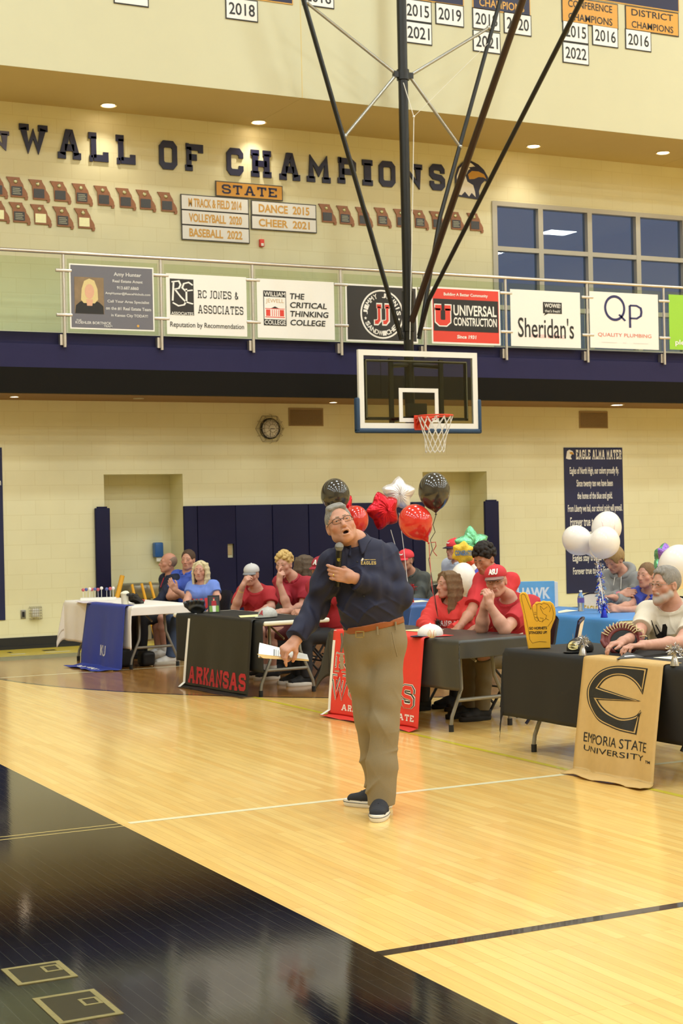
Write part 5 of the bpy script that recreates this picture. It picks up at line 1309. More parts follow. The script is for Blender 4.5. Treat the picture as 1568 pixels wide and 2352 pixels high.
class Human:
    def __init__(s, label, name='person', skin=(.62, .36, .25), vox=.0055, group=None):
        s.label, s.skin, s.vox, s.name, s.grp = label, skin, vox, name, group; s.S = Sdf()
    # ---- head
    def head(s, F, sc=1.0, fem=False, mouth='closed', thin=1.0, ears=True, lid=.0):
        s.H = F; s.hs = sc; S = s.S; V = lambda x, y, z: F(x * sc * thin, y * sc, z * sc); R_ = lambda *r: tuple(q * sc for q in r)
        e = lambda c, r, k=.02, sub=False: S.ell(V(*c), R_(*r), F.R, k, sub)
        e((0, -.012, .034), (.077, .096, .090)); e((0, .022, -.025), (.063 if not fem else .060, .072, .086), .03)
        S.cap(V(-.046, .005, -.068), V(-.018, .060, -.098), .024 * sc, .018 * sc, .03); S.cap(V(.046, .005, -.068), V(.018, .060, -.098), .024 * sc, .018 * sc, .03)
        e((0, .062, -.098), (.024 if not fem else .018, .022, .019), .02)
        S.cap(V(-.040, .074, .024), V(.040, .074, .024), .0135 * sc * (1 if not fem else .8), None, .018)
        for x in (-1, 1):
            e((x * .046, .054, -.022), (.023, .022, .022), .02); e((x * .032, .101, .006), (.0175, .016, .0115), .012, True)
            e((x * .031, .0785, .0065), (.0175, .011, .0125), .006)
        S.chain([V(0, .084, .016), V(0, .097, -.010), V(0, .108, -.030)], [.0085 * sc, .0095 * sc, .0125 * sc], .012)
        for x in (-1, 1): e((x * .0125, .096, -.034), (.0085, .011, .008), .008)
        e((0, .064, -.060), (.032, .028, .030), .02)
        if mouth == 'open':
            e((0, .096, -.058), (.021, .011, .0065), .010); e((0, .089, -.084), (.019, .012, .0075), .010); e((0, .092, -.070), (.016, .020, .0085), .006, True)
            S.paint(V(0, .08, -.070), .020 * sc, (.05, .015, .012), .25)
        else:
            e((0, .090, -.0565), (.022, .009, .0055), .008); e((0, .089, -.0675), (.020, .010, .0065), .008)
            for q in (-.013, 0, .013): S.paint(V(q, .096, -.062), .0105 * sc, tuple(np.array(s.skin) * (.80, .50, .50)), .5)
        for x in (-1, 1):
            S.cap(V(x * .018, .098, -.036), V(x * .034, .078, -.066), .0035 * sc, .003 * sc, .008, sub=True) if not fem else None
            S.cap(V(x * .017, .0945, .0135), V(x * .046, .082, .0135), .0042 * sc, .0035 * sc, .004)
            S.cap(V(x * .018, .0925, -.002), V(x * .045, .080, -.001), .0035 * sc, .003 * sc, .005)
        if ears:
            for x in (-1, 1):
                e((x * .078, -.012, -.004), (.010, .020, .033), .010); e((x * .086, -.004, -.002), (.007, .010, .018), .006, True)
        for x in (-1, 1): S.paint(V(x * .048, .06, -.03), .034 * sc, tuple(np.array(s.skin) * (1.05, .86, .84)), .9); S.paint(V(0, .10, -.03), .020 * sc, tuple(np.array(s.skin) * (1.05, .86, .84)), .9)
        return s
    def finish_head(s, t, brow=None, gaze=(0, 0), brow_t=.0045):
        F, sc = s.H, s.hs
        for x in (-1, 1):
            if gaze is None:
                MB().tube([F(x * a * sc, b * sc, c_ * sc) for a, b, c_ in ((.019, .088, .0035), (.031, .0915, -.001), (.044, .083, .0025))], .0016 * sc, 5).build('eyelid_line', m_iris, t)
                if brow is not None: MB().tube([F(x * a * sc, b * sc, c_ * sc) for a, b, c_ in ((.011, .0935, .0285), (.028, .089, .0320), (.046, .074, .0260))], [.0032 * sc, brow_t * sc, .002 * sc], 6).build('eyebrow', brow, t)
                continue
            m = MB(); c = F(x * .031 * sc, .0845 * sc, .0065 * sc); g = F.R @ rot_axis((0, 0, 1), -gaze[0]) @ rot_axis((1, 0, 0), gaze[1])
            n = 12; rings = [(0, 1), (.30, .97), (.52, .90), (.8, .62), (1.0, 0.0)]
            for i in range(4):
                (a0, b0), (a1, b1) = rings[i], rings[i + 1]; vs = []
                for aa, bb in ((a0, b0), (a1, b1)):
                    for j in range(n):
                        w = 2 * PI * j / n; vs.append(c + g @ V3(.0125 * aa * math.cos(w), .0068 * bb, .0046 * min(aa * 1.45, 1) * math.sin(w)) * sc)
                m.add(vs, [(j, (j + 1) % n, n + (j + 1) % n, n + j) for j in range(n)], 1 if i < 2 else 0, True)
            m.build('eye', [m_eyew, m_iris], t)
            if brow is not None:
                MB().tube([F(x * a * sc, b * sc, c_ * sc) for a, b, c_ in ((.011, .0935, .0285), (.028, .089, .0320), (.046, .074, .0260))], [.0032 * sc, brow_t * sc, .002 * sc], 6).build('eyebrow', brow, t)
    # ---- torso and limbs
    def torso(s, pelvis, neck, fwd, sw=.175, waist=.15, chest=.165, depth=.115, belly=.0, sh=None, hipw=.16, neckr=.055, bust=0):
        s.pel, s.nk = np.array(pelvis, float), np.array(neck, float); ax = s.nk - s.pel; s.tl = np.linalg.norm(ax); ax /= s.tl
        f = np.array(fwd, float); f = f - (f @ ax) * ax; f /= np.linalg.norm(f); s.tf = f; s.ax = ax; s.rt = np.cross(f, ax)
        s.sh = sh or {-1: s.nk - ax * .065 + s.rt * sw, 1: s.nk - ax * .065 - s.rt * sw}   # -1 right, +1 left
        s.dim = (waist, chest, depth, belly, hipw, neckr, bust)
        return s
    def torso_ops(s, S, g, k=.05, disp=None):
        waist, chest, depth, belly, hipw, neckr, bust = s.dim; a, b = s.pel, s.nk; L = s.tl; P = lambda t, f=0: a + s.ax * t * L + s.tf * f
        S.slab(P(.0), P(.30), hipw + g, waist + g, depth + g, depth + g + belly * .6, s.tf, k, disp=disp)
        S.slab(P(.30, belly * .4), P(.68, .0), waist + g, chest + g, depth + g + belly * .6, depth + g, s.tf, k, disp=disp)
        S.slab(P(.68), P(.86, -.01), chest + g, chest * .82 + g, depth + g, depth * .72 + g, s.tf, k, disp=disp)
        if bust:
            for x in (-1, 1): S.ell(P(.66, depth * .75) + s.rt * x * .07, (.07 + g, .06 + g, .07 + g), np.stack([s.rt, s.tf, s.ax], 1), .05, disp=disp)
        for x in (-1, 1): S.cap(P(.90, -.012), s.sh[x], .050 + g, .056 + g, k, disp=disp)
    def arm(s, side, elbow, wrist, hdir=None, back=(0, 0, 1), curl='relaxed', thumb=None, r=(.052, .043, .028), hs=1.0):
        s.arms = getattr(s, 'arms', {}); e = np.array(elbow, float); w = np.array(wrist, float); s.arms[side] = (e, w, r)
        S = s.S; a = s.sh[side]
        m = a + (e - a) * .4; S.chain([a, m, e], [r[0] * 1.02, r[0] * .95, r[1]], .03); m2 = e + (w - e) * .3; S.chain([e, m2, w], [r[1] * .98, r[1] * 1.03, r[2]], .03)
        if hdir is None: hdir = w - e
        F = face_frame(w, hdir, back); s.hf = getattr(s, 'hf', {}); s.hf[side] = F
        s.tips = getattr(s, 'tips', {}); s.tips[side] = hand(S, F, side, curl, thumb, hs)
        return s
    def seated_legs(s, ldir, kneez=.50, spread=.11, shin=.0, feet=None, thigh=.42, bare=False):
        d = np.array(ldir, float); d[2] = 0; d /= np.linalg.norm(d); rt = np.cross(d, EZ); s.legs = {}; s.ldir = d
        for x in (-1, 1):
            hp = s.pel + rt * (-x) * .085 - V3(0, 0, .03); kn = hp + d * thigh + rt * (-x) * (spread - .085); kn[2] = kneez
            ak = kn + d * shin * (1 if feet is None else feet[0 if x < 0 else 1]); ak[2] = .085; s.legs[x] = (hp, kn, ak)
            s.S.chain([hp, kn], [.078, .056], .03); s.S.chain([kn, kn + (ak - kn) * .3, ak], [.054, .055, .036], .02)
            s.S.cap(ak - V3(0, 0, .02), ak + d * .10 - V3(0, 0, .05), .036, .028, .02)
        return s
    def neckhead(s, r=.054):
        F = s.H; S = s.S; top = F(0, -.018 * s.hs, -.05 * s.hs); S.chain([s.nk - s.ax * .03, s.nk + s.ax * .01, top], [r * 1.35, r * 1.05, r * .98], .03)
    def finish(s, foot=None, brow=m_brow_d, gaze=(0, 0), brow_t=.0034):
        s.torso_ops(s.S, -.016); s.neckhead(s.dim[5])
        base = s.pel.copy(); base[2] = 0; s.t = thing(s.name, s.label, 'person', base, s.grp)
        s.S.build('body', m_skin, s.vox, s.t, base=s.skin)
        s.finish_head(s.t, brow, gaze, brow_t); return s
    # ---- clothes
    def shirt(s, m, sleeve=.55, g=.010, hem=.0, name='shirt', amp=.004, collar=None, vox=None, neck=None, hood=False, cuffr=.012, k=.05, vneck=0):
        S = Sdf(); dp = lambda P: folds(P, amp, 34, s.ax * .7 + s.rt * .6, 1.3) + crease(P, amp * 1.1, 26, s.ax * .8 + s.rt * .5, s.rt - s.ax * .4, .4) + crease(P, amp * .8, 34, s.rt * .9 - s.ax * .4, s.ax, 1.9)
        s.torso_ops(S, g, k, dp)
        for x in (-1, 1):
            if x not in s.arms: continue
            e, w, r = s.arms[x]; a = s.sh[x]
            if sleeve <= 1: c = a + (e - a) * sleeve; n = (e - a) / np.linalg.norm(e - a); sleeve_op(S, [a, a + (e - a) * sleeve * .6, c + n * .09], [r[0] + g + .008, r[0] + g + .007, r[0] + g + .006 + cuffr * .4], c, n, disp=dp)
            else:
                c = e + (w - e) * (sleeve - 1); dp2 = lambda P: folds(P, amp, 60, n2, .7) + crease(P, amp * 1.3, 38, n2, np.cross(n2, s.ax), .9); n2 = (w - e) / np.linalg.norm(w - e)
                S.chain([a, a + (e - a) * .5, e], [r[0] + g + .010, r[0] + g + .006, r[1] + g + .010], .04, disp=dp2); n = n2
                sleeve_op(S, [e, e + (c - e) * .5, c + n * .06], [r[1] + g + .010, r[1] + g + .006, r[2] + g + cuffr], c, n, .03, dp2, .03)
        b = s.pel + s.ax * (hem * s.tl); S.cut(b, -s.ax) if hem is not None else None
        np_ = s.nk - s.ax * (.018 if neck is None else neck) + s.tf * .03
        S.cap(s.nk - s.ax * .03, s.nk + s.ax * .005, s.dim[5] * 1.35 + g, s.dim[5] * 1.2 + g, .03)
        S.cut(np_, s.ax * .9 + s.tf * .35, ball=(s.nk, .105))
        if vneck: S.ell(s.nk - s.ax * (.02 + vneck) + s.tf * (s.dim[2] + .02), (.045, .07, vneck + .03), np.stack([s.rt, s.tf, s.ax], 1), .01, True)
        o = S.build(name, m, vox or s.vox * 1.1, s.t); s.so = o
        if collar is not None:
            C = Sdf(); c0 = s.nk - s.ax * .018; R_ = s.dim[5] * 1.12 + g
            C.chain([c0 + s.ax * .012 + (s.tf * math.cos(a) * .92 + s.rt * math.sin(a)) * R_ + s.tf * .012 - s.ax * .022 * math.cos(a) for a in np.linspace(.35, 2 * PI - .35, 18)], [.011] * 18, .012)
            for x in (-1, 1): C.chain([c0 + s.rt * x * R_ * .55 + s.tf * (R_ * .78 + .012), c0 + s.rt * x * R_ * .85 + s.tf * (R_ * .75 + .022) - s.ax * .045], [.011, .008], .01)
            C.build('collar', collar, s.vox, o)
        if hood:
            C = Sdf(); c0 = s.nk - s.ax * .02
            C.chain([c0 + (s.tf * math.cos(a) * .95 - s.rt * math.sin(a)) * .095 + s.ax * (.03 - .045 * math.cos(a)) for a in np.linspace(.5, 2 * PI - .5, 16)], [.020 + .02 * math.sin((a - .5) / 2) for a in np.linspace(.5, 2 * PI - .5, 16)], .03); C.build('hood', m, s.vox, o)
        return o
    def pants(s, m, length=1.0, g=.014, name='trousers', amp=.004):
        S = Sdf(); dp = lambda P: folds(P, amp, 40, (.3, .3, .9), .2); S.slab(s.pel - s.ax * .03, s.pel + s.ax * .12, s.dim[4] + g + .006, s.dim[4] + g, s.dim[2] + g + .01, s.dim[2] + g + .004, s.tf, .04)
        for x, (h, kn, ak) in s.legs.items():
            if length <= .5: c = h + (kn - h) * (length * 2); S.chain([h, c], [.09 + g, .066 + g], .04, disp=dp); n = (kn - h) / np.linalg.norm(kn - h)
            else: c = kn + (ak - kn) * (length * 2 - 1); S.chain([h, kn, c], [.082 + g, .062 + g, .050 + g], .03, disp=dp); n = (ak - kn) / np.linalg.norm(ak - kn)
            S.cut(c, n, ball=(c, .12))
        S.cut(s.pel + s.ax * .14, s.ax); return S.build(name, m, s.vox * 1.2, s.t)
    def shoes(s, m, sole, sock=None, toe=None):
        for x, (h, kn, ak) in s.legs.items():
            d = s.ldir if toe is None else toe[x]; make_shoe(s.t, ak, d, m, sole, s.vox); 
            if sock is not None: MB().tube([V3(ak[0], ak[1], .07), V3(*(ak + (kn - ak) * .16))], [.047, .044], 14).build('sock', sock, s.t)
    # ---- hair and headgear
    def hair(s, m, style='short', name='hair', vox=None, seed=1, th=.010, front=.062, length=.2):
        F, sc = s.H, s.hs; S = Sdf(); R_ = F.R; rng = random.Random(seed); v = lambda x, y, z: F(x * sc, y * sc, z * sc)
        dirn = R_ @ V3(1, .25, .1); dirb = R_ @ V3(.2, .9, .4); dp = lambda P: .0011 * sc * np.sin((P @ dirb) * 430 + 2.5 * np.sin((P @ dirn) * 45)) + folds(P, .0012 * sc, 120, dirn, .5)
        E = lambda c, r, k=.015, sub=False, disp=None: S.ell(v(*c), tuple(q * sc for q in r), R_, k, sub, disp=disp)
        if style in ('short', 'crop', 'part'):
            E((0, -.016, .037), (.0785 + th * (.4 if style == 'part' else 1), .098 + th, .092 + th), disp=dp)
            if style == 'part': S.cap(v(-.042, .058, .092), v(.040, .058, .097), .013 * sc, .011 * sc, .02, disp=dp); S.cap(v(.042, .02, .112), v(-.030, .03, .114), .014 * sc, None, .03, disp=dp)
            E((0, .085, -.01 + (front - .062)), (.070, .060, .075), .012, True); E((0, .03, -.085), (.12, .10, .075), .02, True); E((0, .098, front - .012), (.058, .042, .034), .012, True)
            for x in (-1, 1): E((x * .088, .012, -.01), (.022, .034, .034), .006, True)
        elif style == 'curly':
            E((0, -.018, .040), (.083, .099, .096)); 
            for i in range(150):
                a = rng.uniform(0, 2 * PI); b = rng.uniform(-.15, 1.55); c = V3(math.cos(a) * math.cos(b) * .088, math.sin(a) * math.cos(b) * .104 - .014, math.sin(b) * .104 + .042)
                if c[1] > .04 and c[2] < .072 + front - .062: continue
                if c[2] < .0 and c[1] > -.03: continue
                rr = rng.uniform(.013, .021); E(tuple(c), (rr, rr, rr), .006)
            E((0, .088, -.012 + (front - .062)), (.066, .058, .072), .010, True); E((0, .03, -.09), (.12, .10, .075), .015, True)
            for x in (-1, 1): E((x * .09, .010, -.01), (.020, .03, .034), .006, True)
        elif style == 'buzz':
            E((0, -.022, .026), (.0795, .092, .088)); E((0, .04, .075), (.085, .075, .085), .01, True); E((0, .03, -.085), (.12, .10, .075), .01, True); E((0, .085, 0), (.08, .07, .08), .01, True)
            for x in (-1, 1): E((x * .088, .006, -.01), (.022, .03, .034), .006, True)
        elif style in ('long', 'tied'):
            E((0, -.016, .038), (.084, .100, .096), disp=dp)
            if style == 'long':
                for x in (-1, 1):
                    for j in range(6):
                        q = [v(x * .022, .045 - .020 * j, .117 - .004 * j), v(x * .066, .055 - .026 * j, .088), v(x * .082, .052 - .026 * j, .035), v(x * (.090 + .004 * (j % 2)), .040 - .024 * j, -.03), v(x * (.082 + .006 * (j % 3)), .030 - .022 * j, -.10), v(x * (.072 + .005 * (j % 3)), .028 - .02 * j, -.10 - length * .6), v(x * .066, .022 - .016 * j, -.10 - length * (1.05 - .13 * ((j * 2) % 3)))]
                        S.chain(q, [.010 * sc, .012 * sc, .014 * sc, .015 * sc, .016 * sc, .014 * sc, .005 * sc], .014, disp=dp)
                for j in range(5): S.chain([v(-.05 + .025 * j, -.09, .05), v(-.05 + .025 * j, -.105, -.05), v(-.045 + .022 * j, -.095, -.14), v(-.04 + .02 * j, -.08, -.10 - length)], [.022 * sc, .024 * sc, .022 * sc, .010 * sc], .02, disp=dp)
            E((0, .088, -.015), (.064 if style == 'long' else .07, .060, .092), .010, True); E((0, .105, .045), (.045, .05, .045), .012, True)
            if style == 'tied': E((0, .03, -.085), (.12, .10, .075), .015, True); E((0, -.115, .02), (.03, .03, .03))
        elif style == 'under_cap':
            E((0, -.022, .012), (.081, .094, .070)); E((0, .05, 0), (.12, .075, .12), .01, True); E((0, .02, -.08), (.12, .10, .06), .01, True)
            for x in (-1, 1): E((x * .088, -.012, -.01), (.022, .03, .034), .006, True)
        return S.build(name, m, vox or s.vox * .8, s.t)
    def cap(s, m, mb_=None, logo=None, lm=None, tilt=-.06, z=.052, flat_bill=False, lw=.06, lh=.045, lbold=.03):
        F, sc = s.H, s.hs; G = Frame(F(0, 0, 0), F.R @ rot_axis((1, 0, 0), tilt)); v = lambda x, y, zz: G(x * sc, y * sc, zz * sc)
        S = Sdf(); S.ell(v(0, -.012, z + .006), (.091 * sc, .108 * sc, .078 * sc), G.R); S.cap(v(0, -.012, z + .082), v(0, -.012, z + .086), .008 * sc, None, .004); S.cut(v(0, 0, z - .014), -G.R[:, 2])
        o = S.build('cap', m, s.vox * .8, s.t)
        B = MB()
        def bl(u, q):
            a = (u - .5) * 2.05; r0, r1 = .094, .094 + .078 * math.cos((u - .5) * 2.6) ; rr = r0 + (r1 - r0) * q; xx = math.sin(a) * .086 * (1 + .10 * q); yy = -.012 + math.cos(a) * .104 + (rr - r0) * 1.0; cu = 0 if flat_bill else .16
            return v(xx, yy, z - .008 - .10 * cu * q - 3.4 * cu * xx * xx * (.4 + q))
        B.grid(bl, 16, 6); B.grid(lambda u, q: bl(1 - u, q) - G.R[:, 2] * .006, 16, 6)
        B.build('bill', mb_ or m, o)
        if logo:
            L_ = MB()
            def W3(p): return p
            vv, ff = (block_geo(logo, .24) if len(logo) == 1 and logo.isupper() else text_geo(logo, lbold, 0)); vv = np.array(vv); lo, hi = vv.min(0), vv.max(0)
            pts = []
            for p in (vv - lo) / (hi - lo) - .5:
                xx = -p[0] * lw; zz = z + .034 + p[1] * lh; q = max(0, 1 - (xx / .091) ** 2 - ((zz - z - .006) / .078) ** 2); pts.append(v(xx, -.012 + .108 * math.sqrt(q) + .008, zz))
            L_.add(pts, ff, 0); L_.build('cap_logo', lm, o)
        return o
    def glasses(s, m, rx=.026, rz=.017, half=False):
        F, sc = s.H, s.hs; v = lambda x, y, z: F(x * sc, y * sc, z * sc); b = MB()
        for x in (-1, 1):
            lp = [v(x * .033 + rx * math.copysign(abs(math.cos(a)) ** .75, math.cos(a)), .103 - .010 * abs(math.cos(a)) * (1 if math.cos(a) * x > 0 else .2), .003 + rz * math.copysign(abs(math.sin(a)) ** .75, math.sin(a))) for a in np.linspace(0, 2 * PI, 24, endpoint=False)]
            b.tube(lp, .0011 * sc, 5, closed=True)
            b.tube([q for q, a in zip(lp, np.linspace(0, 2 * PI, 24, endpoint=False)) if 0 <= a <= PI], .0019 * sc, 5)
            b.tube([v(x * .060, .094, .008), v(x * .074, .06, .010), v(x * .081, -.01, .012)], .0018 * sc, 5)
        b.tube([v(-.008, .107, .008), v(0, .110, .011), v(.008, .107, .008)], .0018 * sc, 5)
        return b.build('glasses', m, s.t)
    def band(s, side, m, at_=.93, r=.034, w=.012, name='wristband'):
        e, wr, rr = s.arms[side]; d = (wr - e) / np.linalg.norm(wr - e); c = e + (wr - e) * at_
        return MB().tube([c - d * w / 2, c + d * w / 2], [r, r * .97], 18).build(name, m, s.t)
    def print_front(s, rows, m, h0=.62, w=.26, hh=.05, gap=.07, block=.26, dep=None, name='shirt_lettering', x0=0, arc=0):
        waist, chest, depth, belly, *_ = s.dim; R_ = depth + (dep if dep is not None else .024) + .01
        for i, tx in enumerate(rows):
            if block:
                VV, FF, x = [], [], 0
                for ch in tx:
                    if ch == ' ': x += .5; continue
                    v, f = block_geo(ch, block); lo = v[:, 0].min(); o = len(VV); VV += [(p[0] - lo + x, p[1]) for p in v]; FF += [tuple(k + o for k in g) for g in f]; x += v[:, 0].max() - lo + .16
                V_ = np.array(VV)
            else: V_, FF = text_geo(tx, .02, 0)
            lo, hi = V_.min(0), V_.max(0); q = (V_ - lo) / (hi - lo) - .5; mb = MB(); cw = chest + .02
            def sp(p):
                xx = p[0] * w * (.85 + .15 * (i == 0)) + x0; u = max(-.98, min(.98, xx / cw)); return s.pel + s.ax * (s.tl * h0 - i * gap + p[1] * hh - arc * (p[0] ** 2)) - s.rt * (-xx) * 1 + s.tf * (R_ * math.sqrt(1 - u * u))
            # reading direction: the viewer's left is the wearer's right
            mb.add([sp((-p[0] * -1, p[1])) if False else sp((p[0] * -1, p[1])) for p in q], FF, 0); mb.build(name, m, s.so)
def make_shoe(parent, ak, d, m, sole, vox=.006, sc=1.0, name='shoe', tilt=0):
    d = np.array(d, float); d[2] = 0; d /= np.linalg.norm(d); F = face_frame((ak[0], ak[1], 0), d); v = lambda x, y, z: F(x * sc, y * sc, z * sc)
    S = Sdf(); S.slab(v(0, -.035, .058), v(0, .09, .050), .044 * sc, .052 * sc, .046 * sc, .040 * sc, EZ, .02); S.slab(v(0, .09, .050), v(0, .172, .044), .052 * sc, .046 * sc, .040 * sc, .028 * sc, EZ, .02)
    S.chain([v(0, -.03, .085), v(0, .06, .072)], [.044 * sc, .034 * sc], .03); S.cut(v(0, 0, .026), -EZ); S.cut(v(0, 0, .106 * sc), EZ - d * .25)
    o = S.build(name, m, vox, parent)
    b = MB(); oe = [(math.copysign(abs(math.sin(a)) ** .8, math.sin(a)) * (.058 if math.cos(a) < .2 else .050), .072 - .156 * math.cos(a)) for a in np.linspace(0, 2 * PI, 36, endpoint=False)]
    def ring(k, z): return [v(x * k, .072 + (y - .072) * (1 - (1 - k) * .4), z) for x, y in oe]
    R_ = [ring(.90, .001), ring(.98, .010), ring(1.0, .024), ring(.95, .040)]
    vs = [p for r in R_ for p in r]; n = len(oe); b.add(vs, [(i * n + j, i * n + (j + 1) % n, (i + 1) * n + (j + 1) % n, (i + 1) * n + j) for i in range(3) for j in range(n)], 0, True); b.add(R_[0], [tuple(range(n - 1, -1, -1))]); b.add(R_[3], [tuple(range(n))])
    b.build('sole', sole, o)
    l = MB(); lc = mat('lace_dark', '23242C') if 'white' not in m.name else mat('lace_white', 'E8E6E0')
    for y, z in ((.062, .103), (.085, .096), (.108, .090)): l.tube([v(-.026, y - .004, z - .010), v(0, y + .006, z), v(.026, y - .004, z - .010)], .004 * sc, 5)
    l.build('laces', lc, o)
    if 'charcoal' in m.name:
        st = MB(); st.tube([v(x * 1.015, y if abs(y - .072) < .13 else .072 + (y - .072) * 1.01, .027) for x, y in oe], .0016, 5, closed=True); st.build('sole_stripe', lc, o)
    return o
# ================================================================ the standing speaker
m_oxford = mat('navy_oxford', '1B1D38', rough=.75, var=.10, scale=220, bump=.08, bscale=300)
m_khaki = mat('khaki_twill', '8A7A5C', rough=.8, var=.07, scale=160, bump=.06, bscale=220)
m_belt = mat('tan_leather', '9A5426', rough=.45, var=.12); m_buckle = mat('brass_buckle', 'C9B27A', rough=.3, metal=.8)
m_shoe = mat('shoe_knit_charcoal', '2A2A30', rough=.85, var=.12, scale=200); m_solew = mat('sole_white', 'E9E4DA', rough=.6)
m_hairg = mat('hair_grey', '8C867D', rough=.7, var=.35, scale=60, bump=.3, bscale=120); m_tee = mat('undershirt_grey', '9A9896', rough=.8); m_ring = mat('ring_gold', 'E8C46A', rough=.2, metal=.9)
D0 = 9.40
sp = Human('person standing in navy long-sleeved shirt and khaki trousers, speaking into a microphone, holding papers', vox=.0042, skin=(.60, .31, .205))
hf = cv(.10, .30, .95); hup = cv(-.30, .94, -.2)
sp.head(face_frame(px(782, 1207, D0 - .06), hf, hup), sc=1.0, mouth='open')
sp.torso(px(862, 1452, D0 + .02), px(818, 1246, D0 + .02), cv(-.15, .05, .98), waist=.165, chest=.165, depth=.112, belly=.035, hipw=.172, neckr=.058, sh={-1: px(764, 1292, D0 - .04), 1: px(884, 1280, D0 + .05)})
sp.arm(-1, px(724, 1395, D0 + .03), px(677, 1473, D0 - .13), hdir=cv(-.55, -.42, .45), back=cv(-.2, .75, .45), curl=[(.75, .45, .3), (1.1, 1.0, .6), (1.2, 1.1, .6), (1.2, 1.1, .6)], thumb=[(.044, .046, -.030), (.044, .066, -.056), (.034, .078, -.078)], r=(.054, .046, .030))
sp.arm(1, px(921, 1372, D0 - .02), px(810, 1327, D0 - .16), hdir=cv(-.97, .22, .08), back=cv(.12, -.05, 1.0), curl=[(.25, .55, .35), (.50, .85, .55), (.55, .85, .55), (.45, .7, .4)], thumb=[(.040, .058, -.036), (.030, .088, -.048), (.016, .108, -.048)], r=(.054, .046, .030))
hips = {-1: px(826, 1478, D0 + .03), 1: px(888, 1475, D0 + .02)}; knees = {-1: px(846, 1655, D0 + .05), 1: px(882, 1660, D0 - .06)}; ank = {-1: px(870, 1822, D0 + .13), 1: px(874, 1838, D0 - .12)}
sp.legs = {}
for x in (-1, 1):
    a_ = ank[x].copy(); a_[2] = .09; ank[x] = a_; sp.legs[x] = (hips[x], knees[x], ank[x]); sp.S.chain([hips[x], knees[x], ank[x]], [.085, .058, .040], .03)
    sp.S.cap(ank[x], ank[x] - V3(0, 0, .03), .04, .04, .02)
toes = {-1: at(790, 1849, Z=0) - ank[-1], 1: at(868, 1884, Z=0) - ank[1]}
sp.finish(brow=m_brow_g, gaze=(.25, .05), brow_t=.0036)
# shirt: blouses a little over the belt
so = sp.shirt(m_oxford, sleeve=1.93, g=.014, hem=.092, amp=.0095, neck=.004, vox=.0055, cuffr=.018)
c0 = sp.nk + sp.ax * .002
cb = MB(); cA = np.linspace(.28, 2 * PI - .28, 49)
def col_(u, v):
    a = .28 + (2 * PI - .56) * u; fr = math.exp(-(min(a - .28, 2 * PI - .28 - a) / .42) ** 2); r = .070 + .024 * v
    d = sp.tf * math.cos(a) * .97 + sp.rt * math.sin(a)
    up = .030 - .022 * math.cos(a) - v * (.032 + .052 * fr)
    return c0 + d * (r + .020 * v * fr) + sp.tf * (.006 + .012 * fr * v) + sp.ax * up
cb.grid(col_, 48, 6); co = cb.build('collar', m_oxford, so); md = co.modifiers.new('thickness', 'SOLIDIFY'); md.thickness = .006; md.offset = 0
u = MB(); q = [c0 + sp.tf * .066 - sp.ax * .006 + sp.rt * .034, c0 + sp.tf * .066 - sp.ax * .006 - sp.rt * .034, c0 + sp.tf * .092 - sp.ax * .058]; u.add(q, [(0, 1, 2), (2, 1, 0)]); u.build('undershirt', m_tee, sp.t)
for k_ in range(6):
    c_ = sp.pel + sp.ax * sp.tl * (.80 - .125 * k_) + sp.tf * (.150 - .012 * abs(k_ - 3) * .2 + (.022 if 1 < k_ < 5 else 0)); MB().sphere(c_, .0055, 8, 6).build('button', m_ink, so)
pk = MB(); cen = px(846, 1293, D0 - .128)
block_text(pk, 'EAGLES', cen, CR, CU, .088, .020, 0, t=.24); 
d_ = (sp.tf); pk.build('chest_lettering', mat('thread_gold', 'E3C979', rough=.6), so)
pk = MB(); text(pk, 'LIBERTY NORTH', cen + CU * .019 + CR * .008, CR, CU, .066, .007, bold=.02); pk.build('chest_lettering', mat('thread_gold', 'E3C979'), so)
pk = MB(); poly(pk, [(-.045, .013), (-.036, .030), (-.028, .026), (-.030, .016), (-.036, .012)], cen, CR, CU); pk.build('chest_emblem', m_white, so)
# trousers
S = Sdf(); dk = lambda P: folds(P, .005, 26, CR * .5 + CU * .9, .6) + crease(P, .010, 17, CU * .8 + CR * .55, CR * .8 - CU * .5, .6) * np.clip(1.3 - abs(P[..., 2] - .72) * 4, .15, 1) + crease(P, .013, 26, CU * .85 - CR * .5, CR * .8 + CU * .5, 2.2) * np.clip((.52 - P[..., 2]) * 3.2, 0, 1)
S.slab(sp.pel - sp.ax * .07, sp.pel + sp.ax * .05, .176, .176, .135, .142, sp.tf, .05, disp=dk)
for x in (-1, 1):
    h_, kn, an = sp.legs[x]; an2 = an + V3(0, 0, -.035)
    S.chain([h_, h_ + (kn - h_) * .5, kn, kn + (an2 - kn) * .5, an2], [.106, .096, .086, .084, .080] if x > 0 else [.106, .094, .078, .070, .064], .035, disp=dk)
    S.cut(V3(an[0], an[1], .062 if x > 0 else .085), -EZ, ball=(V3(an[0], an[1], .05), .14))
S.cut(sp.pel + sp.ax * .055, sp.ax)
tr = S.build('trousers', m_khaki, .0055, sp.t)
S = Sdf(); S.slab(sp.pel + sp.ax * .034, sp.pel + sp.ax * .052, .181, .181, .150, .150, sp.tf, .02); S.cut(sp.pel + sp.ax * .062, sp.ax); S.cut(sp.pel + sp.ax * .024, -sp.ax)
pl_ = MB(); pl_.tube([px(900, 1452, D0 - .135), px(904, 1475, D0 - .148), px(910, 1500, D0 - .128), px(912, 1508, D0 - .118)], .004, 6); pl_.build('pocket_seam', m_khaki, tr)
bt = S.build('belt', m_belt, .005, sp.t)
bk = px(826, 1457, D0 - .145); b = MB()
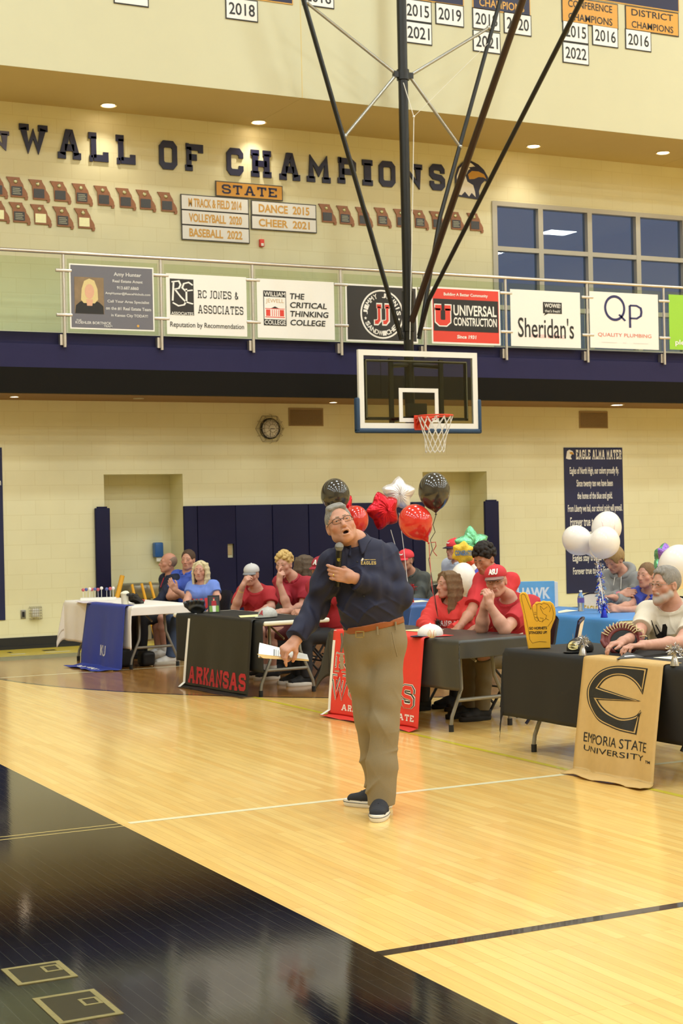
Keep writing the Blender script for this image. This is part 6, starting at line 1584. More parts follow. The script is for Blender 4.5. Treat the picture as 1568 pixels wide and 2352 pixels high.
for a_, c_ in (((-.026, -.020), (.026, -.014)), ((-.026, .014), (.026, .020)), ((-.026, -.020), (-.020, .020)), ((.020, -.020), (.026, .020))):
    b.prism([(a_[0], a_[1]), (c_[0], a_[1]), (c_[0], c_[1]), (a_[0], c_[1])], bk, CR, CU, .004)
b.build('buckle', m_buckle, bt)
for xx, yy in ((866, 1448), (908, 1437)):
    MB().tube([px(xx, yy - 9, D0 - .155 + abs(xx - 845) * .0008), px(xx + 1, yy + 10, D0 - .160 + abs(xx - 845) * .0008)], .006, 6).build('belt_loop', m_khaki, tr)
for x in (-1, 1): make_shoe(sp.t, ank[x], toes[x], m_shoe, m_solew, .005, 1.02)
sp.hair(m_hairg, 'part', th=.003, front=.074, vox=.0038, seed=3)
sp.glasses(m_frame)
pr = sp.tips[1][2]; MB().tube([pr[1] * .55 + pr[2] * .45 - (pr[2] - pr[1]) / np.linalg.norm(pr[2] - pr[1]) * .003, pr[1] * .55 + pr[2] * .45 + (pr[2] - pr[1]) / np.linalg.norm(pr[2] - pr[1]) * .003], [.0118, .0118], 18).build('ring', m_ring, sp.t)
# lanyard badge at the right hip
lb_ = thing('name_badge', 'small badge on a patterned lanyard hanging at the right hip of the khaki trousers', 'badge', px(785, 1490, D0 - .1))
l = MB(); l.tube([px(784, 1455, D0 - .10), px(786, 1475, D0 - .12), px(783, 1498, D0 - .12)], .007, 6); l.build('lanyard', mat('lanyard_weave', '6E6350', var=.5, scale=90), lb_)
l = MB(); a_ = px(780, 1500, D0 - .125); l.prism([(0, 0), (.020, -.002), (.024, -.092), (.002, -.096)], a_, CR, CU, .003); l.build('card', mat('badge_card', 'A08C70', var=.3, scale=60), lb_)
# microphone
mic = thing('microphone', "black handheld microphone with a silver mesh head in the speaker's hand", 'microphone', px(776, 1345, D0 - .15))
m_mesh = mat('mic_mesh', '9A9A98', rough=.4, metal=.7, bump=.6, bscale=500); m_micb = mat('mic_black', '141414', rough=.4)
a_ = px(779, 1256, D0 - .165); b_ = px(775, 1347, D0 - .125); dv = (a_ - b_) / np.linalg.norm(a_ - b_); Rm_ = _rot_to(dv); AX = (Rm_[:, 0], Rm_[:, 2], dv)
MB().lathe([(.017, -.022), (.022, -.012), (.0255, 0), (.0255, .004), (.024, .012), (.018, .020), (.008, .026), (.0, .027)], a_, 24, ax=AX).build('mesh_head', m_mesh, mic)
MB().lathe([(.0262, -.002), (.0268, 0), (.0262, .002)], a_, 24, ax=AX).build('mesh_band', mat('mic_band', '77777A', rough=.3, metal=.8), mic)
L_ = np.linalg.norm(a_ - b_); MB().lathe([(.0135, -L_), (.0160, -L_ + .01), (.0175, -.07), (.0185, -.03), (.0185, -.020)], a_, 24, ax=AX).build('handle', m_micb, mic)
g = MB(); cg = a_ - dv * .075 - CF * .019; flat(g, *ring_geo(.008, .0095, 20, .5, 5.9), cg, CR, CU); text(g, 'GP', cg - CF * .0006, CR, CU, .012, .011, bold=.01); g.build('handle_emblem', mat('mic_gold', 'D6C33A', rough=.4), mic)
# papers
pp_ = thing('paper_booklet', "folded white printed papers with a tan edge in the speaker's lowered hand", 'papers', px(650, 1500, D0 - .2))
q = [px(596, 1476, D0 - .02), px(705, 1503, D0 + .0), px(709, 1515, D0 - .13), px(593, 1507, D0 - .16)]
def sheet(u, v, dz=0): 
    p = (q[0] * (1 - u) + q[1] * u) * (1 - v) + (q[3] * (1 - u) + q[2] * u) * v; return p + V3(0, 0, .010 * math.sin(PI * v) * (1 - u) - dz)
m_paper = mat('paper_white', 'F3F0EA', rough=.7); m_manila = mat('paper_manila', 'D9B26C', rough=.7)
for nm, dz, mm in (('top_sheet', 0, m_paper), ('under_sheet', .004, m_paper), ('manila_folder', .009, m_manila)):
    b = MB(); b.grid(lambda u, v: sheet(u, v, dz), 12, 8); b.grid(lambda u, v: sheet(1 - u, v, dz + .0012), 12, 8); b.build(nm, mm, pp_)
q2 = [px(590, 1502, D0 - .15), px(604, 1512, D0 - .17), px(709, 1518.5, D0 - .135), px(708, 1515, D0 - .133)]
b = MB(); b.add(q2 + [p - CF * -.004 for p in q2], [(0, 1, 2, 3), (7, 6, 5, 4)]); b.build('manila_folder', m_manila, pp_)
t_ = MB()
for k_ in range(5):
    u0 = .30 + .045 * k_
    t_.add([sheet(u0, .42, -.002), sheet(u0 + (.022 if k_ == 0 else .010), .42, -.002), sheet(u0 + (.022 if k_ == 0 else .010), .95, -.002), sheet(u0, .95, -.002)], [(0, 1, 2, 3)])
t_.build('printed_lines', mat('print_grey', '6A6A6E'), pp_)
# ================================================================ people seated at the tables
def pz(x, D, z):
    p = CC + D * CF + (x - 784) / FPX * D * CR; p[2] = z; return p
def M_(nm, c, **k): return mat(nm, c, rough=k.pop('rough', .8), var=k.pop('var', .08), scale=k.pop('scale', 150), bump=k.pop('bump', .06), bscale=200, **k)
m_hbrown = M_('hair_brown', '4A3524', var=.3, scale=60); m_hdark = M_('hair_dark', '211914', var=.3, scale=60); m_hblond = M_('hair_blond', 'C9A869', var=.35, scale=60); m_hash = M_('hair_ash_blonde', 'D2C29A', var=.4, scale=60); m_hsandy = M_('hair_sandy', '9C7F52', var=.3, scale=60); m_hlong = M_('hair_long_brown', '7A5E40', var=.35, scale=50); m_hstub = M_('hair_stubble', '8A7160', var=.2, scale=90); m_hsalt = M_('hair_salt_grey', '8B847C', var=.35, scale=70)
SK = (.57, .29, .195); SK2 = (.52, .255, .165); SKP = (.61, .325, .235)
LEGD = V3(-1, 0, 0)
m_wsh = M_('shoe_white', 'E6E2DC'); m_bsh = M_('shoe_black', '1D1D20'); m_rsh = M_('shoe_red', 'B02A30'); m_ssock = M_('sock_white', 'E4E0D8'); m_solek = M_('sole_pale', 'CFC8B8')
m_denim = M_('denim_blue', '46587A', var=.2); m_kshort = M_('shorts_khaki', '9A8760'); m_darkp = M_('trousers_dark', '2A2A2E'); m_rshort = M_('shorts_dark_red', '5A2022'); m_olive = M_('trousers_olive', '6A5F48')
AUTO = {}
def seat(label, head, D, face, up=(0, 1, 0), neck=None, pel=None, tf=(-.75, .0, .65), skin=SK, hs=.98, vox=.0062, fem=False, sw=.17, waist=.145, chest=.158, depth=.108, belly=0, hipw=.155, neckr=.052, bust=0, thin=1.0, mouth='closed', pz_=.52):
    h = Human(label, skin=skin, vox=vox)
    h.head(face_frame(px(*head, D), cv(*face), cv(*up)), sc=hs, fem=fem, thin=thin, mouth=mouth)
    n = px(*neck[:2], D + (neck[2] if len(neck) > 2 else .02)); p = pz(pel[0], D + (pel[1] if len(pel) > 1 else .1), pz_)
    h.torso(p, n, cv(*tf), sw=sw, waist=waist, chest=chest, depth=depth, belly=belly, hipw=hipw, neckr=neckr, bust=bust); h.D = D
    return h
def lap(h, side, fw=.25):
    """arm hanging down with the hand resting on the lap, below the table top"""
    a = h.sh[side]; out = h.rt * (-side)
    e = a - V3(0, 0, .27) + out * .05 - h.tf * .02; w = e + h.tf * fw - out * .10 - V3(0, 0, .06); w[2] = max(w[2], .60)
    h.arm(side, e, w, back=(0, 0, 1), curl='relaxed')
def chair_for(h, eagles=False, lb=None, dx=.02):
    make_chair((h.pel[0] + dx, h.pel[1], 0), PI, lb, eagles)

# ---- white-cloth table
h = seat('person with balding head in a navy quarter-zip jacket, in profile', (386, 1293), 20.25, (-.96, .04, .28), neck=(391, 1319, .02), pel=(388, .02), tf=(-.85, 0, .52), skin=SK2, hs=1.03, belly=.05, waist=.16, chest=.168, sw=.165)
h.arm(1, px(366, 1383, 20.02), px(338, 1398, 20.0)); lap(h, -1); h.seated_legs(LEGD, thigh=.42, shin=.02); h.finish(brow=m_brow_d)
m_qz = M_('quarter_zip_navy', '151B33'); h.shirt(m_qz, sleeve=1.9, collar=m_qz); h.pants(m_darkp); h.shoes(m_bsh, m_bsh); h.hair(m_hstub, 'buzz')
z = MB(); z.tube([h.nk + h.tf * .09 - h.ax * .04, h.nk + h.tf * .14 - h.ax * .16], .006, 6); z.build('zip_trim', M_('zip_red', 'B02030'), h.so)
chair_for(h, lb='dark folding chair under the person in the navy quarter-zip jacket')
h = seat('person with brown crew cut and crossed arms in a blue polo, behind the blonde person', (432, 1286), 20.1, (-.28, -.02, .96), neck=(430, 1312, .02), pel=(432, .06), tf=(-.55, 0, .83), skin=SK, hs=1.0, sw=.175, waist=.135, chest=.165)
h.arm(-1, px(390, 1370, 19.90), px(424, 1366, 19.74), hdir=cv(.9, .15, .1), back=cv(-.1, .5, .85), curl='relaxed'); h.arm(1, px(432, 1374, 19.70), px(404, 1356, 19.62), hdir=cv(-.55, .75, .2), back=cv(-.2, .1, .95), curl='relaxed')
h.seated_legs(LEGD, shin=-.02); h.finish(brow=m_brow_d)
m_polo = M_('polo_blue', '3F58B4'); h.shirt(m_polo, sleeve=.62, collar=m_polo, g=.012); h.pants(m_kshort, length=.46); h.shoes(m_wsh, m_solek, m_ssock); h.hair(m_hbrown, 'crop', th=.007, front=.070)
chair_for(h, lb='dark folding chair under the person in the blue polo shirt')
h = seat('person with long blonde hair in a light blue KU t-shirt', (460, 1311), 19.35, (-.18, -.02, .98), up=(.05, 1, 0), neck=(464, 1335, .02), pel=(468, .05), tf=(-.25, 0, .97), skin=SKP, hs=.95, fem=True, sw=.132, waist=.120, chest=.128, depth=.095, bust=1, neckr=.044)
h.arm(-1, px(432, 1372, 19.3), px(424, 1400, 19.05)); h.arm(1, px(499, 1372, 19.25), px(482, 1402, 19.05)); h.seated_legs(LEGD, shin=-.03, feet=(1, -3)); h.finish(brow=m_brow_d, gaze=(-.3, 0))
m_kut = M_('tee_periwinkle', '6F8AD8'); h.shirt(m_kut, sleeve=.62, g=.008, neck=.024); h.pants(m_denim); h.shoes(m_wsh, m_solek, m_ssock)
h.print_front(['KU'], M_('print_crimson', 'D8424A'), h0=.44, w=.20, hh=.13, block=.3, dep=.075); h.hair(m_hash, 'long', length=.17)
chair_for(h, lb='dark folding chair under the person with shoulder-length blonde hair')

# ---- ARKANSAS table
h = seat('person in a grey cap and red t-shirt with a hand over the mouth', (577, 1321), 17.75, (-.30, -.06, .95), neck=(588, 1349, .03), pel=(596, .22), tf=(-.35, .0, .93), skin=SKP, hs=.95, sw=.165, belly=.05, waist=.15, chest=.155)
h.arm(-1, px(540, 1397, 17.55), px(557, 1346, 17.45), hdir=cv(.42, .80, .10), back=cv(-.75, .25, .6), curl='half', r=(.052, .044, .029)); h.arm(1, px(622, 1395, 17.65), px(592, 1407, 17.45), hdir=cv(-.9, -.1, .3)); h.seated_legs(LEGD); h.finish(brow=m_brow_l)
m_rt1 = M_('tee_scarlet', 'B42830'); h.shirt(m_rt1, sleeve=.68, g=.014, neck=.02); h.pants(m_rshort, length=.5); h.shoes(m_rsh, m_solew)
h.hair(m_hsandy, 'under_cap'); h.cap(M_('cap_light_grey', 'C9C6C4'), M_('cap_bill_grey', '7D7B7C'), tilt=-.05); h.print_front(['ALL THOSE'], M_('print_white', 'EDE6E2'), h0=.46, w=.25, hh=.045, dep=.06, arc=.09); h.band(-1, m_black, .90, .033, .018, 'watch'); h.band(-1, M_('band_yellow', 'D8B060'), .78, .035, .010)
chair_for(h, lb='dark folding chair under the person in the grey cap')
h = seat('person with curly blond hair in a dark red polo, finger at the lips', (652, 1297), 17.1, (-.40, -.10, .91), neck=(672, 1326, .06), pel=(690, .25), tf=(-.55, -.05, .83), skin=SKP, hs=1.0, sw=.178, waist=.14, chest=.165)
h.arm(-1, px(660, 1396, 16.85), px(641, 1338, 16.86), hdir=cv(.10, .99, .1), back=cv(-.75, -.1, .65), curl=[(.20, .5, .3), (1.1, 1.3, .8), (1.3, 1.4, .9), (1.35, 1.4, .9)]); h.arm(1, px(694, 1392, 17.0), px(664, 1404, 16.7), hdir=cv(-.97, .03, .2), back=cv(.1, .8, .5), curl='relaxed')
h.seated_legs(LEGD); h.finish(brow=m_brow_l); m_cpolo = M_('polo_cardinal', 'A02232'); h.shirt(m_cpolo, sleeve=.72, collar=m_cpolo, g=.014); h.pants(m_rshort, length=.5); h.shoes(m_bsh, m_solew, m_ssock); h.hair(m_hblond, 'curly', front=.058)
h.band(1, M_('band_pale', 'D8CFA0'), .92, .033, .008)
chair_for(h, lb='dark folding chair under the person with curly blond hair')
h = seat('person seen only as wavy brown hair behind the curly blond person', (700, 1300), 17.9, (.75, 0, -.6), neck=(706, 1330, .02), pel=(716, .1), tf=(-.4, 0, .9), hs=.97, fem=True, sw=.15, vox=.008)
lap(h, 1); lap(h, -1); h.seated_legs(LEGD); h.finish(); h.shirt(M_('tee_maroon', '6E1E2A'), sleeve=.6); h.pants(m_darkp); h.shoes(m_bsh, m_bsh); h.hair(M_('hair_grey_brown', '5A4A3A', var=.4, scale=50), 'long', length=.14)
chair_for(h, lb='dark folding chair under the person seen only as wavy brown hair')
h = seat('person in a cardinal cap with a white A, fist at the chin', (736, 1307), 16.5, (-.55, -.08, .82), neck=(748, 1336, .06), pel=(768, .2), tf=(-.6, 0, .8), skin=SK2, hs=1.0, sw=.18, belly=.03)
h.arm(-1, px(728, 1394, 16.3), px(722, 1345, 16.25), hdir=cv(.35, .93, .1), back=cv(-.8, .2, .6), curl='fist'); h.arm(1, px(742, 1394, 16.45), px(700, 1405, 16.15), hdir=cv(-.9, .0, .3), back=cv(.1, .8, .5), curl='half')
h.seated_legs(LEGD); h.finish(); m_ct = M_('tee_cardinal', 'A3202C'); h.shirt(m_ct, sleeve=.7, g=.014); h.pants(m_darkp); h.shoes(m_bsh, m_solew); h.hair(m_hbrown, 'under_cap'); h.cap(M_('cap_cardinal', '9C2234'), None, logo='A', lm=m_pwhite, lw=.05, lh=.05); h.band(-1, m_zinc, .86, .034, .022, 'watch')
chair_for(h, lb='dark folding chair under the person in the cardinal cap')

# ---- far blue table behind the speaker
h = seat('person in a red cap and dark grey pullover leaning on the far blue table', (931, 1288), 19.5, (-.62, -.05, .78), neck=(944, 1314, .06), pel=(965, .25), tf=(-.7, -.05, .7), skin=SK2, hs=1.05, sw=.185, belly=.05, waist=.17, chest=.178, depth=.125)
h.arm(1, px(962, 1378, 19.35), px(944, 1384, 19.2), hdir=cv(-.9, -.1, .3)); h.arm(-1, px(925, 1380, 19.7), px(915, 1384, 19.4)); h.seated_legs(LEGD); h.finish(); m_gp = M_('pullover_charcoal', '50534F'); h.shirt(m_gp, sleeve=1.88, collar=m_gp, g=.016, amp=.006); h.pants(m_darkp); h.shoes(m_bsh, m_bsh); h.hair(m_hbrown, 'under_cap'); h.cap(M_('cap_bright_red', 'E03A44'), None, logo='~', lm=m_pwhite, lw=.06, lh=.022)
chair_for(h, lb='dark folding chair under the person in the dark grey pullover')
h = seat('person in a red cap and pale shirt behind the foil balloons', (1043, 1262), 19.0, (-.80, 0, .55), neck=(1049, 1287, .04), pel=(1058, .15), tf=(-.75, 0, .6), hs=1.0, skin=SKP)
lap(h, 1); lap(h, -1); h.seated_legs(LEGD); h.finish(); m_ps = M_('shirt_pale_blue', 'C3CBDD'); h.shirt(m_ps, sleeve=.8, collar=m_ps); h.pants(m_darkp); h.shoes(m_bsh, m_bsh); h.hair(m_hbrown, 'under_cap'); h.cap(M_('cap_bright_red', 'E03A44'), m_navy, logo='~', lm=m_pwhite, lw=.05, lh=.02)
chair_for(h, lb='dark folding chair under the person in the pale shirt')

# ---- red-banner table
h = seat('person with long brown hair in a red ARKANSAS STATE sweatshirt', (1029, 1343), 14.3, (-.88, .02, .42), up=(-.03, 1, 0), neck=(1040, 1377, .03), pel=(1040, .12), tf=(-.50, 0, .86), skin=SKP, hs=.98, fem=True, sw=.165, waist=.155, chest=.162, depth=.115, bust=1, vox=.0052, neckr=.047)
h.arm(1, px(1075, 1442, 14.05), px(1032, 1452, 13.9), hdir=cv(-.9, 0, .2)); h.arm(-1, px(978, 1436, 14.2), px(985, 1452, 14.0), hdir=cv(.3, -.2, .6)); h.seated_legs(LEGD); h.finish(brow=m_brow_l, gaze=(.1, 0), brow_t=.003)
m_sw = M_('sweatshirt_red', 'D93A34', bump=.12); h.shirt(m_sw, sleeve=1.9, g=.020, amp=.007, neck=.022, cuffr=.018); h.pants(m_darkp); h.shoes(m_bsh, m_bsh)
h.print_front(['ARKANSAS', 'STATE'], M_('print_white', 'EDE6E2'), h0=.64, w=.30, hh=.058, gap=.085, dep=.085, arc=.06); h.hair(m_hlong, 'long', length=.20, front=.085)
chair_for(h, lb='dark folding chair under the person with long brown hair')
h = seat('person with thick dark curly hair in a red t-shirt, looking down', (1112, 1284), 14.2, (-.62, -.42, .66), up=(-.25, .9, .35), neck=(1138, 1318, .10), pel=(1150, .22), tf=(-.62, -.1, .78), skin=SK2, hs=1.02, sw=.150, waist=.14, chest=.158, vox=.0052)
h.arm(-1, px(1082, 1405, 14.1), px(1054, 1440, 13.75), hdir=cv(-.75, -.4, .4)); h.arm(1, px(1135, 1425, 13.95), px(1090, 1444, 13.7), hdir=cv(-.8, -.3, .3)); h.seated_legs(LEGD, shin=.05); h.finish(brow=m_brow_d, brow_t=.006, gaze=None)
m_rt2 = M_('tee_bright_red', 'D02F34'); h.shirt(m_rt2, sleeve=.82, g=.016, neck=.02); h.pants(M_('shorts_black', '222226'), length=.5); h.shoes(m_bsh, m_bsh, M_('sock_black', '1C1C1E')); h.hair(m_hdark, 'curly', front=.056, seed=5)
chair_for(h, lb='dark folding chair under the person with thick dark curly hair')
h = seat('person in a red cap with a white monogram and glasses, chin on clasped hands', (1139, 1336), 13.45, (-.28, -.05, .96), up=(-.10, 1, 0), neck=(1168, 1372, .10), pel=(1185, .25), tf=(-.50, -.05, .86), skin=SKP, hs=1.04, sw=.185, waist=.155, chest=.172, belly=.04, depth=.12, vox=.0050)
h.arm(-1, px(1106, 1442, 13.25), px(1113, 1388, 13.15), hdir=cv(.35, .92, .0), back=cv(-.7, .3, .5), curl='fist', r=(.056, .050, .032)); h.arm(1, px(1158, 1446, 13.1), px(1124, 1390, 13.10), hdir=cv(-.15, .95, .1), back=cv(.45, .1, .88), curl='half', r=(.056, .050, .032)); h.seated_legs(LEGD, shin=.03); h.finish(brow=m_brow_l)
m_rt3 = M_('tee_athletic_red', 'B9262E'); h.shirt(m_rt3, sleeve=.72, g=.016, neck=.018); h.pants(m_olive); h.shoes(m_bsh, m_bsh); h.hair(m_hsalt, 'under_cap'); h.cap(M_('cap_flat_red', 'C8323A'), M_('cap_bill_taupe', '8B6A60'), logo='ASU', lm=m_pwhite, lw=.075, lh=.045, z=.056, tilt=-.02, lbold=.06); h.glasses(m_framel, .027, .014); h.band(-1, m_black, .82, .038, .018, 'watch')
h.print_front(['STATE'], m_pwhite, h0=.47, w=.20, hh=.035, dep=.075, x0=-.04)
chair_for(h, lb='dark folding chair under the person with chin on clasped hands')
# ---- light blue table
h = seat('person in a grey hoodie with head bowed under the white balloons', (1410, 1286), 16.2, (-.62, -.50, .58), up=(-.35, .85, .35), neck=(1430, 1316, .05), pel=(1428, .12), tf=(-.62, 0, .78), skin=SKP, hs=1.0, sw=.175, waist=.15, chest=.165)
h.arm(1, px(1452, 1395, 15.95), px(1408, 1372, 15.85), hdir=cv(-.9, .1, .2), curl='relaxed'); h.arm(-1, px(1392, 1385, 16.1), px(1425, 1366, 15.9), hdir=cv(.9, .2, .2), back=cv(0, .5, .9)); h.seated_legs(LEGD); h.finish(brow=m_brow_l, gaze=None)
m_hood = M_('hoodie_grey', '8B8A88', var=.12); h.shirt(m_hood, sleeve=1.85, g=.020, amp=.008, hood=True); h.pants(m_darkp); h.shoes(m_bsh, m_bsh); h.hair(m_hsandy, 'short', th=.022, front=.050); h.band(-1, M_('band_pink', 'E86A9A'), .90, .042, .03)
for s_ in (-1, 1): MB().tube([h.nk + h.tf * .10 + h.rt * s_ * .035 - h.ax * .02, h.nk + h.tf * .135 + h.rt * s_ * .045 - h.ax * .14], .0045, 6).build('drawstring', m_pwhite, h.so)
h.print_front(['HAWK'], M_('print_blue', '6F7FA8'), h0=.62, w=.24, hh=.06, dep=.05)
chair_for(h, lb='dark folding chair under the person in the grey hoodie')
h = seat('person in a bright blue v-neck top with clasped hands at the light blue table', (1484, 1322), 15.9, (-.72, 0, .68), neck=(1494, 1352, .03), pel=(1500, .15), tf=(-.55, 0, .83), skin=SKP, hs=1.0, fem=True, sw=.165, waist=.16, chest=.165, depth=.12, bust=1, belly=.03)
h.arm(-1, px(1446, 1392, 15.85), px(1416, 1396, 15.55), hdir=cv(-.95, .1, .1), back=cv(.1, .6, .8), curl='half'); h.arm(1, px(1478, 1404, 15.5), px(1424, 1400, 15.45), hdir=cv(-.95, .12, .2), back=cv(.1, .5, .85), curl='half'); h.seated_legs(LEGD); h.finish(brow=m_brow_l, brow_t=.003)
m_bt = M_('top_royal_blue', '3B48A8'); h.shirt(m_bt, sleeve=.6, g=.014, vneck=.06); h.pants(m_denim); h.shoes(m_bsh, m_bsh); h.hair(m_hlong, 'tied', front=.085)
chair_for(h, lb='dark folding chair under the person in the bright blue v-neck top')
# ---- gold-banner table
h = seat('person with grey beard and rimless glasses in a cream t-shirt, arms on the black tablecloth', (1528, 1344), 11.5, (-.86, -.02, .50), neck=(1543, 1386, .03), pel=(1556, .15), tf=(-.60, 0, .80), skin=SKP, hs=1.04, sw=.20, waist=.175, chest=.188, depth=.13, belly=.05, vox=.0045, neckr=.058)
h.arm(-1, px(1464, 1460, 11.35), px(1432, 1472, 11.0), hdir=cv(-.9, -.2, .3), curl='relaxed', r=(.051, .046, .032)); h.arm(1, px(1560, 1478, 11.1), px(1478, 1482, 10.85), hdir=cv(-.95, 0, .25), curl='relaxed', r=(.051, .046, .032)); h.seated_legs(LEGD, shin=.04)
G = h.H; S = h.S; k_ = 1.04
S.chain([G(-.058 * k_, .012 * k_, -.060 * k_), G(-.036 * k_, .052 * k_, -.090 * k_), G(0, .074 * k_, -.112 * k_), G(.036 * k_, .052 * k_, -.090 * k_), G(.058 * k_, .012 * k_, -.060 * k_)], [.014, .020, .024, .020, .014], .03)
S.chain([G(-.026, .094, -.060), G(0, .104, -.050), G(.026, .094, -.060)], [.007, .009, .007], .01)
bd = (.50, .44, .39)
for a_ in np.linspace(-1, 1, 9): S.paint(G(.064 * a_ * k_, (.085 - .07 * a_ * a_) * k_, (-.100 + .045 * a_ * a_) * k_), .036 * k_, bd, .5)
for a_ in (-.026, -.013, 0, .013, .026): S.paint(G(a_, .104 - abs(a_) * .35, -.051 - abs(a_) * .3), .0125, (.45, .38, .32), .5)
S.paint(G(0, .112, -.066), .014, (.45, .20, .16), .5)
h.finish(brow=m_brow_g, gaze=(.05, -.05)); m_cr = M_('tee_cream', 'DCD0BC'); h.shirt(m_cr, sleeve=.70, g=.013, neck=.02, amp=.006); h.pants(m_darkp); h.shoes(M_('shoe_dark_brown', '3A332F'), m_bsh, toe={-1: LEGD, 1: LEGD}); h.hair(m_hsalt, 'part', th=.010, front=.068); h.glasses(m_framel, .026, .015)
pr_ = MB()
def shp(pts): 
    dep = h.dim[2] + .085; return [h.pel + h.ax * (h.tl * .79 + z) + h.rt * x_ + h.tf * (dep * math.sqrt(max(.05, 1 - (x_ / .21) ** 2))) for x_, z in pts]
for pts in ([(.085, .05), (.075, .055), (.045, -.055), (.055, -.062)], [(.062, -.062), (.03, -.05), (.02, -.04), (.05, .02), (.04, .028), (-.005, -.06), (.01, -.11), (-.02, -.11), (-.03, -.05), (.0, -.02), (-.012, .03), (-.035, .035), (-.045, .01), (-.02, -.02)]): pr_.add(shp(pts), [tuple(range(len(pts)))], 0)
pr_.build('shirt_print', m_ink, h.so)
chair_for(h, lb='dark folding chair under the bearded person')
# empty chairs in view
p = at(1327, 1400, D=16.8); make_chair((p[0], p[1], 0), PI * 1.02, 'white and navy folding chair with gold lettering, empty, behind the water bottle', True)
p = at(1262, 1450, D=13.2); make_chair((p[0], p[1], 0), PI * .80, 'white and navy folding chair with gold lettering, empty, behind the yellow foam hand', True)
# ================================================================ balloons
def lat(nm, c, **k): return mat(nm, c, rough=k.pop('rough', .16), var=.02, coat=k.pop('coat', .6), **k)
m_lblack = lat('latex_black', '38342F'); m_lred = lat('latex_red', 'D83228'); m_lwhite = lat('latex_white', 'F2EAE2', rough=.3, coat=.3); m_lblue = lat('latex_blue', '4A50B8')
m_fred = mat('foil_red', 'C8202C', rough=.22, metal=.75, bump=.8, bscale=9, var=.15, scale=6); m_fwhite = mat('foil_pearl', 'E6E0DE', rough=.25, metal=.45, bump=.5, bscale=8, var=.06); m_fholo = mat('foil_green', '7FD6A0', rough=.2, metal=.7, bump=1.0, bscale=40, var=.55, scale=22); m_fviolet = mat('foil_violet', '8B62B8', rough=.2, metal=.6, bump=1.0, bscale=40, var=.5, scale=26); m_fyel = mat('foil_yellow', 'DDB83A', rough=.3, metal=.4, bump=.5, bscale=30, var=.2, scale=30); m_forange = mat('foil_orange', 'D8542E', rough=.3, metal=.3, bump=.5, bscale=30, var=.3, scale=30)
m_string_r = mat('ribbon_red', 'B5302C', rough=.5); m_string_w = mat('ribbon_white', 'D8D2CC', rough=.5); m_string_k = mat('ribbon_black', '1E1C1C', rough=.5); m_print_pink = mat('balloon_stitch', 'E0A0A0'); m_print_blu = mat('balloon_print', '5B7FB8')
def balloon(label, c, D, r, m, tail, ry=1.18, string=None, sm=None, group='latex balloons', marks=None):
    """c, tail: picture position of the body centre and of the knot"""
    p = px(*c, D); q = px(*tail, D); ax = p - q; L = np.linalg.norm(ax); ax /= L; R = _rot_to(ax); A = (R[:, 0], R[:, 2], ax)
    t = thing('balloon', label, 'balloon', q, group)
    prof = []
    for a in np.linspace(0, PI, 22):
        z = -math.cos(a) * r * ry; k = math.sin(a) * r
        if z < 0: k *= 1 - .20 * (z / (r * ry)) ** 2
        prof.append((max(k, 1e-4), z))
    lo = -r * ry; neck_ = [(.006, -L), (.012, -L + .006), (.004, -L + .014)] if L > r * ry else []
    if neck_: prof = neck_ + [(.006, -L + .02)] + [(max(k, .008 + .5 * (z - lo) * .9) if z < lo + .05 else k, z) for k, z in prof if z > lo + .004]
    MB().lathe(prof, p, 28, ax=A).build('latex_body', m, t)
    if marks:
        mb = MB()
        for sx in (-1, 1): mb.tube([p - CF * r * 1.0 * math.sqrt(max(.03, 1 - (w_ ** 2 + (sx * .62 - sx * .25 * math.cos(w_ * 1.6)) ** 2))) + CR * r * (sx * .62 - sx * .25 * math.cos(w_ * 1.6)) + CU * r * w_ for w_ in np.linspace(-.6, .6, 12)], .002, 5)
        mb.build('printed_stitches', m_print_pink, t)
    if string: MB().tube([q] + string, .0032, 6).build('string', sm, t)
    return t
def foil_star(label, c, D, r, m, rot=.1, yaw=.4, n=5, inner=.52, th=.40, string=None, sm=None, squash=1.0, back=None):
    p = px(*c, D); R = rot_axis(EZ, yaw) ; ex = R @ CR; ey = CU; ez = np.cross(ex, ey)
    t = thing('balloon', label, 'balloon', p, 'foil star balloons'); NN = n * 12
    def rad(a):
        k = abs(((a - rot) * n / (2 * PI)) % 1 - .5) * 2; return r * (inner + (1 - inner) * k ** 1.25)
    for sgn, nm in ((1, m), (-1, back or m)):
        mb = MB()
        def fn(u, v):
            a = 2 * PI * u * sgn; w = 1 - v; rr = rad(a) * w; pf = th * r * (1 - w ** 2.6) ** .62 * (1 + .05 * math.sin(a * n * 4 + w * 9))
            return p + ex * rr * math.sin(a) * squash + ey * rr * math.cos(a) + ez * pf * sgn
        mb.grid(fn, NN, 12); mb.build('foil_panel', nm, t)
    if string: MB().tube(string, .0035, 6).build('string', sm, t)
    return t, p, ex, ey, ez
def tab(x, y, z=TH + .006): return at(x, y, Z=z)
w3 = tab(1006, 1449); w6 = tab(1018, 1388); w5 = tab(1520, 1416)
balloon('black balloon floating at the far left of the bouquet, above the speaker', (770, 1138), 16.6, .152, m_lblack, (775, 1181), string=[px(785, 1300, 16.2), px(792, 1395, 15.6)], sm=m_string_k)
balloon('red balloon right behind the head of the speaker', (815, 1197), 16.9, .142, m_lred, (806, 1240), string=[px(800, 1300, 16.4), px(793, 1395, 15.6)], sm=m_string_r)
balloon('large black balloon highest over the red-banner table', (997, 1129), 14.0, .140, m_lblack, (1001, 1183), string=[px(994, 1205, 14.0), px(999, 1222, 13.99), px(988, 1240, 14), px(993, 1262, 13.95), px(984, 1285, 13.9), px(992, 1330, 13.5), w3 + V3(0, 0, .12)], sm=m_string_k, ry=1.22)
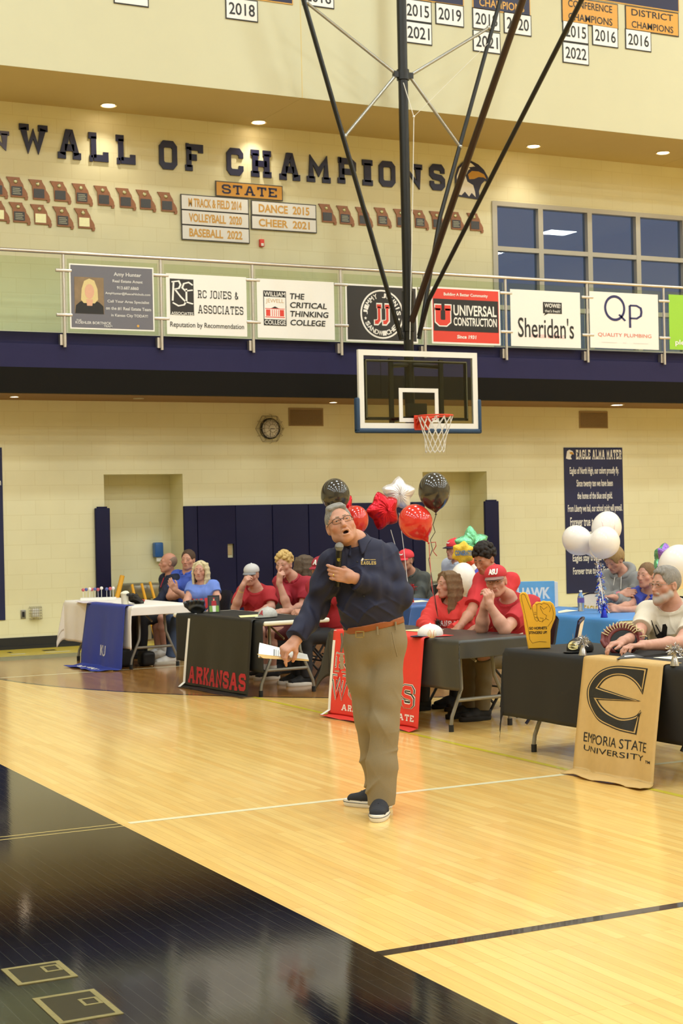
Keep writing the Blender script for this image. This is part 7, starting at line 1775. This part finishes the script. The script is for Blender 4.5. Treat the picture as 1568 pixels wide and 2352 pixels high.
balloon('large tilted red balloon touching the black balloon over the red-banner table', (955, 1200), 13.95, .148, m_lred, (985, 1249), ry=1.12, string=[px(987, 1290, 13.8), px(992, 1350, 13.4), px(1001, 1400, 13), w3 + V3(0, 0, .12)], sm=m_string_r)
cu_ = MB(); cu_.tube([px(989, 1246, 13.95), px(1000, 1245, 13.95), px(1001, 1254, 13.95), px(994, 1266, 13.95), px(1003, 1277, 13.95)], .004, 5); tag(cu_.build('curled_ribbon', m_string_r), 'short curl of red ribbon dangling beside the large red balloon', 'ribbon')
foil_star('red foil star balloon before the pearl white star', (880, 1173), 18.4, .235, m_fred, rot=-.35, yaw=.55, string=[px(897, 1217, 18.4), px(918, 1290, 18.4), px(936, 1345, 18.3), px(946, 1378, 18.2)], sm=m_string_w, inner=.72)
foil_star('pearl white foil star balloon behind the red foil star', (915, 1135), 18.8, .215, m_fwhite, rot=.02, yaw=.2, string=[px(916, 1178, 18.8), px(927, 1260, 18.7), px(936, 1340, 18.5), px(946, 1378, 18.2)], sm=m_string_w, inner=.70)
foil_star('red foil star balloon mostly hidden between the speaker and the black balloon', (792, 1166), 17.4, .16, m_fred, rot=.5, yaw=.6, string=[px(793, 1200, 17.4), px(793, 1395, 15.6)], sm=m_string_w)
foil_star('green and violet shiny foil star behind the dark curly hair', (1083, 1250), 16.6, .20, m_fholo, rot=-.12, yaw=.3, back=m_fviolet, inner=.62, string=[px(1082, 1292, 16.6), w6], sm=m_string_w)
t_, p_, ex_, ey_, ez_ = foil_star('yellow CONGRATS foil star balloon beside the dark curly hair', (1063, 1270), 16.2, .125, m_fyel, rot=.1, yaw=.1, n=6, inner=.78, th=.22, string=[px(1062, 1296, 16.2), w6], sm=m_string_w)
mb = MB(); text(mb, 'CONGRATS!', p_ - CF * .05, CR, CU, .17, .055, bold=.04); mb.build('lettering', mat('foil_print', '3E6A9A'), t_)
foil_star('orange foil balloon under the yellow CONGRATS star', (1086, 1298), 16.4, .11, m_forange, rot=.6, yaw=.2, inner=.7, string=[px(1084, 1320, 16.4), w6], sm=m_string_w)
balloon('white printed balloon behind the head of the long-haired person', (1064, 1330), 15.8, .128, m_lwhite, (1066, 1384), ry=1.28, string=[w6], sm=m_string_w)
balloon('white balloon partly behind the printed white balloon near the curly-haired person', (1096, 1322), 16.4, .12, m_lwhite, (1094, 1372), string=[w6], sm=m_string_w)
balloon('blue balloon between the white balloons and the curly-haired person', (1110, 1335), 16.0, .13, m_lblue, (1108, 1385), string=[w6], sm=m_string_w)
wB = tab(1387, 1418)
kn = px(1370, 1286, 15.6)
balloon('white balloon with a faint pink stitch, lower of the cluster nearest the hoop', (1326, 1242), 15.6, .143, m_lwhite, (1368, 1284), ry=1.12, marks=None, string=[px(1376, 1330, 15.4), wB + V3(0, 0, .1)], sm=m_string_w)
balloon('white balloon with a pink stitch mark, topmost of the cluster before the alma mater banner', (1392, 1214), 15.8, .148, m_lwhite, (1374, 1280), marks=True, string=[px(1377, 1330, 15.4), wB + V3(0, 0, .1)], sm=m_string_w)
balloon('white balloon at the front of the cluster, touching the hair of the hoodie wearer', (1387, 1247), 15.4, .150, m_lwhite, (1370, 1287), ry=1.08, string=[px(1378, 1330, 15.3), wB + V3(0, 0, .1)], sm=m_string_w)
balloon('large white balloon at the frame edge behind the bearded person', (1557, 1303), 13.2, .165, m_lwhite, (1548, 1362), ry=1.15, string=[w5], sm=m_string_w)
foil_star('violet and green foil star in front of the face of the person in blue', (1522, 1285), 13.6, .155, m_fviolet, rot=.35, yaw=1.0, back=m_fholo, inner=.6, string=[px(1524, 1320, 13.6), w5], sm=m_string_w)

# ================================================================ balloon weights and tinsel
def weight(label, base, m, h=.075, r=.030, burst=60, bl=.045, bh=None, seed=1, w=.004, group='balloon weights', tm=None):
    t = thing('balloon_weight', label, 'balloon weight', base, group); rng = random.Random(seed); bh = bh or h
    MB().lathe([(r, 0), (r * .98, .004), (r * .62, h * .62), (r * .30, h * .92), (r * .34, h)], base, 16).build('foil_base', m, t)
    b = MB(); c = np.array(base) + V3(0, 0, bh)
    for i in range(burst):
        a = rng.uniform(0, 2 * PI); e = rng.uniform(-.5, 1.3); d = V3(math.cos(a) * math.cos(e), math.sin(a) * math.cos(e), math.sin(e)); l = bl * rng.uniform(.5, 1.1); s_ = np.cross(d, V3(rng.uniform(-1, 1), rng.uniform(-1, 1), .3)); s_ /= np.linalg.norm(s_); pts = []
        for k_ in range(4):
            o = c + d * l * k_ / 3 + np.cross(d, s_) * .006 * math.sin(k_ * 2 + i) - V3(0, 0, .012) * (k_ / 3) ** 2
            pts += [o - s_ * w / 2, o + s_ * w / 2]
        b.add(pts, [(2 * k_, 2 * k_ + 1, 2 * k_ + 3, 2 * k_ + 2) for k_ in range(3)], 0)
    b.build('tinsel_burst', tm or m, t); return t
m_tsil = mat('tinsel_silver', 'C8C6C6', rough=.25, metal=.85, var=.2, scale=60); m_tblk = mat('tinsel_black', '161616', rough=.3, metal=.3); m_tblu = mat('tinsel_blue', '2438C0', rough=.25, metal=.6, var=.25, scale=60); m_tred = mat('tinsel_red', 'C01A26', rough=.25, metal=.6, var=.25, scale=60)
weight('black foil balloon weight beside the baseball on the red banner', w3, m_tblk, burst=70)
weight('silver tinsel weight standing before the black cap with the gold E', tab(1338, 1505), m_tsil, h=.07, burst=170, bl=.065, bh=.09, seed=3)
weight('silver tinsel weight at the frame edge near the catcher mitt', tab(1549, 1529), m_tsil, h=.075, burst=170, bl=.065, bh=.095, seed=4)
weight('bright blue foil weight at the clasped hands of the person in blue', wB, m_tblu, h=.10, r=.034, burst=50, bl=.05, seed=5)
weight('red foil weight on the far blue table', tab(945, 1384), m_tred, h=.12, r=.03, burst=60, bl=.07, bh=.17, seed=6)
tc_ = thing('tinsel_garland', 'tall silver tinsel garland hanging under the white balloon cluster', 'tinsel', px(1382, 1400, 15.3)); b = MB(); rng = random.Random(9)
for i in range(300):
    f_ = rng.random(); o = px(1375 + 10 * f_ + rng.uniform(-11, 11) * (.3 + .7 * f_), 1292 + 112 * f_, 15.35 + rng.uniform(-.05, .05)); d = V3(rng.uniform(-1, 1), rng.uniform(-1, 1), rng.uniform(-1.2, .4)); d /= np.linalg.norm(d); s_ = np.cross(d, V3(.3, .8, .2)); s_ /= np.linalg.norm(s_); l = rng.uniform(.02, .05)
    b.add([o - s_ * .004, o + s_ * .004, o + s_ * .004 + d * l + V3(0, 0, -.004), o - s_ * .004 + d * l], [(0, 1, 2, 3)], 1 if rng.random() < .2 else 0)
b.build('tinsel_strips', [m_tsil, m_tblu], tc_)
MB().tube([px(1370, 1286, 15.4), px(1376, 1330, 15.35), wB + V3(0, 0, .1)], .003, 5).build('cord', m_string_w, tc_)

# ================================================================ things on the tables
class _C: pass
def table_cap(label, x, y, D=None, face=(-.3, 0, .95), m=None, bill=None, logo=None, lm=None, sc=1.0, lw=.05, lh=.05, flat=False):
    base = tab(x, y); t = thing('baseball_hat', label, 'hat', base, 'baseball hats lying on the tables')
    c = _C(); c.H = face_frame(base + V3(0, 0, -.030), cv(*face)); c.hs = sc; c.vox = .006; c.t = t
    f = cv(*face); f[2] = 0; c.H = face_frame(base + V3(0, 0, -.034), f)
    Human.cap(c, m, bill, logo, lm, tilt=0, z=.052, flat_bill=True, lw=lw, lh=lh)
    return t
table_cap('mottled grey cap with a red A on the ARKANSAS table', 613, 1418, face=(-.55, 0, .83), m=mat('cap_mottled', 'B9B7B0', var=.25, scale=50), logo='A', lm=m_cardinal, lw=.045, lh=.045)
table_cap('white cap with a navy bill on the red-banner table', 985, 1462, face=(-.9, 0, .42), m=mat('cap_white', 'ECE6E2'), bill=mat('cap_bill_navy', '22264A'))
tcap = table_cap('black cap with a large pale gold E on the gold-banner table', 1330, 1497, face=(-.62, 0, .78), m=mat('cap_black', '1A1A1C'), bill=mat('cap_bill_black', '202022'), logo='e', lm=mat('cap_gold', 'DCCB8A'), lw=.085, lh=.060)
def glove(label, x, y, ang, cols, sc=1.0, up=.35, mitt=False):
    base = tab(x, y); t = thing('baseball_glove', label, 'baseball glove', base, 'baseball gloves on the tables'); F = Frame(base + V3(0, 0, .045 * sc), rot_axis(EZ, ang) @ rot_axis(EX, up)); S = Sdf(); v = lambda a, b_, c_: F(a * sc, b_ * sc, c_ * sc)
    S.ell(v(0, 0, 0), (.085 * sc, .075 * sc, .040 * sc), F.R, .03); S.ell(v(0, -.085, .0), (.055 * sc, .045 * sc, .035 * sc), F.R, .03)
    for i, (a, l) in enumerate(((-.052, .085), (-.018, .105), (.016, .105), (.050, .088))): S.chain([v(a, .03, .012), v(a * 1.15, .03 + l * .6, .030), v(a * 1.2, .03 + l, .018)], [.021 * sc, .020 * sc, .015 * sc], .010)
    S.chain([v(.06, -.03, .01), v(.105, .03, .025), v(.118, .085, .02)], [.028 * sc, .024 * sc, .017 * sc], .015)
    S.ell(v(0, .01, -.045), (.06 * sc, .065 * sc, .045 * sc), F.R, .02, True); S.build('leather_body', cols[0], .006, t)
    wb_ = MB(); 
    for k_ in range(5): wb_.tube([v(.062 + .008 * k_, .015 + .018 * k_, .03), v(.088 + .008 * k_, .015 + .018 * k_, .034)], .004, 5); wb_.tube([v(.050, .03 + .018 * k_, .040), v(.108, .03 + .014 * k_, .040)], .0045, 5)
    wb_.build('laces', cols[1], t); b_ = MB(); b_.tube([v(-.05, -.10, .02), v(0, -.105, .034), v(.05, -.10, .02)], .012 * sc, 8); b_.build('wrist_strap', cols[2], t); return t
m_gbl = mat('leather_black', '221E1A', rough=.45, var=.2, scale=40, bump=.2); m_gbr = mat('leather_brown', '6E4A2E', rough=.5, var=.2, scale=40); m_gro = mat('leather_red', 'B84A3A', rough=.5); m_ggr = mat('leather_grey', '4A4E56', rough=.45, var=.2, scale=40); m_gtan = mat('lace_tan', 'D0BC8C', rough=.6); m_gmar = mat('leather_maroon', '7E3A38', rough=.45, var=.2, scale=40, bump=.2)
glove('dark brown and black baseball glove on the white tablecloth', 311, 1387, 2.2, (m_gbl, m_gbr, m_gro), 1.05); glove('black and grey baseball glove at the corner of the ARKANSAS table beside the framed photo', 453, 1408, 2.7, (m_ggr, m_gbl, m_gbl), 1.05, .55)
# catcher's mitt opened towards the camera
base = tab(1428, 1499); mt = thing('baseball_glove', "maroon catcher's mitt with tan laces opened on the black tablecloth", 'baseball glove', base, 'baseball gloves on the tables')
F = face_frame(base + V3(0, 0, .092), cv(-.25, .40, .85)); S = Sdf(); v = lambda a, b_, c_: F(a * 1.15, b_, c_ * 1.08)
S.ell(v(0, -.03, 0), (.125, .060, .105), F.R, .02); S.ell(v(-.01, .035, -.012), (.098, .085, .088), F.R, .02, True)
for a in np.linspace(-.5, 3.4, 9): S.cap(v(.112 * math.cos(a), .0, .095 * math.sin(a)), v(.118 * math.cos(a + .35), .004, .100 * math.sin(a + .35)), .016, .016, .010)
S.build('leather_body', m_gmar, .005, mt)
b = MB(); b.lathe([(.0, -.0), (.082, .0)], v(-.008, .008, -.012), 24, ax=(F.R[:, 0], F.R[:, 2], F.R[:, 1])); 
S = Sdf(); S.ell(v(-.01, -.010, -.012), (.098, .030, .088), F.R, .02); S.cut(v(0, .004, 0), F.R[:, 1]); S.build('pocket', mat('leather_pocket', '0E0D0C', rough=.6), .006, mt)
b = MB()
for a in np.linspace(.3, 2.6, 13): b.tube([v(.085 * math.cos(a), .018, .075 * math.sin(a)), v(.108 * math.cos(a), .028, .097 * math.sin(a)), v(.132 * math.cos(a + .1), .008, .120 * math.sin(a + .1))], .0042, 5)
for a in (2.2, 2.6, 3.0, 3.3): b.tube([v(.11 * math.cos(a), .02, .10 * math.sin(a)), v(.15 * math.cos(a), .03, .11 * math.sin(a)), v(.155 * math.cos(a), .03, .06 * math.sin(a))], .004, 5)
b.build('laces', m_gtan, mt)
# baseball
p = tab(967, 1464, TH + .006) ; p = tab(951 + 13, 1464); t = thing('baseball', 'white baseball with red stitches beside the black foil weight', 'baseball', p + 0); c = p + V3(0, 0, .037); c = tab(985 + 7, 1466) + V3(0, 0, .037); t.location = tuple(c - V3(0, 0, .037))
MB().sphere(c, .037, 24, 16).build('cover', mat('ball_leather', 'E8DDCB', rough=.5), t)
b = MB()
for s in (-1, 1): b.tube([c + CR * .037 * .62 * s * 0 + (CR * (s * .022 - s * .012 * math.cos(a)) + CU * .030 * math.sin(a) - CF * math.sqrt(max(1e-5, .0375 ** 2 - (s * .022 - s * .012 * math.cos(a)) ** 2 - (.030 * math.sin(a)) ** 2))) for a in np.linspace(-1.4, 1.4, 16)], .0013, 5)
b.build('stitches', m_red, t)
# foam hand
base = tab(1238, 1489); D_ = depth_of(base); t = thing('foam_hand', 'yellow foam hand with one raised finger on the gold-banner table', 'foam finger', base)
OUT = [(1195, 1374), (1196, 1365), (1201, 1360), (1208, 1360), (1214, 1366), (1217, 1376), (1223, 1400), (1226, 1391), (1234, 1383), (1243, 1384), (1250, 1381), (1258, 1383), (1265, 1383), (1272, 1389), (1276, 1400), (1277, 1412), (1275, 1424), (1269, 1437), (1264, 1450), (1263, 1490), (1213, 1490), (1209, 1462), (1206, 1440), (1203, 1410), (1198, 1388)]
fx = CR.copy(); fx[2] = 0; fx /= np.linalg.norm(fx); fy = np.cross(EZ, fx); k_ = D_ / FPX
pl = [((x - 1238) * k_, (1490 - y) * k_ + (x - 1238) * k_ * .02) for x, y in OUT]
bm = bmesh.new(); vs = [bm.verts.new((a, 0, max(b_, 0))) for a, b_ in pl]; f_ = bm.faces.new(vs); bmesh.ops.recalc_face_normals(bm, faces=[f_]); g_ = bmesh.ops.extrude_face_region(bm, geom=[f_])
for q in g_['geom']:
    if isinstance(q, bmesh.types.BMVert): q.co.y += .05
bmesh.ops.recalc_face_normals(bm, faces=bm.faces[:]); bmesh.ops.bevel(bm, geom=[e for e in bm.edges if e.is_manifold and e.calc_face_angle(0) > .9 and abs(e.verts[0].co.y - e.verts[1].co.y) < .01], offset=.007, segments=3, affect='EDGES', profile=.5)
for q in bm.verts: q.co = Vector(tuple(base + fx * q.co.x + fy * (q.co.y - .025) + EZ * q.co.z))
m_foam = mat('foam_yellow', 'EDB22C', rough=.75, var=.04, bump=.05, bscale=300); MB().frombm(bm, 0, False).build('foam_body', m_foam, t)
def fl_(pts): return [base + fx * (x - 1238) * k_ + EZ * ((1490 - y) * k_) - fy * .0262 for x, y in pts]
b = MB()
Z6 = lambda x, y: (1050 + x / 6.272, 1220 + y / 6.272)
for ln in ([(925, 915), (955, 900), (985, 920), (1065, 1130)], [(1065, 1130), (1070, 1070), (1110, 1040), (1150, 1060), (1150, 1250)], [(1150, 1060), (1190, 1040), (1225, 1060)], [(1080, 1100), (1120, 1270), (1145, 1300), (1170, 1285), (1165, 1240), (1125, 1245)], [(1150, 1250), (1185, 1300), (1230, 1310), (1240, 1260), (1190, 1250)], [(1215, 1060), (1250, 1040), (1310, 1060), (1350, 1120), (1330, 1170)], [(1200, 1080), (1205, 1120), (1240, 1190), (1290, 1220), (1270, 1270), (1225, 1300)], [(1200, 1080), (1250, 1130), (1300, 1095)], [(1270, 1260), (1320, 1285)], [(1360, 1070), (1390, 1190), (1370, 1290), (1300, 1380)], [(925, 915), (940, 1000), (990, 1250), (1020, 1400), (1040, 1560), (1075, 1610), (1180, 1590), (1280, 1600)], [(1110, 1170), (1140, 1172)], [(1110, 1195), (1140, 1197)]):
    b.tube(fl_([Z6(*q) for q in ln]), .0011, 4)
b.build('drawn_lines', m_ink, t)
b = MB(); o_ = fl_([(1235, 1443)])[0]; text(b, 'GO HORNETS', o_ - fy * .0006, fx, EZ, 41 * k_, 6.5 * k_, bold=.03); b.build('lettering', m_ink, t); b = MB(); o_ = fl_([(1235, 1453)])[0]; text(b, 'STINGERS UP!', o_ - fy * .0006, fx, EZ, 41 * k_, 6.5 * k_, bold=.03); b.build('lettering', m_ink, t)
# dark tent card, sheets, bottle, framed photo, gift box
p = [tab(x, y, TH + .016) for x, y in ((1415, 1514), (1462, 1510), (1480, 1507), (1436, 1496))]; c4 = tab(1440, 1508, TH + .016)
t = thing('tent_card', 'dark folded tent card with a white label on the gold banner', 'card', c4); apex = px(1441, 1497, depth_of(c4) + .05); l_ = tab(1414, 1514, TH + .015); r_ = tab(1479, 1509, TH + .015); bk_ = c4 + CF * .12; bk_[2] = TH + .015
b = MB(); b.add([l_, r_, apex], [(0, 1, 2)]); b.add([l_, apex, bk_], [(0, 1, 2)]); b.add([r_, bk_, apex], [(0, 1, 2)]); b.build('card', mat('card_charcoal', '3C3B3A'), t)
n_ = np.cross(r_ - l_, apex - l_); n_ /= np.linalg.norm(n_); n_ = n_ if n_ @ CF < 0 else -n_; u_ = (r_ - l_) / np.linalg.norm(r_ - l_); w_ = np.cross(n_, u_); mid = (l_ + r_ + apex) / 3 + n_ * .001
b = MB(); poly(b, [(-.05, -.012), (.045, -.012), (.035, .008), (-.035, .008)], mid, u_, w_); b.build('label', m_pwhite, t)
def sheet_on(label, pts, m, cat='paper', name='paper_sheet', dz=.008, z0=TH):
    q = [tab(x, y, z0 + dz) for x, y in pts]; b = MB(); b.add(q + [a + V3(0, 0, -.0015) for a in q], [(0, 1, 2, 3), (7, 6, 5, 4), (0, 4, 5, 1), (1, 5, 6, 2), (2, 6, 7, 3), (3, 7, 4, 0)]); o = b.build(name, m)
    return tag(o, label, cat, 'papers lying on the tables')
m_pyel = mat('paper_pale_yellow', 'EFE6A8', rough=.7); m_ppale = mat('paper_cream', 'EDE7CF', rough=.7)
sheet_on('pale yellow paper on the ARKANSAS table beside the grey cap', [(548, 1414), (594, 1411), (594, 1416), (552, 1418)], m_pyel)
sheet_on('pale yellow paper on the red-banner table behind the white cap', [(925, 1448), (965, 1444), (1020, 1446), (985, 1452)], m_pyel)
sheet_on('cream paper on the light blue table by the water bottle', [(1281, 1404), (1300, 1400), (1328, 1402), (1282, 1408)], m_ppale)
sheet_on('cream paper at the frame edge beside the silver tinsel weight', [(1500, 1510), (1540, 1507), (1568, 1510), (1540, 1514)], m_ppale)
sheet_on('cream paper on the far blue table beside the red foil weight', [(928, 1381), (968, 1378), (985, 1381), (935, 1385)], m_ppale)
p = tab(1334, 1404); t = thing('water_bottle', 'clear plastic water bottle with a purple label on the light blue table', 'bottle', p); m_pet = mat('bottle_plastic', 'E8EEF4', rough=.08, trans=.9, var=0)
MB().lathe([(.030, 0), (.033, .01), (.031, .05), (.033, .09), (.033, .135), (.024, .165), (.013, .185), (.013, .192)], p, 20).build('bottle_body', m_pet, t); MB().lathe([(.0338, .085), (.0338, .130)], p, 20).build('label', mat('bottle_label', '6A56A0', var=.2, scale=30), t); MB().lathe([(.015, .190), (.015, .206), (.0, .207)], p, 16).build('bottle_cap', m_pwhite, t)
# framed photo
p = tab(492, 1408); t = thing('picture_frame', 'black framed photo of a baseball player standing on the ARKANSAS table', 'picture frame', p); fu = CR.copy(); fu[2] = 0; fu /= np.linalg.norm(fu); R2 = rot_axis(EZ, .25); fu = R2 @ fu; fn_ = np.cross(fu, EZ); vu = EZ * .98 - fn_ * .18; W_, H_ = .125, .185
b = MB(); b.prism([(-W_ / 2, 0), (W_ / 2, 0), (W_ / 2, H_), (-W_ / 2, H_)], p - fn_ * .012, fu, vu, .014); b.add([p - fn_ * .01 + vu * H_ * .8, p - fn_ * .10 - fu * .02, p - fn_ * .10 + fu * .02], [(0, 1, 2), (2, 1, 0)]); b.build('frame', m_ink, t)
pr = MB(); o = p + fn_ * .0032
def q_(pts, mi, k): poly(pr, [(a * W_, b_ * H_) for a, b_ in pts], o + np.cross(fu, vu) / np.linalg.norm(np.cross(fu, vu)) * .0007 * k, fu, vu, mi)
q_([(-.40, .07), (.40, .07), (.40, .93), (-.40, .93)], 0, 1); q_([(-.40, .07), (.40, .07), (.40, .42), (-.40, .42)], 1, 2); q_([(-.13, .07), (.13, .07), (.15, .45), (-.15, .45)], 2, 3); q_([(-.22, .42), (.22, .42), (.19, .70), (-.19, .70)], 3, 4); q_([(-.07, .70), (.07, .70), (.07, .83), (-.07, .83)], 4, 5); q_([(-.08, .81), (.10, .81), (.07, .88), (-.07, .88)], 3, 6)
pr.build('photo_print', [mat('photo_dark', '3A3A3C'), mat('photo_green', '7FA84A'), m_pwhite, m_cardinal, m_skinflat], t)
p = at(1232, 1401, Z=TH + .006); p = px(1226, 1396, 16.4); p[2] = TH + .008; t = thing('gift_box', 'light blue standing board lettered HAWK on the light blue table', 'sign board', p); hx = .215
fu = CR.copy(); fu[2] = 0; fu /= np.linalg.norm(fu); fn_ = np.cross(fu, EZ)
b = MB(); b.prism([(-hx, 0), (hx, 0), (hx, .27), (-hx, .27)], p - fn_ * .06, fu, EZ, .06); b.build('board', mat('board_light_blue', '6FB0DC', var=.12, scale=12), t)
b = MB(); b.prism([(hx, 0), (hx + .035, .01), (hx + .035, .26), (hx, .265)], p - fn_ * .06, fu, EZ, .055); b.build('board_side', m_pwhite, t)
b = MB(); text(b, 'HAWK', p + EZ * .15 + fn_ * .002, fu, EZ, .34, .12, bold=.04); b.build('lettering', m_pwhite, t)
# cake pops
tr = tab(225, 1379); t = thing('cake_pop_tray', 'white tray holding cake pops on the white tablecloth', 'tray', tr); A = tab(190, 1379); Bq = tab(262, 1377); dd = (Bq - A); dd /= np.linalg.norm(dd)
mid = (A + Bq) / 2; b = MB(); pd = np.cross(EZ, dd); b.prism([(-.22, -.07), (.22, -.07), (.22, .07), (-.22, .07)], mid, dd, pd, .03); b.build('tray_block', m_pwhite, t)
m_pop = [mat('icing_white', 'EDE4E0', rough=.4), mat('icing_red_marble', 'C8606A', rough=.4, var=.5, scale=40), mat('icing_blue_marble', '5A62A0', rough=.4, var=.5, scale=40)]
ords = ['first', 'second', 'third', 'fourth', 'fifth', 'sixth', 'seventh', 'eighth', 'ninth', 'tenth']
for i, (x, y, k_) in enumerate([(191, 1355, 1), (198, 1354, 2), (206, 1353, 0), (211, 1354, 1), (218, 1353, 2), (225, 1354, 1), (233, 1351, 0), (245, 1353, 2), (253, 1352, 1), (260, 1351, 0)]):
    D_ = depth_of(mid) + (.03 if i % 2 else -.03); c = px(x, y, D_); t2 = thing('cake_pop', ('white', 'red marbled', 'blue marbled')[k_] + ' cake pop on a stick, %s along the tray from its outer end' % ords[i], 'cake pop', (c[0], c[1], TH + .04), 'cake pops on the tray')
    MB().sphere(c, .021, 14, 10).build('cake', m_pop[k_], t2); MB().tube([c - V3(0, 0, .015), V3(c[0], c[1], TH + .036)], .003, 6).build('stick', m_pwhite, t2)
p = tab(287, 1388); t = thing('paper_cup', 'white printed cup with a crumpled top beside the dark glove', 'cup', p); MB().lathe([(.042, 0), (.044, .09), (.048, .11)], p, 20).build('cup_body', m_ppale, t); S = Sdf(); S.ell(p + V3(.0, 0, .125), (.052, .05, .03)); S.ell(p + V3(.02, .01, .135), (.03, .03, .02)); S.build('crumpled_top', m_ppale, .006, t)
sheet_on('white paper with red and blue print in front of the cake pops', [(172, 1381), (230, 1381), (262, 1384), (190, 1385)], mat('paper_mixed_print', 'DCD0D8', var=.3, scale=30))
# bags under the white table
for x, y, w_, h_, lb in ((276, 1536, .13, .22, 'black bag on the floor behind the blue banner'), (330, 1534, .11, .17, 'black box-shaped bag on the floor under the white-cloth table')):
    p = at(x, y, Z=0); p = p + CF * .25; p[2] = 0; t = thing('bag', lb, 'bag', p, 'black bags under the white table'); S = Sdf(); S.box(p + V3(0, 0, h_ / 2 + .004), (w_ * .75, w_, h_ / 2), None, rd=.04, disp=lambda P: folds(P, .003, 40, (0, .6, .8))); S.build('bag_body', mat('bag_nylon', '161618', rough=.6), .009, t)
    MB().tube([p + V3(0, -.04, h_ - .005), p + V3(0, -.03, h_ + .035), p + V3(0, .03, h_ + .035), p + V3(0, .04, h_ - .005)], .008, 6).build('handle', mat('bag_nylon', '161618'), t)
